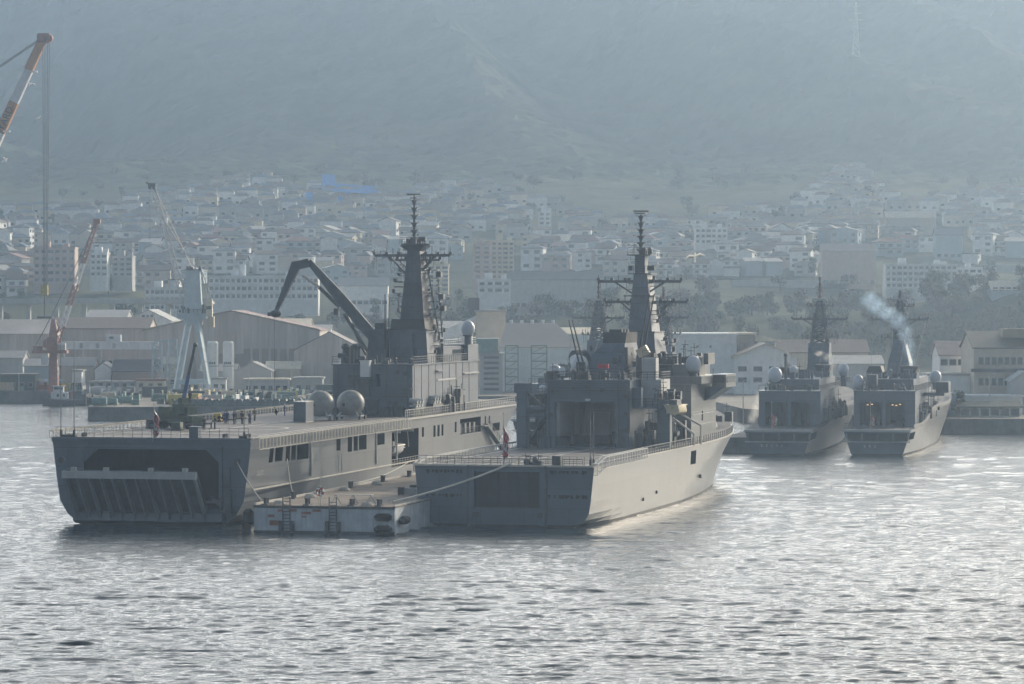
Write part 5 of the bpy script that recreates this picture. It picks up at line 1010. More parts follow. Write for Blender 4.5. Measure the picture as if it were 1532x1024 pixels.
# ---- house prototypes
VAR = []
hs = random.Random(21)
WL = ['w_white', 'w_cream', 'w_grey', 'w_beige', 'w_white', 'w_pink', 'w_white', 'w_blue']; RL = ['r_dark', 'r_blue', 'r_brown', 'r_grey', 'r_dark', 'r_light', 'r_red', 'r_grey']
for k in range(20):
    w_ = hs.uniform(7.5, 12.5); d_ = hs.uniform(6.5, 9); st = 2 if k % 4 else (1 if k % 8 else 3); H = 2.9 * st; rk = ['hip', 'gx', 'gy', 'hip', 'flat' if k % 10 == 4 else 'hip'][k % 5]; rh = .5 if rk == 'flat' else hs.uniform(1.5, 2.4)
    wm, rm = WL[k % 8], RL[(k * 3 + k // 8) % 8]
    root = bpy.data.objects.new('house', None); C.objects.link(root); root.location = (0, 0, -500)
    mbw = wall_mb(rk, -w_ / 2, w_ / 2, -d_ / 2, d_ / 2, -4, H, rh); mbw.build('wall', wm, root)
    rb_ = roof_mb(rk, -w_ / 2, w_ / 2, -d_ / 2, d_ / 2, H, rh, .55)
    if st == 2 and k % 3 == 0: rb_.box(-w_ / 2 - .2, w_ / 2 + .2, -d_ / 2 - 1.6, -d_ / 2, 2.7, 2.95)
    rb_.build('roof', rm, root)
    nw = 2 + k % 2
    for s_ in range(st):
        for c in range(nw):
            if (k + s_ * 2 + c) % 5 == 0: continue
            win_obj(root, -w_ / 2 + w_ * (c + .5) / nw, -d_ / 2 - .02, s_ * 2.8 + .9, w_ / nw * .5, 1.25)
        if k % 2: win_obj(root, w_ / 2 + .02, 0, s_ * 2.8 + .9, 1.5, 1.2, side=1)
    VAR.append((root, wm, rm, st, rk))
LM = [(60, 'hook wires'), (128, 'striped crane boom'), (178, 'grey four-storey block'), (250, 'portal crane boom'), (330, 'wide white apartment block'), (430, 'deck crane jib'), (520, 'deck crane boom'), (612, 'landing ship mast'), (735, 'twin tower blocks'), (850, 'long school hall'), (960, 'tender mast'), (1060, 'tender yardarms'), (1150, 'gabled warehouse'), (1226, 'left warship mast'), (1345, 'right warship mast'), (1430, 'pink-roofed house'), (1500, 'large grey building')]
recs = []
def place_house(x, y, px, py, k, yaw): recs.append((x, y, px, py, k, yaw))
hr = random.Random(99); Yr = 1335.0; n = 0
def toptown(px): return 318 - 48 * math.exp(-((px - 370) / 150) ** 2) - 38 * math.exp(-((px - 700) / 120) ** 2) + 22 * math.exp(-((px - 960) / 100) ** 2) - 62 * math.exp(-((px - 1270) / 60) ** 2) - 30 * math.exp(-((px - 1500) / 90) ** 2)
while Yr < 2260:
    px = hr.uniform(-40, -10)
    while px < 1580:
        x = (px - CX) / FPX * Yr; y = Yr + hr.uniform(-9, 9); z = hill_h(x, y); py = HY - (z - CAM_Z) / y * FPX
        bottom = 442 if px < 560 else (415 if px < 1240 else 392)
        if not (1310 < px < 1325) and toptown(px) < py < bottom and not any(a - 14 < px < b + 14 and c < py - 6 < d + 14 for a, b, c, d in BLOCKED) and hr.random() < .88:
            place_house(x, y, px, py, hr.randrange(len(VAR)), hr.choice([hr.uniform(-.35, .35), hr.uniform(-.35, .35), hr.uniform(1.2, 1.9)]))
        px += hr.uniform(17, 33) * (1450 / Yr) ** .3
    Yr += hr.uniform(25, 31)
hr.shuffle(recs); 
recs.sort(key=lambda r_: r_[1]); near, far = recs[:288], recs[288:]
keyed = {}
for r_ in near:
    x, y, px, py, k, yaw = r_; root, wm, rm, st, rk = VAR[k]
    e = root.copy(); C.objects.link(e); e.location = (x, y, hill_h(x, y) + .3); e.rotation_euler = (0, 0, yaw); sc = hr.uniform(.85, 1.2); e.scale = (sc, sc, sc)
    for ch in root.children: c = ch.copy(); C.objects.link(c); c.parent = e
    lm = min(LM, key=lambda m_: abs(m_[0] - px))[1]; band = 'high' if py < 340 else ('halfway' if py < 385 else 'low'); e['group'] = 'houses on the hillside'; e['category'] = 'house'
    keyed.setdefault((lm, band, wm, rm, st), []).append((px, e))
ORD = ['leftmost', 'second', 'third', 'fourth', 'fifth', 'sixth', 'seventh']
for (lm, band, wm, rm, st), L_ in keyed.items():
    L_.sort(key=lambda t: t[0]); base = f"{WORD[wm]} {['one', 'two', 'three'][st - 1]}-storey house, {WORD[rm]} roof, {band}, near {lm}"
    for i, (px, e) in enumerate(L_): e['label'] = base if len(L_) == 1 else base + (', left twin' if len(L_) == 2 and i == 0 else ', right twin' if len(L_) == 2 else f', {ORD[min(i, 6)]} from left' if i else ', leftmost')
for root, *_ in VAR:
    for ch in list(root.children):
        if ch in WIN.values(): continue
    for ch in list(root.children): bpy.data.objects.remove(ch)
    bpy.data.objects.remove(root)
mb = MB(); mats_ = ['w_white', 'w_cream', 'w_grey', 'r_dark', 'r_blue', 'r_brown', 'glass']
for x, y, px, py, k, yaw in far:
    z = hill_h(x, y); w_, d_ = hr.uniform(4, 6), hr.uniform(3.2, 4.5); H = hr.choice([3, 5.6, 5.8]); wi = hr.randrange(3); ri = 3 + hr.randrange(3)
    mb.box(x - w_, x + w_, y - d_, y + d_, z - 4, z + H, wi); mb.add([(x - w_ - .5, y - d_ - .5, z + H), (x + w_ + .5, y - d_ - .5, z + H), (x + w_ + .5, y + d_ + .5, z + H), (x - w_ - .5, y + d_ + .5, z + H), (x - w_ * .5, y, z + H + 2), (x + w_ * .5, y, z + H + 2)], [(0, 1, 5, 4), (1, 2, 5), (2, 3, 4, 5), (3, 0, 4), (3, 2, 1, 0)], ri)
    for c in (-.5, .45): mb.box(x + c * w_ - .9, x + c * w_ + .9, y - d_ - .08, y - d_, z + 1, z + 2.3, 6)
if far: tag(mb.build('distant_houses', mats_), 'farthest rows of small pale houses along the top of the town', kind='stuff')
# retaining walls of the terraces
rw = random.Random(8)
for k, (px, Yw, ln) in enumerate(((1010, 1620, 20), (1180, 1560, 26), (590, 1500, 22), (880, 1560, 18), (420, 1640, 20), (90, 1620, 24), (260, 1700, 18), (1480, 1640, 22), (960, 1840, 24), (520, 1880, 22))):
    x = (px - CX) / FPX * Yw; mb = MB(); mb.box(-ln, ln, 0, .6, -4, 3.2); mb.box(-ln, ln, -.1, .7, 3.2, 3.4)
    o = mb.build('retaining_wall', 'w_grey'); o.location = (x, Yw, hill_h(x, Yw)); tag(o, 'long pale retaining wall among houses near the ' + min(LM, key=lambda m_: abs(m_[0] - px))[1], 'wall', 'terrace walls')
# ---- trees
LEAF = []
M['leaf'] = mat('dark_foliage', (.085, .105, .055), .9, var=.35, scale=.5, spec=.15); M['leaf2'] = mat('dull_winter_foliage', (.12, .10, .07), .9, var=.3, scale=.5, spec=.15)
def tree_proto(seed, r, h, lm):
    t = random.Random(seed); root = bpy.data.objects.new('tree', None); C.objects.link(root)
    mb = MB(); mb.tube((0, 0, -1.5), (.2, 0, h * .55), r * .09, r * .05, n=6)
    for k in range(5): a = t.uniform(0, 6.3); mb.tube((.1, 0, h * t.uniform(.3, .5)), (cos(a) * r * .6, sin(a) * r * .6, h * t.uniform(.55, .8)), r * .04, r * .015, n=5)
    mb.build('trunk', 'bark', root); mb = MB()
    cl = [(t.uniform(-1, 1) * r * .62, t.uniform(-1, 1) * r * .62, h * t.uniform(.42, .88), r * t.uniform(.28, .5)) for _ in range(11)]
    for x, y, z, cr_ in cl:
        for _ in range(62):
            v = Vector((t.gauss(0, 1), t.gauss(0, 1), t.gauss(0, 1))).normalized() * cr_ * t.uniform(.55, 1.1); p = Vector((x, y, z)) + v; u = v.orthogonal().normalized(); w2 = v.cross(u).normalized(); s_ = t.uniform(.3, .65) * r * .19; a = t.uniform(0, 6.3); u2 = u * cos(a) + w2 * sin(a); w3 = -u * sin(a) + w2 * cos(a); tl = v.normalized() * s_ * t.uniform(-.6, .6)
            mb.add([p + u2 * s_ + tl, p + w3 * s_ * .8, p - u2 * s_ - tl, p - w3 * s_ * .8], [(0, 1, 2, 3)])
    mb.build('crown', lm, root); return root
TP = [tree_proto(1, 4.2, 8.5, 'leaf'), tree_proto(2, 5, 8, 'leaf'), tree_proto(3, 3.4, 9.5, 'leaf'), tree_proto(4, 4.4, 7.5, 'leaf2'), tree_proto(5, 5.6, 9, 'leaf2')]
used = set()
def put_tree(k, x, y, z, s_, label, group=None):
    r0 = TP[k]
    if k not in used: e = r0; used.add(k)
    else: e = copy_tree(r0)
    e.location = (x, y, z); e.rotation_euler = (0, 0, hr.uniform(0, 6.3)); e.scale = (s_, s_, s_ * hr.uniform(.85, 1.15)); tag(e, label, 'tree', group); return e
spots = []
for _ in range(2600):
    if len(spots) >= 150: break
    Yt = hr.uniform(1140, 1420); px = hr.uniform(540, 1545); x = (px - CX) / FPX * Yt; z = hill_h(x, Yt); py = HY - (z - CAM_Z) / Yt * FPX
    if any(a - 6 < px < b + 6 and c - 5 < py < d + 25 for a, b, c, d in BLOCKED): continue
    if all((x - a) ** 2 + ((Yt - b) * .4) ** 2 > 26 for a, b in spots): spots.append((x, Yt)); put_tree(hr.choice([0, 1, 1, 2, 3, 4]), x, Yt, z, hr.uniform(.7, 1.1), 'hazy tree in the dense belt between the warehouses and the hillside town', 'trees in the belt behind the warehouses')
n = 0
for _ in range(1500):
    if n >= 130: break
    Yt = hr.uniform(1330, 2250); px = hr.uniform(-10, 1540); x = (px - CX) / FPX * Yt; z = hill_h(x, Yt); py = HY - (z - CAM_Z) / Yt * FPX
    if any(a - 6 < px < b + 6 and c - 5 < py < d + 18 for a, b, c, d in BLOCKED) or any(abs(x - r_[0]) < 7 and -4 < r_[1] - Yt < 9 for r_ in recs): continue
    n += 1; put_tree(hr.randrange(5), x, Yt, z, hr.uniform(.55, 1.0), 'garden tree standing among the hillside houses', 'trees between the houses')
n = 0
for _ in range(900):
    if n >= 60: break
    Yt = hr.uniform(1170, 1330); px = hr.uniform(1385, 1560); x = (px - CX) / FPX * Yt; z = hill_h(x, Yt)
    if 1476 < px < 1530 and Yt > 1255: continue
    if all((x - a) ** 2 + ((Yt - b) * .5) ** 2 > 18 for a, b in spots): spots.append((x, Yt)); n += 1; put_tree(hr.choice([3, 4, 0, 4]), x, Yt, z, hr.uniform(.6, .95), 'brownish winter tree in the wood on the near spur at far right', 'trees on the near spur')
put_tree(2, P(1439, 0, 745).x, 745.5, QZ, .55, 'small dark pine tree beside the blue-grey annex on the right quay'); put_tree(1, P(1394, 408, 1400).x, 1395, 29, 1.25, 'big round dark tree in front of the white terraced block', None)
# blue sheets spread on the slope high above the town
def sheet(pts, label):
    mb = MB(); n_ = 7
    (x0, x1), (ya, yb) = pts
    g = []
    for j in range(n_ + 1):
        for i in range(n_ * 2 + 1):
            px = x0 + (x1 - x0) * i / (n_ * 2); Y_ = ya + (yb - ya) * j / n_; x = (px - CX) / FPX * Y_; g.append((x, Y_, 0))
    zb = [hill_h(a, b) + 6.2 + .7 * noise.noise(Vector((a / 5, b / 5, 0))) for a, b, _ in g]
    vs = [(a, b, z) for (a, b, _), z in zip(g, zb)]; W_ = n_ * 2 + 1
    mb.add(vs, [(j * W_ + i, j * W_ + i + 1, (j + 1) * W_ + i + 1, (j + 1) * W_ + i) for j in range(n_) for i in range(n_ * 2)])
    vs2 = [(a, b, z - .3) for a, b, z in vs]; mb.add(vs2, [((j + 1) * W_ + i, (j + 1) * W_ + i + 1, j * W_ + i + 1, j * W_ + i) for j in range(n_) for i in range(n_ * 2)])
    tag(mb.build('tarpaulin', 'tarp'), label, 'tarpaulin')
M['tarp'] = mat('bright_blue_sheet', (.02, .13, .40), 1.0, var=.08, scale=.1, spec=0)
def y_at(px, py):
    lo, hi = 1300, 2900
    for _ in range(40):
        m_ = (lo + hi) / 2; x = (px - CX) / FPX * m_
        if HY - (hill_h(x, m_) + 6 - CAM_Z) / m_ * FPX > py: lo = m_
        else: hi = m_
    return lo
sheet(((482, 502), (y_at(492, 288), y_at(492, 262))), 'tall blue sheet at the left end of the blue patch high above the town')
sheet(((499, 564), (y_at(530, 289), y_at(530, 277))), 'long blue sheet stretching right of the tall blue sheet')
sheet(((457, 468), (y_at(462, 301), y_at(462, 289))), 'small square blue sheet lowest left of the blue patches')
sheet(((505, 513), (y_at(509, 302), y_at(509, 295))), 'tiny blue sheet just under the long blue sheet')
# pylon
yp = y_at(1280, 84); xp = P(1280, 0, yp).x; e = empty('pylon', (xp, yp, hill_h(xp, yp)), 0, 'tall slender lattice pylon on the mountain at upper right', 'pylon'); mb = MB(); lattice(mb, 0, 0, 0, 30, 3.0, 1.0, 7, r=.36); lattice(mb, 0, 0, 30, 46, 1.0, .35, 5, r=.22); mb.build('lattice', 'rail', e); mb = MB()
for z, h_ in ((33, 5), (38, 4), (43, 3)): mb.beam((-h_, 0, z), (h_, 0, z), .35)
mb.build('crossarm', 'rail', e)
yp = 1900; xp = P(1283, 0, yp).x; e = empty('antenna_mast', (xp, yp, hill_h(xp, yp)), 0, 'thin pale pole among houses directly below the mountain pylon', 'mast'); mb = MB(); mb.tube((0, 0, 0), (0, 0, 18), .35, .2); mb.build('pole', 'rail', e); mb = MB(); mb.box(-.8, .8, -.3, .3, 17, 18); mb.build('aerial', 'rail', e)
# ---------------------------------------------------------------- cranes of the yard
def yrot(px0, px1, py0, py1, Y): a, b = P(px0, py0, Y), P(px1, py1, Y); return a, b
# pale blue portal crane
Yc = 930; s_ = Yc / FPX
e = empty('portal_crane', (P(289, 0, Yc).x, Yc, QZ), 0, 'pale blue four-legged portal crane with long boom raised to the left', 'crane')
zz = lambda py: P(0, py, Yc).z - QZ
mb = MB()
for sg in (-1, 1):
    for y in (-3.2, 3.2): mb.beam((sg * 4.6, y, 0), (sg * 1.3, y * .45, zz(484)), 1.0, 1.1, w2=1.2, h2=1.2)
    mb.beam((sg * 4.0, -3, 3), (sg * 4.0, 3, 3), .8); mb.beam((sg * 2.6, -2, zz(520)), (sg * 2.6, 2, zz(520)), .6)
mb.beam((-4.2, -3.2, 3.2), (4.2, -3.2, 3.2), .8, 1.2); mb.beam((-4.2, 3.2, 3.2), (4.2, 3.2, 3.2), .8, 1.2)
for x in (-4.8, 4.8):
    for y in (-3.4, 3.4): mb.box(x - 1.2, x + 1.2, y - .6, y + .6, 0, 1.2)
mb.build('portal_leg', 'crane_blue', e)
mb = MB(); mb.tube((0, 0, zz(486)), (0, 0, zz(477)), 2.6, 2.6, n=20); mb.box(-4, 3.6, -2.4, 2.4, zz(477), zz(469)); mb.build('slewing_platform', 'w_blue', e)
mb = MB(); rail(mb, [(-4, -2.5, zz(469)), (3.6, -2.5, zz(469)), (3.6, 2.5, zz(469))], sp=1.0, r=.07, post=.1); clutter(mb, -3.8, 3.4, -2.4, 2, zz(469), 22, 2.4, 61); mb.build('platform_railing', 'dgrey', e)
mb = MB(); mb.frus((-2.4, 2.5, -2.1, 2.1), (-1.9, 1.9, -1.6, 1.6), zz(477), zz(408)); mb.box(-2.5, 2.6, -1.8, 1.8, zz(408), zz(405)); mb.build('tower', 'crane_blue', e)
mb = MB(); clutter(mb, -2, 2.2, -1.4, 1.4, zz(405), 10, 1.4, 62); mb.tube((-.5, -.8, zz(403)), (-.5, .8, zz(403)), .7); mb.build('sheave', 'dgrey', e)
mb = MB(); mb.box(3.4, 5.2, -2, .6, zz(474), zz(448)); cabn = mb.build('operator_cabin', 'w_cream', e); mb = MB(); mb.box(3.5, 5.1, -2.06, -2, zz(463), zz(458)); mb.build('window', 'glass', cabn)
mb = MB(); mb.box(4.1, 5.6, -1.4, 1.4, zz(490), zz(474)); mb.build('counterweight', 'tan', e)
A = Vector((-1.8, 0, zz(462))); B = Vector((P(230, 0, Yc).x - e.location.x, 0, zz(280))); mb = MB()
n = 17
for k in range(n):
    a, b = A.lerp(B, k / n), A.lerp(B, (k + 1) / n); w0 = 1.0 if k > 0 else .6; w0 *= (1 - .4 * k / n); w1 = 1.0 * (1 - .4 * (k + 1) / n)
    for sx in (-1, 1):
        for sy in (-1, 1): mb.beam(a + Vector((sx * w0 * .75, sy * w0, 0)), b + Vector((sx * w1 * .75, sy * w1, 0)), .24)
    mb.beam(a + Vector((-w0 * .75, -w0, 0)), b + Vector((w1 * .75, -w1, 0)), .15); mb.beam(a + Vector((w0 * .75, w0, 0)), b + Vector((-w1 * .75, w1, 0)), .15); mb.beam(a + Vector((-w0 * .75, w0, 0)), a + Vector((-w0 * .75, -w0, 0)), .14)
mb.build('boom', 'lgrey', e)
mb = MB(); mb.box(B.x - 1.4, B.x + .6, -.7, .7, B.z - .6, B.z + 1.0); mb.beam((B.x - .8, 0, B.z + .5), (B.x - 2, 0, B.z + 1.2), .5); mb.build('boom_head', 'dgrey', e)
mb = MB()
for y in (-.8, .8): mb.tube(B + Vector((0, y, 0)), (0, y, zz(405)), .09, n=5); mb.tube(B.lerp(A, .25) + Vector((0, y, 0)), (.8, y, zz(403)), .07, n=5)
mb.tube((2.0, .6, zz(405)), (4.5, .6, zz(470)), .12, n=5); mb.tube((2.4, -.6, zz(405)), (5, -.6, zz(450)), .12, n=5); mb.tube(B + Vector((-1, 0, 0)), (B.x - 1, 0, B.z - 14), .06, n=5); mb.build('stay_rope', 'dgrey', e)
# red and white slewing crane
Yc = 935; e = empty('slewing_crane', (P(80, 0, Yc).x, Yc, QZ), 0, 'red and white striped lattice crane with boom raised to the right', 'crane')
mb = MB(); mb.frus((-1.3, 1.3, -1.3, 1.3), (-1.0, 1.0, -1, 1), 0, zz(529)); 
for k in range(5): z = 2 + k * 1.8; mb.box(-1.34, 1.34, -1.34, 1.34, z, z + .25)
mb.build('pedestal', 'rust', e)
mb = MB(); mb.box(-5.6, 3.8, -2, 2, zz(529), zz(524)); mb.box(-5.2, -2.8, -1.6, 1.6, zz(524), zz(518)); mb.box(-1.6, 1.2, -1.4, 1.4, zz(524), zz(505)); mb.build('machine_platform', 'rust', e)
mb = MB(); mb.box(1.4, 3.4, -1.9, 0, zz(524), zz(514)); mb.box(-3.1, -1.3, -1.8, -.4, zz(546), zz(533)); mb.build('cabin', 'white', e)
mb = MB(); rail(mb, [(-5.6, -2, zz(524)), (3.8, -2, zz(524))], sp=1, r=.06); mb.frus((-1.2, 1.2, -1.2, 1.2), (-.5, .5, -.5, .5), zz(505), zz(478)); clutter(mb, -4, 2, -1.5, 1.5, zz(520), 14, 2, 63); mb.build('tower_frame', 'rust', e)
A = Vector((.4, 0, zz(520))); B = Vector((P(145, 0, Yc).x - e.location.x, 0, zz(332))); bm_ = empty('boom', (0, 0, 0)); bm_.parent = e
segs = 6
for g in range(segs):
    mb = MB()
    for k in range(3):
        t0, t1 = (g * 3 + k) / 18, (g * 3 + k + 1) / 18; a, b = A.lerp(B, t0), A.lerp(B, t1); w0 = .95 * (1 - .45 * t0); w1 = .95 * (1 - .45 * t1)
        for sx in (-1, 1):
            for sy in (-1, 1): mb.beam(a + Vector((sx * w0 * .8, sy * w0, 0)), b + Vector((sx * w1 * .8, sy * w1, 0)), .28)
        mb.beam(a + Vector((-w0 * .8, -w0, 0)), b + Vector((w1 * .8, -w1, 0)), .2); mb.beam(a + Vector((w0 * .8, -w0, 0)), b + Vector((-w1 * .8, -w1, 0)), .2)
    mb.build('boom_section', ['rust', 'white'][g % 2] if g < 5 else 'rust', bm_)
mb = MB(); mb.box(B.x - .9, B.x + 1, -.8, .8, B.z - .5, B.z + .7); mb.build('boom_head', 'rust', bm_)
mb = MB()
for y in (-.6, .6): mb.tube(B + Vector((0, y, 0)), (-1.0, y, zz(478)), .06, n=5)
mb.tube((-1, 0, zz(478)), (-5, 0, zz(520)), .12, n=5); mb.build('stay_rope', 'dgrey', e)
# giant floating crane, boom enters at the left edge
Yc = 905; bx = P(-165, 0, Yc).x; e = empty('floating_crane', (bx, Yc, 0), 0, 'giant orange and white shipyard crane boom entering at upper left', 'crane')
zz0 = lambda py: P(0, py, Yc).z
A = Vector((0, 0, 9)); B = Vector((P(66, 0, Yc).x - bx, 0, zz0(58))); d_ = (B - A); dn = d_.normalized(); 
def boomseg(t0, t1, m_, name='boom_section'):
    mb = MB(); w = lambda t: 4.4 * (1 - .45 * t)
    a, b = A + d_ * t0, A + d_ * t1
    mb.beam(a, b, w(t0), w(t0) * .8, w2=w(t1), h2=w(t1) * .8); o = mb.build(name, m_, e)
    mb = MB(); off = Vector((-dn.z, 0, dn.x)) * w(t0) * .40
    mb.beam(a + off, b + off * w(t1) / w(t0), w(t0) * .99, .28, w2=w(t1) * .99); mb.build('boom_edge', 'rust', o) if m_ == 'orange' else None; return o
tt = lambda px: (P(px, 0, Yc).x - bx) / d_.x
for a, b, m_ in ((-165, -120, 'orange'), (-120, -70, 'white'), (-70, -38, 'orange'), (-38, 1, 'white'), (1, 22, 'orange'), (22, 44, 'white'), (44, 66, 'orange')): o = boomseg(tt(a), tt(b), m_); 
ang = atan2(d_.z, d_.x); c_ = A + d_ * (tt(10.5)); text(e, 'YARD', (c_.x, -1.62, c_.z), 2.5, 'dgrey', (R(90), -ang, 0), 'lettering', .03)
mb = MB(); mb.box(B.x - 1.5, B.x + 1.6, -1.6, 1.6, B.z - 1.2, B.z + 1.2); mb.tube((B.x + 1.4, -1, B.z), (B.x + 1.4, 1, B.z), 1.0, n=12); mb.build('boom_head', 'rust', e)
for t_ in (tt(43), tt(2)):
    c_ = A + d_ * t_; mb = MB(); mb.box(c_.x + .8, c_.x + 2.6, -2.4, -1, c_.z - .3, c_.z + .1); mb.build('service_platform', 'w_white', e)
mb = MB()
for y in (-1.2, 1.2): mb.tube((B.x - .5, y, B.z), (-26, y, 52), .12, n=5)
mb.build('stay_rope', 'dgrey', e)
mb = MB(); mb.beam((-26, 0, 8), (-26, 0, 53), 2.2); mb.beam((-26, 0, 53), (0, 0, 9), 1.2); mb.build('back_mast', 'orange', e)
mb = MB(); mb.box(-48, 14, -11, 11, -1, 4); mb.box(-40, -22, -8, 8, 4, 11); mb.build('pontoon', 'dgrey', e)
hk = zz0(428)
mb = MB()
for dx in (-.15, .35, .95, 1.4): mb.tube((B.x + dx, dx - .5, B.z), (B.x + dx * .5, dx * .5, hk), .09, n=5)
mb.build('hoist_rope', 'dgrey', e)
mb = MB(); mb.box(B.x - .8, B.x + 1, -.7, .7, hk - 2.4, hk + .3); mb.tube((B.x + .1, -.8, hk - .8), (B.x + .1, .8, hk - .8), .95, n=14); mb.build('hook_block', 'yellow', e)
mb = MB(); mb.tube((B.x + .1, 0, hk - 2.2), (B.x + .1, 0, hk - 8), .18, n=6); mb.box(B.x - 1.8, B.x + 2, -.4, .4, hk - 8.4, hk - 7.9); mb.build('hook', 'dgrey', e)
# lattice pylons of the yard
for px, Yc, h, lb in ((162, 952, 12, 'short'), (225, 950, 13, 'grey'), (252, 965, 12, 'pale')):
    pass
e = empty('lattice_frame', (P(258, 0, 960).x, 960, QZ), 0, 'pale green steel lattice frame left of the portal crane legs', 'steel frame'); mb = MB(); lattice(mb, 0, 0, 0, 14, 1.6, 1.2, 6, r=.16); lattice(mb, -4.2, 0, 0, 13, 1.4, 1.2, 6, r=.16); mb.beam((-5, 0, 13.5), (1, 0, 14), .5); mb.build('frame', 'w_blue', e)
# clutter of the left quays
kinds = {}
def item(kind, x, y, z, mname, label, sc=1.0):
    mb = MB(); q = random.Random(len(kind) + int(x * 10))
    if kind == 'container': mb.box(-3, 3, -1.2, 1.2, .1, 2.6)
    elif kind == 'pipe_stack':
        for r_ in range(3):
            for c in range(4 - r_): mb.tube((-2.6, -.9 + c * .62 + r_ * .3, .35 + r_ * .52), (2.6, -.9 + c * .62 + r_ * .3, .35 + r_ * .52), .28, n=8)
    elif kind == 'steel_block':
        mb.box(-2.2, 2.2, -1.5, 1.5, 0, .4); mb.box(-2.2, -1.9, -1.5, 1.5, .4, 2.4); mb.box(1.9, 2.2, -1.5, 1.5, .4, 1.8); mb.box(-.2, .1, -1.5, 1.5, .4, 2.1); mb.box(-2.2, 2.2, -.1, .1, .4, 1.4)
    elif kind == 'storage_tank': mb.tube((-2, 0, 1.3), (2, 0, 1.3), 1.1, n=16); mb.box(-1.5, -1.1, -.9, .9, 0, .7); mb.box(1.1, 1.5, -.9, .9, 0, .7)
    elif kind == 'crate': mb.box(-1, 1, -.8, .8, .12, 1.5); mb.box(-1.05, 1.05, -.85, .85, 0, .12); mb.box(-1.04, 1.04, -.84, .84, .7, .85)
    else: mb.frus((-1.1, 1.1, -.9, .9), (-.6, .6, -.5, .5), 0, 1.5); mb.tube((-.9, 0, .8), (-1.5, 0, 1.6), .3, n=6); mb.tube((.9, 0, .8), (1.4, .1, 1.5), .3, n=6)
    if kind == 'container':
        for k in range(9): mb.box(-2.8 + k * .68, -2.5 + k * .68, -1.26, -1.2, .3, 2.4)
    o = mb.build(kind, mname); o.location = (x, y, z); o.rotation_euler = (0, 0, q.uniform(-.4, .4)); o.scale = (sc, sc, sc); return o
qr = random.Random(77); COLN = {'olive': 'dark green', 'green': 'pale green', 'rust': 'red-brown', 'yellow': 'yellow', 'tan': 'cream', 'white': 'white', 'crane_blue': 'pale blue', 'teal': 'teal', 'dgrey': 'dark grey', 'w_grey': 'light grey'}
QL = [(20, 'at the far left quay edge'), (65, 'left of the tugboat'), (110, 'right of the tugboat'), (150, 'on the quay corner'), (190, 'between quay corner and portal crane'), (240, 'left of the portal crane'), (290, 'under the portal crane'), (340, 'below the silos'), (400, 'behind the sailors'), (460, 'behind the spherical tanks')]
qk = {}
for k in range(110):
    if k < 40: px = qr.uniform(-10, 126); Y_ = qr.uniform(960, 976)
    else: px = qr.uniform(132, 500); Y_ = qr.choice([qr.uniform(818, 835), qr.uniform(830, 900), qr.uniform(880, 925)])
    kd = qr.choice(['container', 'pipe_stack', 'steel_block', 'steel_block', 'storage_tank', 'crate', 'crate']); mn = qr.choice(['olive', 'green', 'rust', 'yellow', 'tan', 'white', 'crane_blue', 'teal', 'dgrey', 'dgrey', 'w_grey', 'w_grey', 'olive', 'tan']); 
    o = item(kd, P(px, 0, Y_).x, Y_, QZ, mn, '', qr.uniform(.75, 1.25)); qk.setdefault((kd, mn, min(QL, key=lambda t: abs(t[0] - px))[1]), []).append((px, o))
for (kd, mn, ql), L_ in qk.items():
    L_.sort(key=lambda t: t[0])
    for i, (px, o) in enumerate(L_): tag(o, f"{COLN[mn]} {kd.replace('_', ' ')} {ql}" + ('' if len(L_) == 1 else ', ' + ['leftmost', 'second from left', 'third from left', 'fourth from left'][min(i, 3)]), kd.replace('_', ' '), 'yard materials on the quays')
for k in range(20):
    px = 268 + k * 11.2; o = item('mooring_block', P(px, 0, 817.5).x, 817.5, QZ, 'olive', '', 1.1); tag(o, 'dark concrete block in the row along the quay edge behind the sailors', 'concrete block', 'row of dark blocks on the quay edge')
for k, px in enumerate((28, 112, 305, 372, 436, 1112, 1480)):
    Y_ = 950 if px < 130 else (900 if px < 600 else 745); 
    if px == 1112: Y_ = 700
    e = empty('street_lamp', (P(px, 0, Y_).x, Y_, QZ - (.3 if px == 1112 else 0)), 0, 'thin street lamp post ' + ['near the left edge', 'between tugboat and quay corner', 'beside the portal crane', 'beside the small gabled shed', 'left of the spherical tanks', 'on the pier by the tender bow', 'on the right quay'][k], 'lamp'); mb = MB(); mb.tube((0, 0, 0), (0, 0, 9), .14, .08, n=6); mb.beam((0, 0, 9), (1.2, 0, 9.2), .1); mb.build('post', 'w_grey', e); mb = MB(); mb.box(.8, 1.6, -.12, .12, 9.15, 9.3); mb.build('lamp_head', 'white', e)
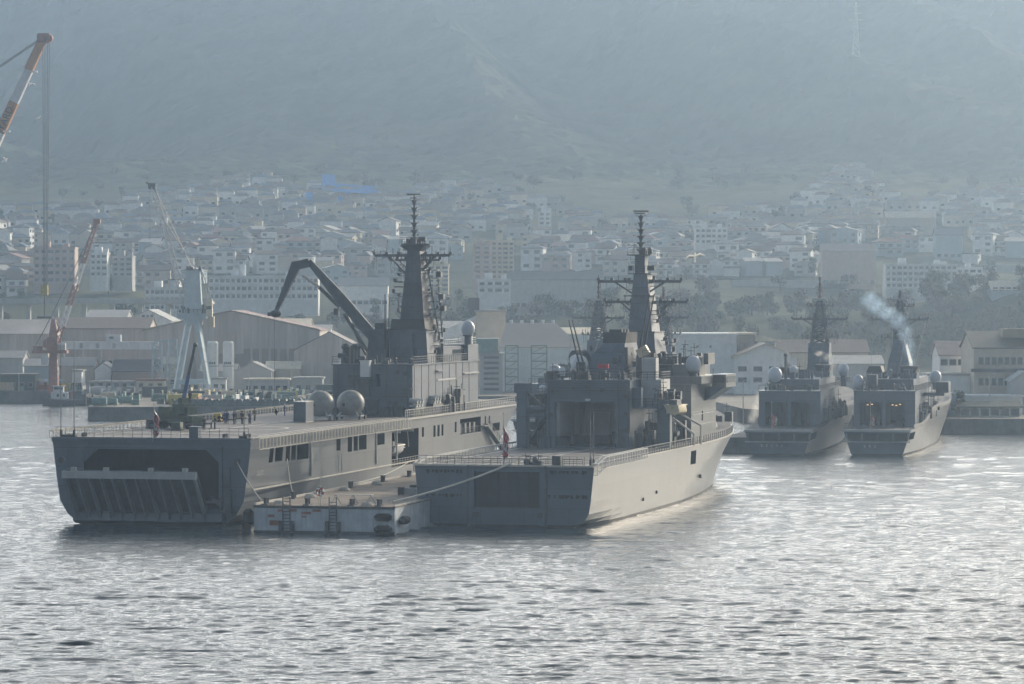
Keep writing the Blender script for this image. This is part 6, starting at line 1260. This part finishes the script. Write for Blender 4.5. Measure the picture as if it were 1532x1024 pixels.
# tugboat
e = empty('tugboat', (P(97, 0, 930).x, 930, 0), R(180), 'small dark-hulled tugboat with white wheelhouse at the left quay', 'boat'); mb = MB()
loft(mb, [[(x, -w, 1.5 + sh), (x, -w * .9, .2), (x, 0, -.5), (x, w * .9, .2), (x, w, 1.5 + sh)] for x, w, sh in ((-6.2, 1.7, .1), (-4, 2.1, 0), (1, 2.2, .1), (4, 1.7, .5), (6, .1, 1.1))]); mb.add([(-6.2, -1.7, 1.6), (-6.2, 1.7, 1.6), (-4, 2.1, 1.4), (1, 2.2, 1.4), (4, 1.7, 1.9), (6, 0, 2.4), (4, -1.7, 1.9), (1, -2.2, 1.4), (-4, -2.1, 1.4)], [tuple(range(9))]); mb.build('hull', 'dgrey', e)
mb = MB(); mb.box(-.8, 3.6, -1.4, 1.4, 1.5, 3.6); mb.box(.3, 3, -1.1, 1.1, 3.6, 5.2); mb.box(.1, 3.2, -1.3, 1.3, 5.2, 5.35); wh = mb.build('wheelhouse', 'white', e); mb = MB(); mb.box(.5, 2.8, 1.1, 1.15, 4.3, 4.9); mb.box(-.2, .4, 1.4, 1.45, 2.4, 3.1); mb.box(1.4, 2, 1.4, 1.45, 2.4, 3.1); mb.build('window', 'glass', wh)
mb = MB(); mb.tube((1.4, 0, 5.3), (1.4, 0, 8.2), .09); mb.beam((1.4, -.7, 7.2), (1.4, .7, 7.2), .08); mb.build('mast', 'dgrey', e); mb = MB(); mb.tube((-1.6, 0, 1.4), (-1.6, 0, 3.8), .4, n=12); mb.build('funnel', 'rust', e)
# ---------------------------------------------------------------- pontoon between the ships
BR = empty('pontoon_barge', (-22.6, 419, 0), pi / 2 - R(13.2), 'flat blue-grey mooring pontoon between the two big ships', 'barge')
M['barge'] = mat('pontoon_side_paint', (.50, .56, .62), .6, var=.2, scale=.4, streak=.5, streak_col=(.14, .16, .18)); M['bargedeck'] = mat('worn_pontoon_deck', (.20, .165, .135), .8, var=.25, scale=.3)
mb = MB(); mb.prismx([(-8.8, -.8), (8.8, -.8), (8.8, 3.2), (-8.8, 3.2)], 0, 78); mb.build('hull', 'barge', BR)
mb = MB(); mb.box(-.1, 78.1, -8.9, 8.9, 3.2, 3.32); mb.build('deck', 'bargedeck', BR)
mb = MB(); mb.box(-.15, -.02, -8.8, 8.8, -.3, .3); mb.box(-.12, -.02, -8.8, 8.8, 3.0, 3.3); mb.build('rubbing_band', 'dgrey', BR)
mb = MB()
for y in (6.2, 5.1, 3.4, 1.6, 0.4, 6.0): mb.box(-.06, -.01, y, y + .6 + (y % 1), 1.2 + (y * 7 % 3) * .5, 1.5 + (y * 7 % 3) * .5)
mb.box(-.06, -.01, 5.4, 6.8, .9, 1.5); mb.box(-.06, -.01, 2.2, 2.8, 1.9, 2.1); mb.build('faded_red_marking', 'rust', BR)
mb = MB(); mb.box(0, 78, 8.55, 8.85, 3.32, 3.55); mb.box(0, 78, -8.85, -8.6, 3.32, 3.5); mb.build('coaming', 'rail', BR)
for x, y in ((1.2, 7.6), (1.2, 2.4), (1.2, -3.2), (1.2, -6.6), (14, 8), (26, 8), (40, 8), (56, 8), (70, 8)):
    mb = MB(); mb.box(x - .8, x + .8, y - .4, y + .4, 3.3, 3.45); mb.tube((x - .4, y, 3.4), (x - .4, y, 4.1), .22, n=10); mb.tube((x + .4, y, 3.4), (x + .4, y, 4.1), .22, n=10); mb.tube((x - .4, y, 4.1), (x - .4, y, 4.18), .3, n=10); mb.tube((x + .4, y, 4.1), (x + .4, y, 4.18), .3, n=10); mb.build('bollard', 'dgrey', BR)
for y, z, n_ in ((8.6, 0, 1), (-7.2, 0, 1)):
    pass
for (x, y, z, ax_, L_, r_, lb) in ((-.8, -7.6, 2.1, 'y', 1.5, .45, 'upper black fender at the right corner of the pontoon'), (-.8, -7.6, .65, 'y', 1.5, .5, 'lower black fender at the right corner of the pontoon'), (2.5, -9.4, 1.6, 'x', 1.6, .5, 'black fender on the pontoon side facing the tender'),
                          (-.3, 9.4, 1.9, 'z', 1.3, .6, 'black round fender between pontoon and landing ship stern'), (-.3, 9.6, .5, 'z', 1.1, .55, 'lowest black fender between pontoon and landing ship stern')):
    mb = MB(); d3 = {'x': Vector((1, 0, 0)), 'y': Vector((0, 1, 0)), 'z': Vector((0, 0, 1))}[ax_]; c_ = Vector((0, 0, 0)); mb.tube(c_ - d3 * L_ / 2, c_ + d3 * L_ / 2, r_, n=16); mb.tube(c_ + d3 * L_ / 2, c_ + d3 * (L_ / 2 + .35), r_, r_ * .4, n=16); mb.tube(c_ - d3 * L_ / 2, c_ - d3 * (L_ / 2 + .35), r_, r_ * .4, n=16)
    for k in (-.3, 0, .3): mb.tube(c_ + d3 * (k * L_ - .06), c_ + d3 * (k * L_ + .06), r_ * 1.06, n=16)
    o = mb.build('fender', 'rubber'); mw = Matrix.Translation(BR.location) @ Matrix.Rotation(BR.rotation_euler.z, 4, 'Z'); o.location = mw @ Vector((x, y, z)); o.rotation_euler = BR.rotation_euler; tag(o, lb, 'fender', 'pontoon fenders')
for y in (4.6, -1.2):
    mb = MB()
    for s3 in (-.45, .45): mb.beam((-.3, y + s3, .3), (-.3, y + s3, 4.4), .12); mb.tube((-.35, y + s3 * 1.6, .2), (-.35, y + s3 * 1.6, 1.5), .28, n=10)
    for k in range(9): mb.beam((-.3, y - .45, .6 + k * .4), (-.3, y + .45, .6 + k * .4), .08)
    mb.build('ladder', 'dgrey', BR)
def onb(x, y, z): return (Matrix.Translation(BR.location) @ Matrix.Rotation(BR.rotation_euler.z, 4, 'Z')) @ Vector((x, y, z))
def thing_on(fr, name, label, cat, x, y, z, rz=0, group=None):
    m_ = Matrix.Translation(fr.location) @ Matrix.Rotation(fr.rotation_euler.z, 4, 'Z'); p = m_ @ Vector((x, y, z)); return empty(name, p, fr.rotation_euler.z + rz, label, cat, group)
e = thing_on(BR, 'life_ring_post', 'thin pale post with red life ring at the near edge of the pontoon', 'life ring', 1.2, .8, 3.32); mb = MB(); mb.tube((0, 0, 0), (0, 0, 7.0), .06, .04, n=6); mb.build('post', 'rail', e); mb = MB()
for k in range(16):
    a, b = 2 * pi * k / 16, 2 * pi * (k + 1) / 16; mb.tube((-.1, cos(a) * .42, 1.6 + sin(a) * .42), (-.1, cos(b) * .42, 1.6 + sin(b) * .42), .11, n=6, m=(k // 2) % 2)
mb.build('life_ring', ['red', 'white'], e)
e = thing_on(BR, 'gangway_stack', 'grey folded gangway sections lying on the pontoon deck', 'gangway', 26, -5.5, 3.32); mb = MB()
for k in range(3): mb.box(-.5, 5.5, -2.6 + k * 1.5, -1.5 + k * 1.5, .3, .5); rail(mb, [(-.5, -2.6 + k * 1.5, .5), (5.5, -2.6 + k * 1.5, .5)], h=.9, sp=.8, r=.08, post=.08)
mb.box(-1, 0, -2.8, 2.8, 0, .9); mb.build('frame', 'w_grey', e); mb = MB(); mb.tube((-.8, 2.2, .5), (-.8, 3, .5), .5, n=12); mb.tube((5, 2.2, .5), (5, 3, .5), .5, n=12); mb.build('wheel', 'rubber', e)
e = thing_on(BR, 'work_trestle', 'thin steel trestle table standing on the near part of the pontoon', 'trestle', 4.5, -2.4, 3.32); mb = MB(); mb.box(-.5, .5, -2.4, 2.4, 1.1, 1.18)
for y in (-2.2, 0, 2.2): mb.beam((0, y, 1.1), (-.4, y + .5, 0), .08); mb.beam((0, y, 1.1), (.4, y - .5, 0), .08)
mb.build('frame', 'w_grey', e)
for k, (x, y, lb) in enumerate(((2.5, 6.4, 'near the landing ship corner'), (17, 6.8, 'a quarter along the pontoon edge'), (33, 6.9, 'halfway along the pontoon edge'), (48, 6.7, 'at the far part of the pontoon edge'), (1.6, -4.9, 'beside the right near bollards'))):
    e = thing_on(BR, 'rope_coil', 'pale coil of mooring rope ' + lb, 'rope', x, y, 3.32); mb = MB()
    for r_ in range(3):
        for k2 in range(14): a, b = 2 * pi * k2 / 14, 2 * pi * (k2 + 1) / 14; mb.tube((cos(a) * (.7 - r_ * .12), sin(a) * (.7 - r_ * .12), .1 + r_ * .14), (cos(b) * (.7 - r_ * .12), sin(b) * (.7 - r_ * .12), .1 + r_ * .14), .08, n=5)
    mb.build('coil', 'rope', e)
# mooring lines
def on(fr, x, y, z): return (Matrix.Translation(fr.location) @ Matrix.Rotation(fr.rotation_euler.z, 4, 'Z')) @ Vector((x, y, z))
def rope(a, b, sag, r, label):
    mb = MB(); n = 16; pts = [a.lerp(b, k / n) - Vector((0, 0, 4 * sag * (k / n) * (1 - k / n))) for k in range(n + 1)]; mb.path(pts, r, n=6); tag(mb.build('mooring_line', 'rope'), label, 'rope', 'mooring lines')
rope(on(URA, -.3, -.9, UZ + .2), on(BR, .6, -8.4, 3.9), .35, .13, 'thick white mooring line from the tender stern centre down to the pontoon')
rope(on(LST, -.1, -11.2, 8.0), on(BR, 1.2, 8.2, 3.8), .3, .06, 'thin line from the landing ship stern fairlead to the pontoon corner')
rope(on(LST, 15.5, -13.1, 7.7), on(BR, 14, 8, 3.9), .9, .05, 'thin slack line from the first window group of the landing ship')
rope(on(LST, 79, -13.2, 4.6), on(BR, 40, 8, 3.9), .6, .06, 'thin line from the boat opening of the landing ship to the pontoon')
rope(on(URA, 3, 11.4, 7.3), on(BR, 20, -8, 3.8), .5, .06, 'thin line from the tender port quarter to the pontoon')
# ---------------------------------------------------------------- things on the landing ship deck
M['tank'] = mat('weathered_sphere_shell', (.30, .31, .30), .55, var=.2, scale=.7, streak=.3, streak_col=(.18, .16, .14))
for i, (x, y, lb) in enumerate(((66, -3.3, 'left one of two big grey spherical tanks on the flight deck'), (69.6, -6.8, 'right one of two big grey spherical tanks on the flight deck'))):
    e = thing_on(LST, 'spherical_tank', lb, 'tank', x, y, DZ, 0, 'spherical tanks'); mb = MB(); mb.ball((0, 0, 2.35), 2.0, (1, 1, .96), 32, 20); mb.tube((-2.02, .5, 2.2), (-1.9, .5, 2.2), .36, n=16); sph = mb.build('shell', 'tank', e)
    mb = MB()
    for k in range(24): a, b = 2 * pi * k / 24, 2 * pi * (k + 1) / 24; mb.tube((-.0, 2.01 * cos(a), 2.35 + 1.94 * sin(a)), (0, 2.01 * cos(b), 2.35 + 1.94 * sin(b)), .035, n=4)
    mb.build('seam', 'dgrey', sph); mb = MB(); mb.tube((-2.1, .5, 2.2), (-1.98, .5, 2.2), .22, n=12); mb.build('hatch', 'black', sph)
    mb = MB(); mb.box(-2, 2, -1.7, 1.7, .45, .62); mb.box(-2.6, -2, -.2, .2, .4, .6); mb.beam((-1.5, -1.5, .6), (-.9, -.9, 1.3), .2); mb.beam((-1.5, 1.5, .6), (-.9, .9, 1.3), .2); mb.beam((1.5, -1.5, .6), (.9, -.9, 1.3), .2); mb.build('cradle', 'lgrey', e)
    for wx in (-1.5, 1.5):
        for wy in (-1.75, 1.75): mb = MB(); mb.tube((wx, wy - .12, .35), (wx, wy + .12, .35), .35, n=14); mb.build('wheel', 'rubber', e)
e = thing_on(LST, 'equipment_container', 'plain blue-grey box container left of the spherical tanks on deck', 'container', 57.5, -3.1, DZ); mb = MB(); mb.box(-1.4, 2.6, -.85, .95, .1, 2.85); mb.build('body', 'navy2', e); mb = MB(); mb.box(-1.45, 2.65, -.9, 1.0, 2.85, 2.95); mb.box(-1.45, 2.65, -.9, 1.0, 0, .1); mb.build('frame', 'rail', e)
# mobile crane
e = thing_on(LST, 'mobile_crane', 'dark green truck crane parked near the landing ship stern, blue boom raised', 'truck crane', 31, 6.2, DZ, R(62)); mb = MB(); mb.box(-3.4, 3.4, -1.15, 1.15, .7, 1.2); mb.box(-3.2, -1.2, -1.1, 1.1, 1.2, 1.7); mb.box(-.4, 1.2, -.9, .9, 1.2, 2.3); mb.build('chassis', 'olive', e)
mb = MB(); mb.frus((1.6, 3.4, -1.15, 1.15), (1.8, 3.2, -1.05, 1.05), 1.2, 2.9); cb_ = mb.build('cab', 'olive', e); mb = MB(); mb.box(1.9, 3.1, -1.16, -1.1, 2.0, 2.7); mb.box(3.32, 3.4, -.9, .9, 2.0, 2.7); mb.build('window', 'glass', cb_)
for wx in (-2.6, -1.2, 1.8, 2.8):
    for wy in (-1.15, 1.15): mb = MB(); mb.tube((wx, wy - .2, .5), (wx, wy + .2, .5), .5, n=16); mb.tube((wx, wy - .22, .5), (wx, wy + .22, .5), .2, n=10); mb.build('wheel', 'rubber', e)
for wx in (-3.2, 3.6):
    mb = MB(); mb.box(wx - .15, wx + .15, -2.6, 2.6, .55, .8); 
    for s3 in (-2.5, 2.5): mb.tube((wx, s3, 0), (wx, s3, .6), .1); mb.box(wx - .3, wx + .3, s3 - .3, s3 + .3, 0, .08)
    mb.build('outrigger', 'dgrey', e)
mb = MB(); mb.box(-1.6, .6, -1.0, 1.0, 2.0, 3.3); mb.box(-2.2, -1.5, -.9, .9, 1.9, 2.9); mb.box(-.9, -.1, -.6, .6, 3.2, 4.1); mb.build('turntable', 'olive', e)
bt_ = empty('boom', (0, 0, 0)); bt_.parent = e; M['boom_blue'] = mat('blue_boom_paint', (.10, .16, .30), .5, var=.15); Ri = Matrix.Rotation(-(e.rotation_euler.z), 4, 'Z')
a_ = Vector((-.3, 0, 3.2)); dd = (Ri @ Vector((1.7, 0, 8.0))); mb = MB(); mb.beam(a_, a_ + dd * .5, .55, .6, w2=.5, h2=.5); mb.build('outer_section', 'boom_blue', bt_); mb = MB(); mb.beam(a_ + dd * .5, a_ + dd, .38, .4, w2=.34, h2=.36); mb.build('inner_section', 'dgrey', bt_)
mb = MB(); mb.ball(a_ + dd, .32, nu=8, nv=6); mb.tube(a_ + dd + Vector((.2, 0, 0)), a_ + dd + Vector((.2, 0, -2.5)), .03, n=4); mb.build('boom_head', 'dgrey', bt_); mb = MB(); mb.tube(a_ + Vector((.5, 0, -.6)), a_ + dd * .42, .12, n=8); mb.build('ram', 'rail', bt_)
# people
def person_mesh(pose, seed):
    t = random.Random(seed); sw = t.uniform(-.05, .12)
    J = dict(pel=(0, 0, .96), ch=(.02, 0, 1.3), nk=(.02, 0, 1.49), hd=(.04, 0, 1.66), ls=(.02, .18, 1.42), rs=(.02, -.18, 1.42), le=(.0, .25, 1.15), re=(.02, -.25, 1.15), lh=(.1, .24, .92), rh=(.1, -.25, .92),
             lp=(0, .1, .9), rp=(0, -.1, .9), lk=(.03 + sw, .11, .5), rk=(.03 - sw, -.11, .5), la=(-.02 + sw, .11, .08), ra=(-.02 - sw, -.11, .08), lt=(.14 + sw, .12, .04), rt=(.14 - sw, -.12, .04))
    if pose == 'crouch':
        for k in ('pel', 'lp', 'rp'): J[k] = (J[k][0] - .1, J[k][1], .42)
        for k in ('ch', 'nk', 'hd', 'ls', 'rs', 'le', 're', 'lh', 'rh'): J[k] = (J[k][0] + (J[k][2] - .96) * .45, J[k][1], J[k][2] - .52)
        J['lk'] = (.32, .14, .46); J['rk'] = (.3, -.14, .46); J['lh'] = (.42, .12, .5); J['rh'] = (.42, -.12, .5)
    if pose == 'point': J['re'] = (.22, -.28, 1.32); J['rh'] = (.46, -.24, 1.36)
    if pose == 'hips': J['le'] = (-.06, .36, 1.18); J['lh'] = (.06, .2, 1.04); J['re'] = (-.06, -.36, 1.18); J['rh'] = (.06, -.2, 1.04)
    Rr = dict(pel=.15, ch=.165, nk=.06, hd=.105, ls=.08, rs=.08, le=.05, re=.05, lh=.035, rh=.035, lp=.105, rp=.105, lk=.07, rk=.07, la=.05, ra=.05, lt=.045, rt=.045)
    names = list(J); E = [('pel', 'ch'), ('ch', 'nk'), ('nk', 'hd'), ('ch', 'ls'), ('ch', 'rs'), ('ls', 'le'), ('le', 'lh'), ('rs', 're'), ('re', 'rh'), ('pel', 'lp'), ('pel', 'rp'), ('lp', 'lk'), ('lk', 'la'), ('la', 'lt'), ('rp', 'rk'), ('rk', 'ra'), ('ra', 'rt')]
    vs = [J[k] for k in names]; es = [(names.index(a), names.index(b)) for a, b in E]; rad = [Rr[k] for k in names]
    for hnd, sg in (('lh', 1), ('rh', -1)):        # five fingers per hand
        h0 = Vector(J[hnd]); el = Vector(J['le' if sg > 0 else 're']); dr = (h0 - el).normalized()
        for f in range(5):
            off = Vector((.018 * (f - 1.5), 0, 0)) if f < 4 else Vector((.045, 0, .02)); p1 = h0 + dr * (.075 if f < 4 else .03) + off; p2 = p1 + dr * (.04 - .006 * abs(f - 1)) + Vector((.008, -.01 * sg, 0))
            i = len(vs); vs += [tuple(p1), tuple(p2)]; es += [(names.index(hnd), i), (i, i + 1)]; rad += [.010, .008]
    me = bpy.data.meshes.new('body'); me.from_pydata(vs, es, []); o = bpy.data.objects.new('tmp', me); C.objects.link(o); md = o.modifiers.new('s', 'SKIN'); sv = me.skin_vertices[0].data
    for i, r_ in enumerate(rad): sv[i].radius = (r_, r_)
    sv[0].use_root = True; sb = o.modifiers.new('u', 'SUBSURF'); sb.levels = sb.render_levels = 1
    bpy.context.view_layer.update(); m2 = bpy.data.meshes.new_from_object(o.evaluated_get(bpy.context.evaluated_depsgraph_get())); bpy.data.objects.remove(o); m2.name = 'body'
    m2.materials.clear(); m2.materials.append(M['blue']); m2.materials.append(M['skin']); m2.materials.append(M['black'])
    hz = J['hd'][2] - .13; lh, rh = Vector(J['lh']), Vector(J['rh'])
    for p in m2.polygons:
        c_ = p.center; p.use_smooth = True
        if c_.z > hz or (c_ - lh).length < .15 and (c_ - Vector(J['le'])).length > .14 or (c_ - rh).length < .15 and (c_ - Vector(J['re'])).length > .14: p.material_index = 1
        if c_.z < .12: p.material_index = 2
    return m2, J['hd']
PM = {k: person_mesh(k, 3 + i) for i, k in enumerate(('stand', 'crouch', 'point', 'hips'))}
M['navyc'] = M['blue']; M['grey_cloth'] = mat('dark_grey_cloth', (.03, .032, .036), .85); M['royal'] = mat('bright_blue_cloth', (.02, .05, .20), .85)
def person(fr, x, y, z, pose, rz, label, cap='black', cloth=None, group='crew on the flight deck'):
    e = thing_on(fr, 'person', label, 'person', x, y, z, rz, group); me, hd = PM[pose]
    if cloth: me = me.copy(); me.materials[0] = M[cloth]
    b = bpy.data.objects.new('body', me); C.objects.link(b); b.parent = e
    mb = MB(); mb.ball((hd[0], 0, hd[2] + .06), .115, (1, .95, .62), 12, 8); mb.box(hd[0] + .06, hd[0] + .2, -.07, .07, hd[2] + .04, hd[2] + .065); mb.build('cap', cap, e); return e
CR = [(27.8, 1.9, 'stand', 'black', 'person in dark clothes standing just right of the truck crane, left of a pair'), (28.3, .6, 'hips', 'blue', 'person in blue overalls beside the dark-clad one near the truck crane'), (50.1, 6.0, 'stand', 'royal', 'person in bright blue overalls at the left end of the deck group'), (52.3, 5.4, 'point', 'royal', 'second person in bright blue overalls, arm raised, in the deck group'),
      (50.4, 4.5, 'stand', 'black', 'dark-clad person in the middle of the deck group, leftmost of the tight cluster'), (51.2, 3.9, 'hips', 'grey_cloth', 'grey-clad person with hands on hips in the tight cluster'), (49.8, 3.4, 'stand', 'blue', 'navy-clad person at the centre of the tight cluster'), (48.3, 2.9, 'stand', 'grey_cloth', 'grey-clad person at the near right of the tight cluster'), (49.4, 2.2, 'point', 'blue', 'rightmost person of the tight cluster on the flight deck'),
      (61.3, 5.1, 'stand', 'black', 'lone dark-clad person standing between the group and the tanks'), (82.9, 7.0, 'stand', 'royal', 'person with white cap left of the tank container'), (52.5, 7.6, 'crouch', 'grey_cloth', 'person crouching by the port rail left of the blue-clad pair'), (84.3, 8.6, 'crouch', 'blue', 'person crouching by the port rail near the container'), (56.5, 8.4, 'crouch', 'blue', 'person bending by the port rail behind the group')]
CR += [(47.6, 4.9, 'stand', 'blue', 'navy-clad person standing a step nearer than the tight cluster'), (51.9, 2.9, 'stand', 'black', 'dark-clad person at the far side of the tight cluster'), (46.6, 3.6, 'point', 'grey_cloth', 'grey-clad person pointing, nearest of the tight cluster'), (54.0, 6.9, 'hips', 'royal', 'bright blue-clad person at the rail side of the blue-clad pair')]
for x, y, po, cl, lb in CR: person(LST, x, y, DZ, po, qr.uniform(0, 6.3), lb, 'white' if 'white cap' in lb else 'black', cl)
person(LST, 30.0, 4.6, DZ + 3.3, 'stand', .5, 'dark-clad person standing up on top of the truck crane', 'black', 'black')
person(D1, 17, 2.2, 4.75, 'stand', 3.1, 'person in white standing in the left warship hangar', 'white', 'white', None)
person(D1, 16.5, 3.6, 4.75, 'hips', 3.1, 'dark-clad person beside the white-clad one in the left warship hangar', 'black', 'grey_cloth', None)
# equipment on deck beside rails
for k, (x, y, nm, mn, lb) in enumerate(((58, 9.5, 'supply_pallet', 'yellow', 'low pallet of yellowish supplies by the port rail'), (64, 9.6, 'supply_pallet', 'white', 'white wrapped pallet by the port rail'), (70, 9.8, 'supply_pallet', 'tan', 'cream covered pallet farther along the port rail'), (24.5, 4.6, 'tool_cart', 'olive', 'dark cart standing just behind the truck crane'), (32, 10.6, 'tool_cart', 'dgrey', 'grey cart by the rail left of the truck crane'))):
    e = thing_on(LST, nm, lb, nm.replace('_', ' '), x, y, DZ, .1); mb = MB(); mb.box(-1, 1, -.7, .7, .15, .2); mb.box(-.9, .9, -.6, .6, .2, .75 + .1 * k); mb.box(-.6, .2, -.5, .4, .75 + .1 * k, 1.1); mb.build('load', mn, e); mb = MB()
    for a in (-.8, .7): mb.box(a, a + .12, -.7, .7, 0, .15)
    mb.build('base', 'dgrey', e)
# ---------------------------------------------------------------- gulls
def gull(px, py, Y, span, yaw, roll, up, label, pitch=-.5):
    e = empty('gull', P(px, py, Y), yaw, label, 'bird', 'gulls'); e.rotation_euler = (roll, pitch, yaw); s_ = span / 1.3; e.scale = (s_, s_, s_); mb = MB()
    ring = lambda x, r_, z: [(x, r_ * cos(a * pi / 4), z + r_ * .9 * sin(a * pi / 4)) for a in range(8)]
    loft(mb, [ring(x, r_, z) for x, r_, z in ((-.30, .012, .02), (-.2, .045, .01), (-.05, .075, 0), (.1, .07, .01), (.19, .045, .03), (.24, .048, .045), (.29, .03, .04), (.345, .006, .03))], close=True)
    mb.add([(-.2, -.03, .02), (-.2, .03, .02), (-.38, .08, .02), (-.38, -.08, .02), (-.29, 0, .035)], [(0, 1, 4), (1, 2, 4), (2, 3, 4), (3, 0, 4)])
    for sg in (-1, 1):
        P_ = [((.12, -.06), .05 * sg, .03), ((.16, -.07), .22 * sg, .03 + up * .5), ((.17, -.04), .34 * sg, .04 + up), ((.05, -.1), .52 * sg, .04 + up * .8), ((-.06, -.12), .66 * sg, .03 + up * .4)]
        top = [(a[0], y, z) for a, y, z in P_]; bot = [(a[1], y, z - .006) for a, y, z in P_]; t2 = [(x, y, z + .02) for x, y, z in top]
        loft(mb, [[t2[i], bot[i], top[i], t2[i]] for i in range(5)])
    mb.build('body', 'feather', e); mb = MB(); mb.tube((.34, 0, .03), (.39, 0, .02), .014, .004, n=6); mb.build('beak', 'yellow', e)
gull(1040, 385, 240, 1.45, 1.45, -.3, .08, 'large white gull gliding bright against the hillside right of the tender mast', -1.0); gull(985, 396, 420, 1.0, 2.6, .4, .14, 'small gull just right of the tender mast top')
gull(58, 177, 420, 1.5, .1, .05, -.02, 'gull flying near the crane hoist ropes at upper left'); gull(46, 127, 600, 2.0, 1.2, .3, .2, 'gull beside the striped giant crane boom'); gull(8, 240, 500, 1.8, .3, .4, .12, 'lowest gull at the left edge under the crane boom')
# ---------------------------------------------------------------- smoke and steam
def puff_mat(name, col, dens, an):
    m = bpy.data.materials.new(name); m.use_nodes = True; n = m.node_tree.nodes; l = m.node_tree.links; n.remove(n['Principled BSDF']); v = n.new('ShaderNodeVolumePrincipled'); v.inputs['Color'].default_value = (*col, 1); v.inputs['Anisotropy'].default_value = an
    tc = n.new('ShaderNodeTexCoord'); ln = n.new('ShaderNodeVectorMath'); ln.operation = 'LENGTH'; l.new(tc.outputs['Object'], ln.inputs[0]); mr = n.new('ShaderNodeMapRange'); mr.interpolation_type = 'SMOOTHSTEP'; l.new(ln.outputs['Value'], mr.inputs[0]); mr.inputs[1].default_value = 1; mr.inputs[2].default_value = .1; mr.inputs[3].default_value = 0; mr.inputs[4].default_value = 1
    nz = n.new('ShaderNodeTexNoise'); nz.inputs['Scale'].default_value = 1.7; nz.inputs['Detail'].default_value = 4; l.new(tc.outputs['Object'], nz.inputs['Vector']); m2 = n.new('ShaderNodeMapRange'); l.new(nz.outputs[0], m2.inputs[0]); m2.inputs[1].default_value = .40; m2.inputs[2].default_value = .65
    mu = n.new('ShaderNodeMath'); mu.operation = 'MULTIPLY'; l.new(mr.outputs[0], mu.inputs[0]); l.new(m2.outputs[0], mu.inputs[1]); m3 = n.new('ShaderNodeMath'); m3.operation = 'MULTIPLY'; l.new(mu.outputs[0], m3.inputs[0]); m3.inputs[1].default_value = dens; l.new(m3.outputs[0], v.inputs['Density']); l.new(v.outputs[0], n['Material Output'].inputs['Volume']); return m
def plume(label, puffs, m_, name='smoke'):
    e = empty(name, P(*puffs[0][:3])); tag(e, label, kind='stuff')
    for px, py, Y, r_, ex in puffs: 
        mb = MB(); mb.ball((0, 0, 0), 1.0, nu=16, nv=10); o = mb.build('puff', m_, e); o.location = P(px, py, Y) - e.location; o.scale = (r_, r_, r_ * ex)
sm = puff_mat('blue_exhaust', (.55, .76, 1.0), .3, .5)
plume('thin blue exhaust smoke drifting up left from the right warship', [(1363, 545, 664, 1.2, 2.4), (1360, 520, 662, 1.6, 1.9), (1354, 498, 660, 1.9, 1.5), (1344, 480, 659, 2.3, 1.0), (1328, 469, 658, 2.6, .8), (1312, 458, 657, 2.7, .8), (1300, 447, 656, 2.5, .8)], sm)
plume('small cream puff of exhaust beside the left warship funnel', [(1246, 548, 664, .9, 1.6), (1238, 534, 663, 1.1, 1.0), (1226, 529, 662, 1.3, .6)], puff_mat('cream_exhaust', (1.0, .96, .88), .8, .6))
plume('white steam rising from the pier left of the warships', [(1127, 624, 690, 1.6, 1.6), (1135, 608, 690, 1.8, 1.5), (1139, 590, 690, 1.6, 1.2)], puff_mat('white_steam', (1.0, .99, .97), .6, .4), 'steam')
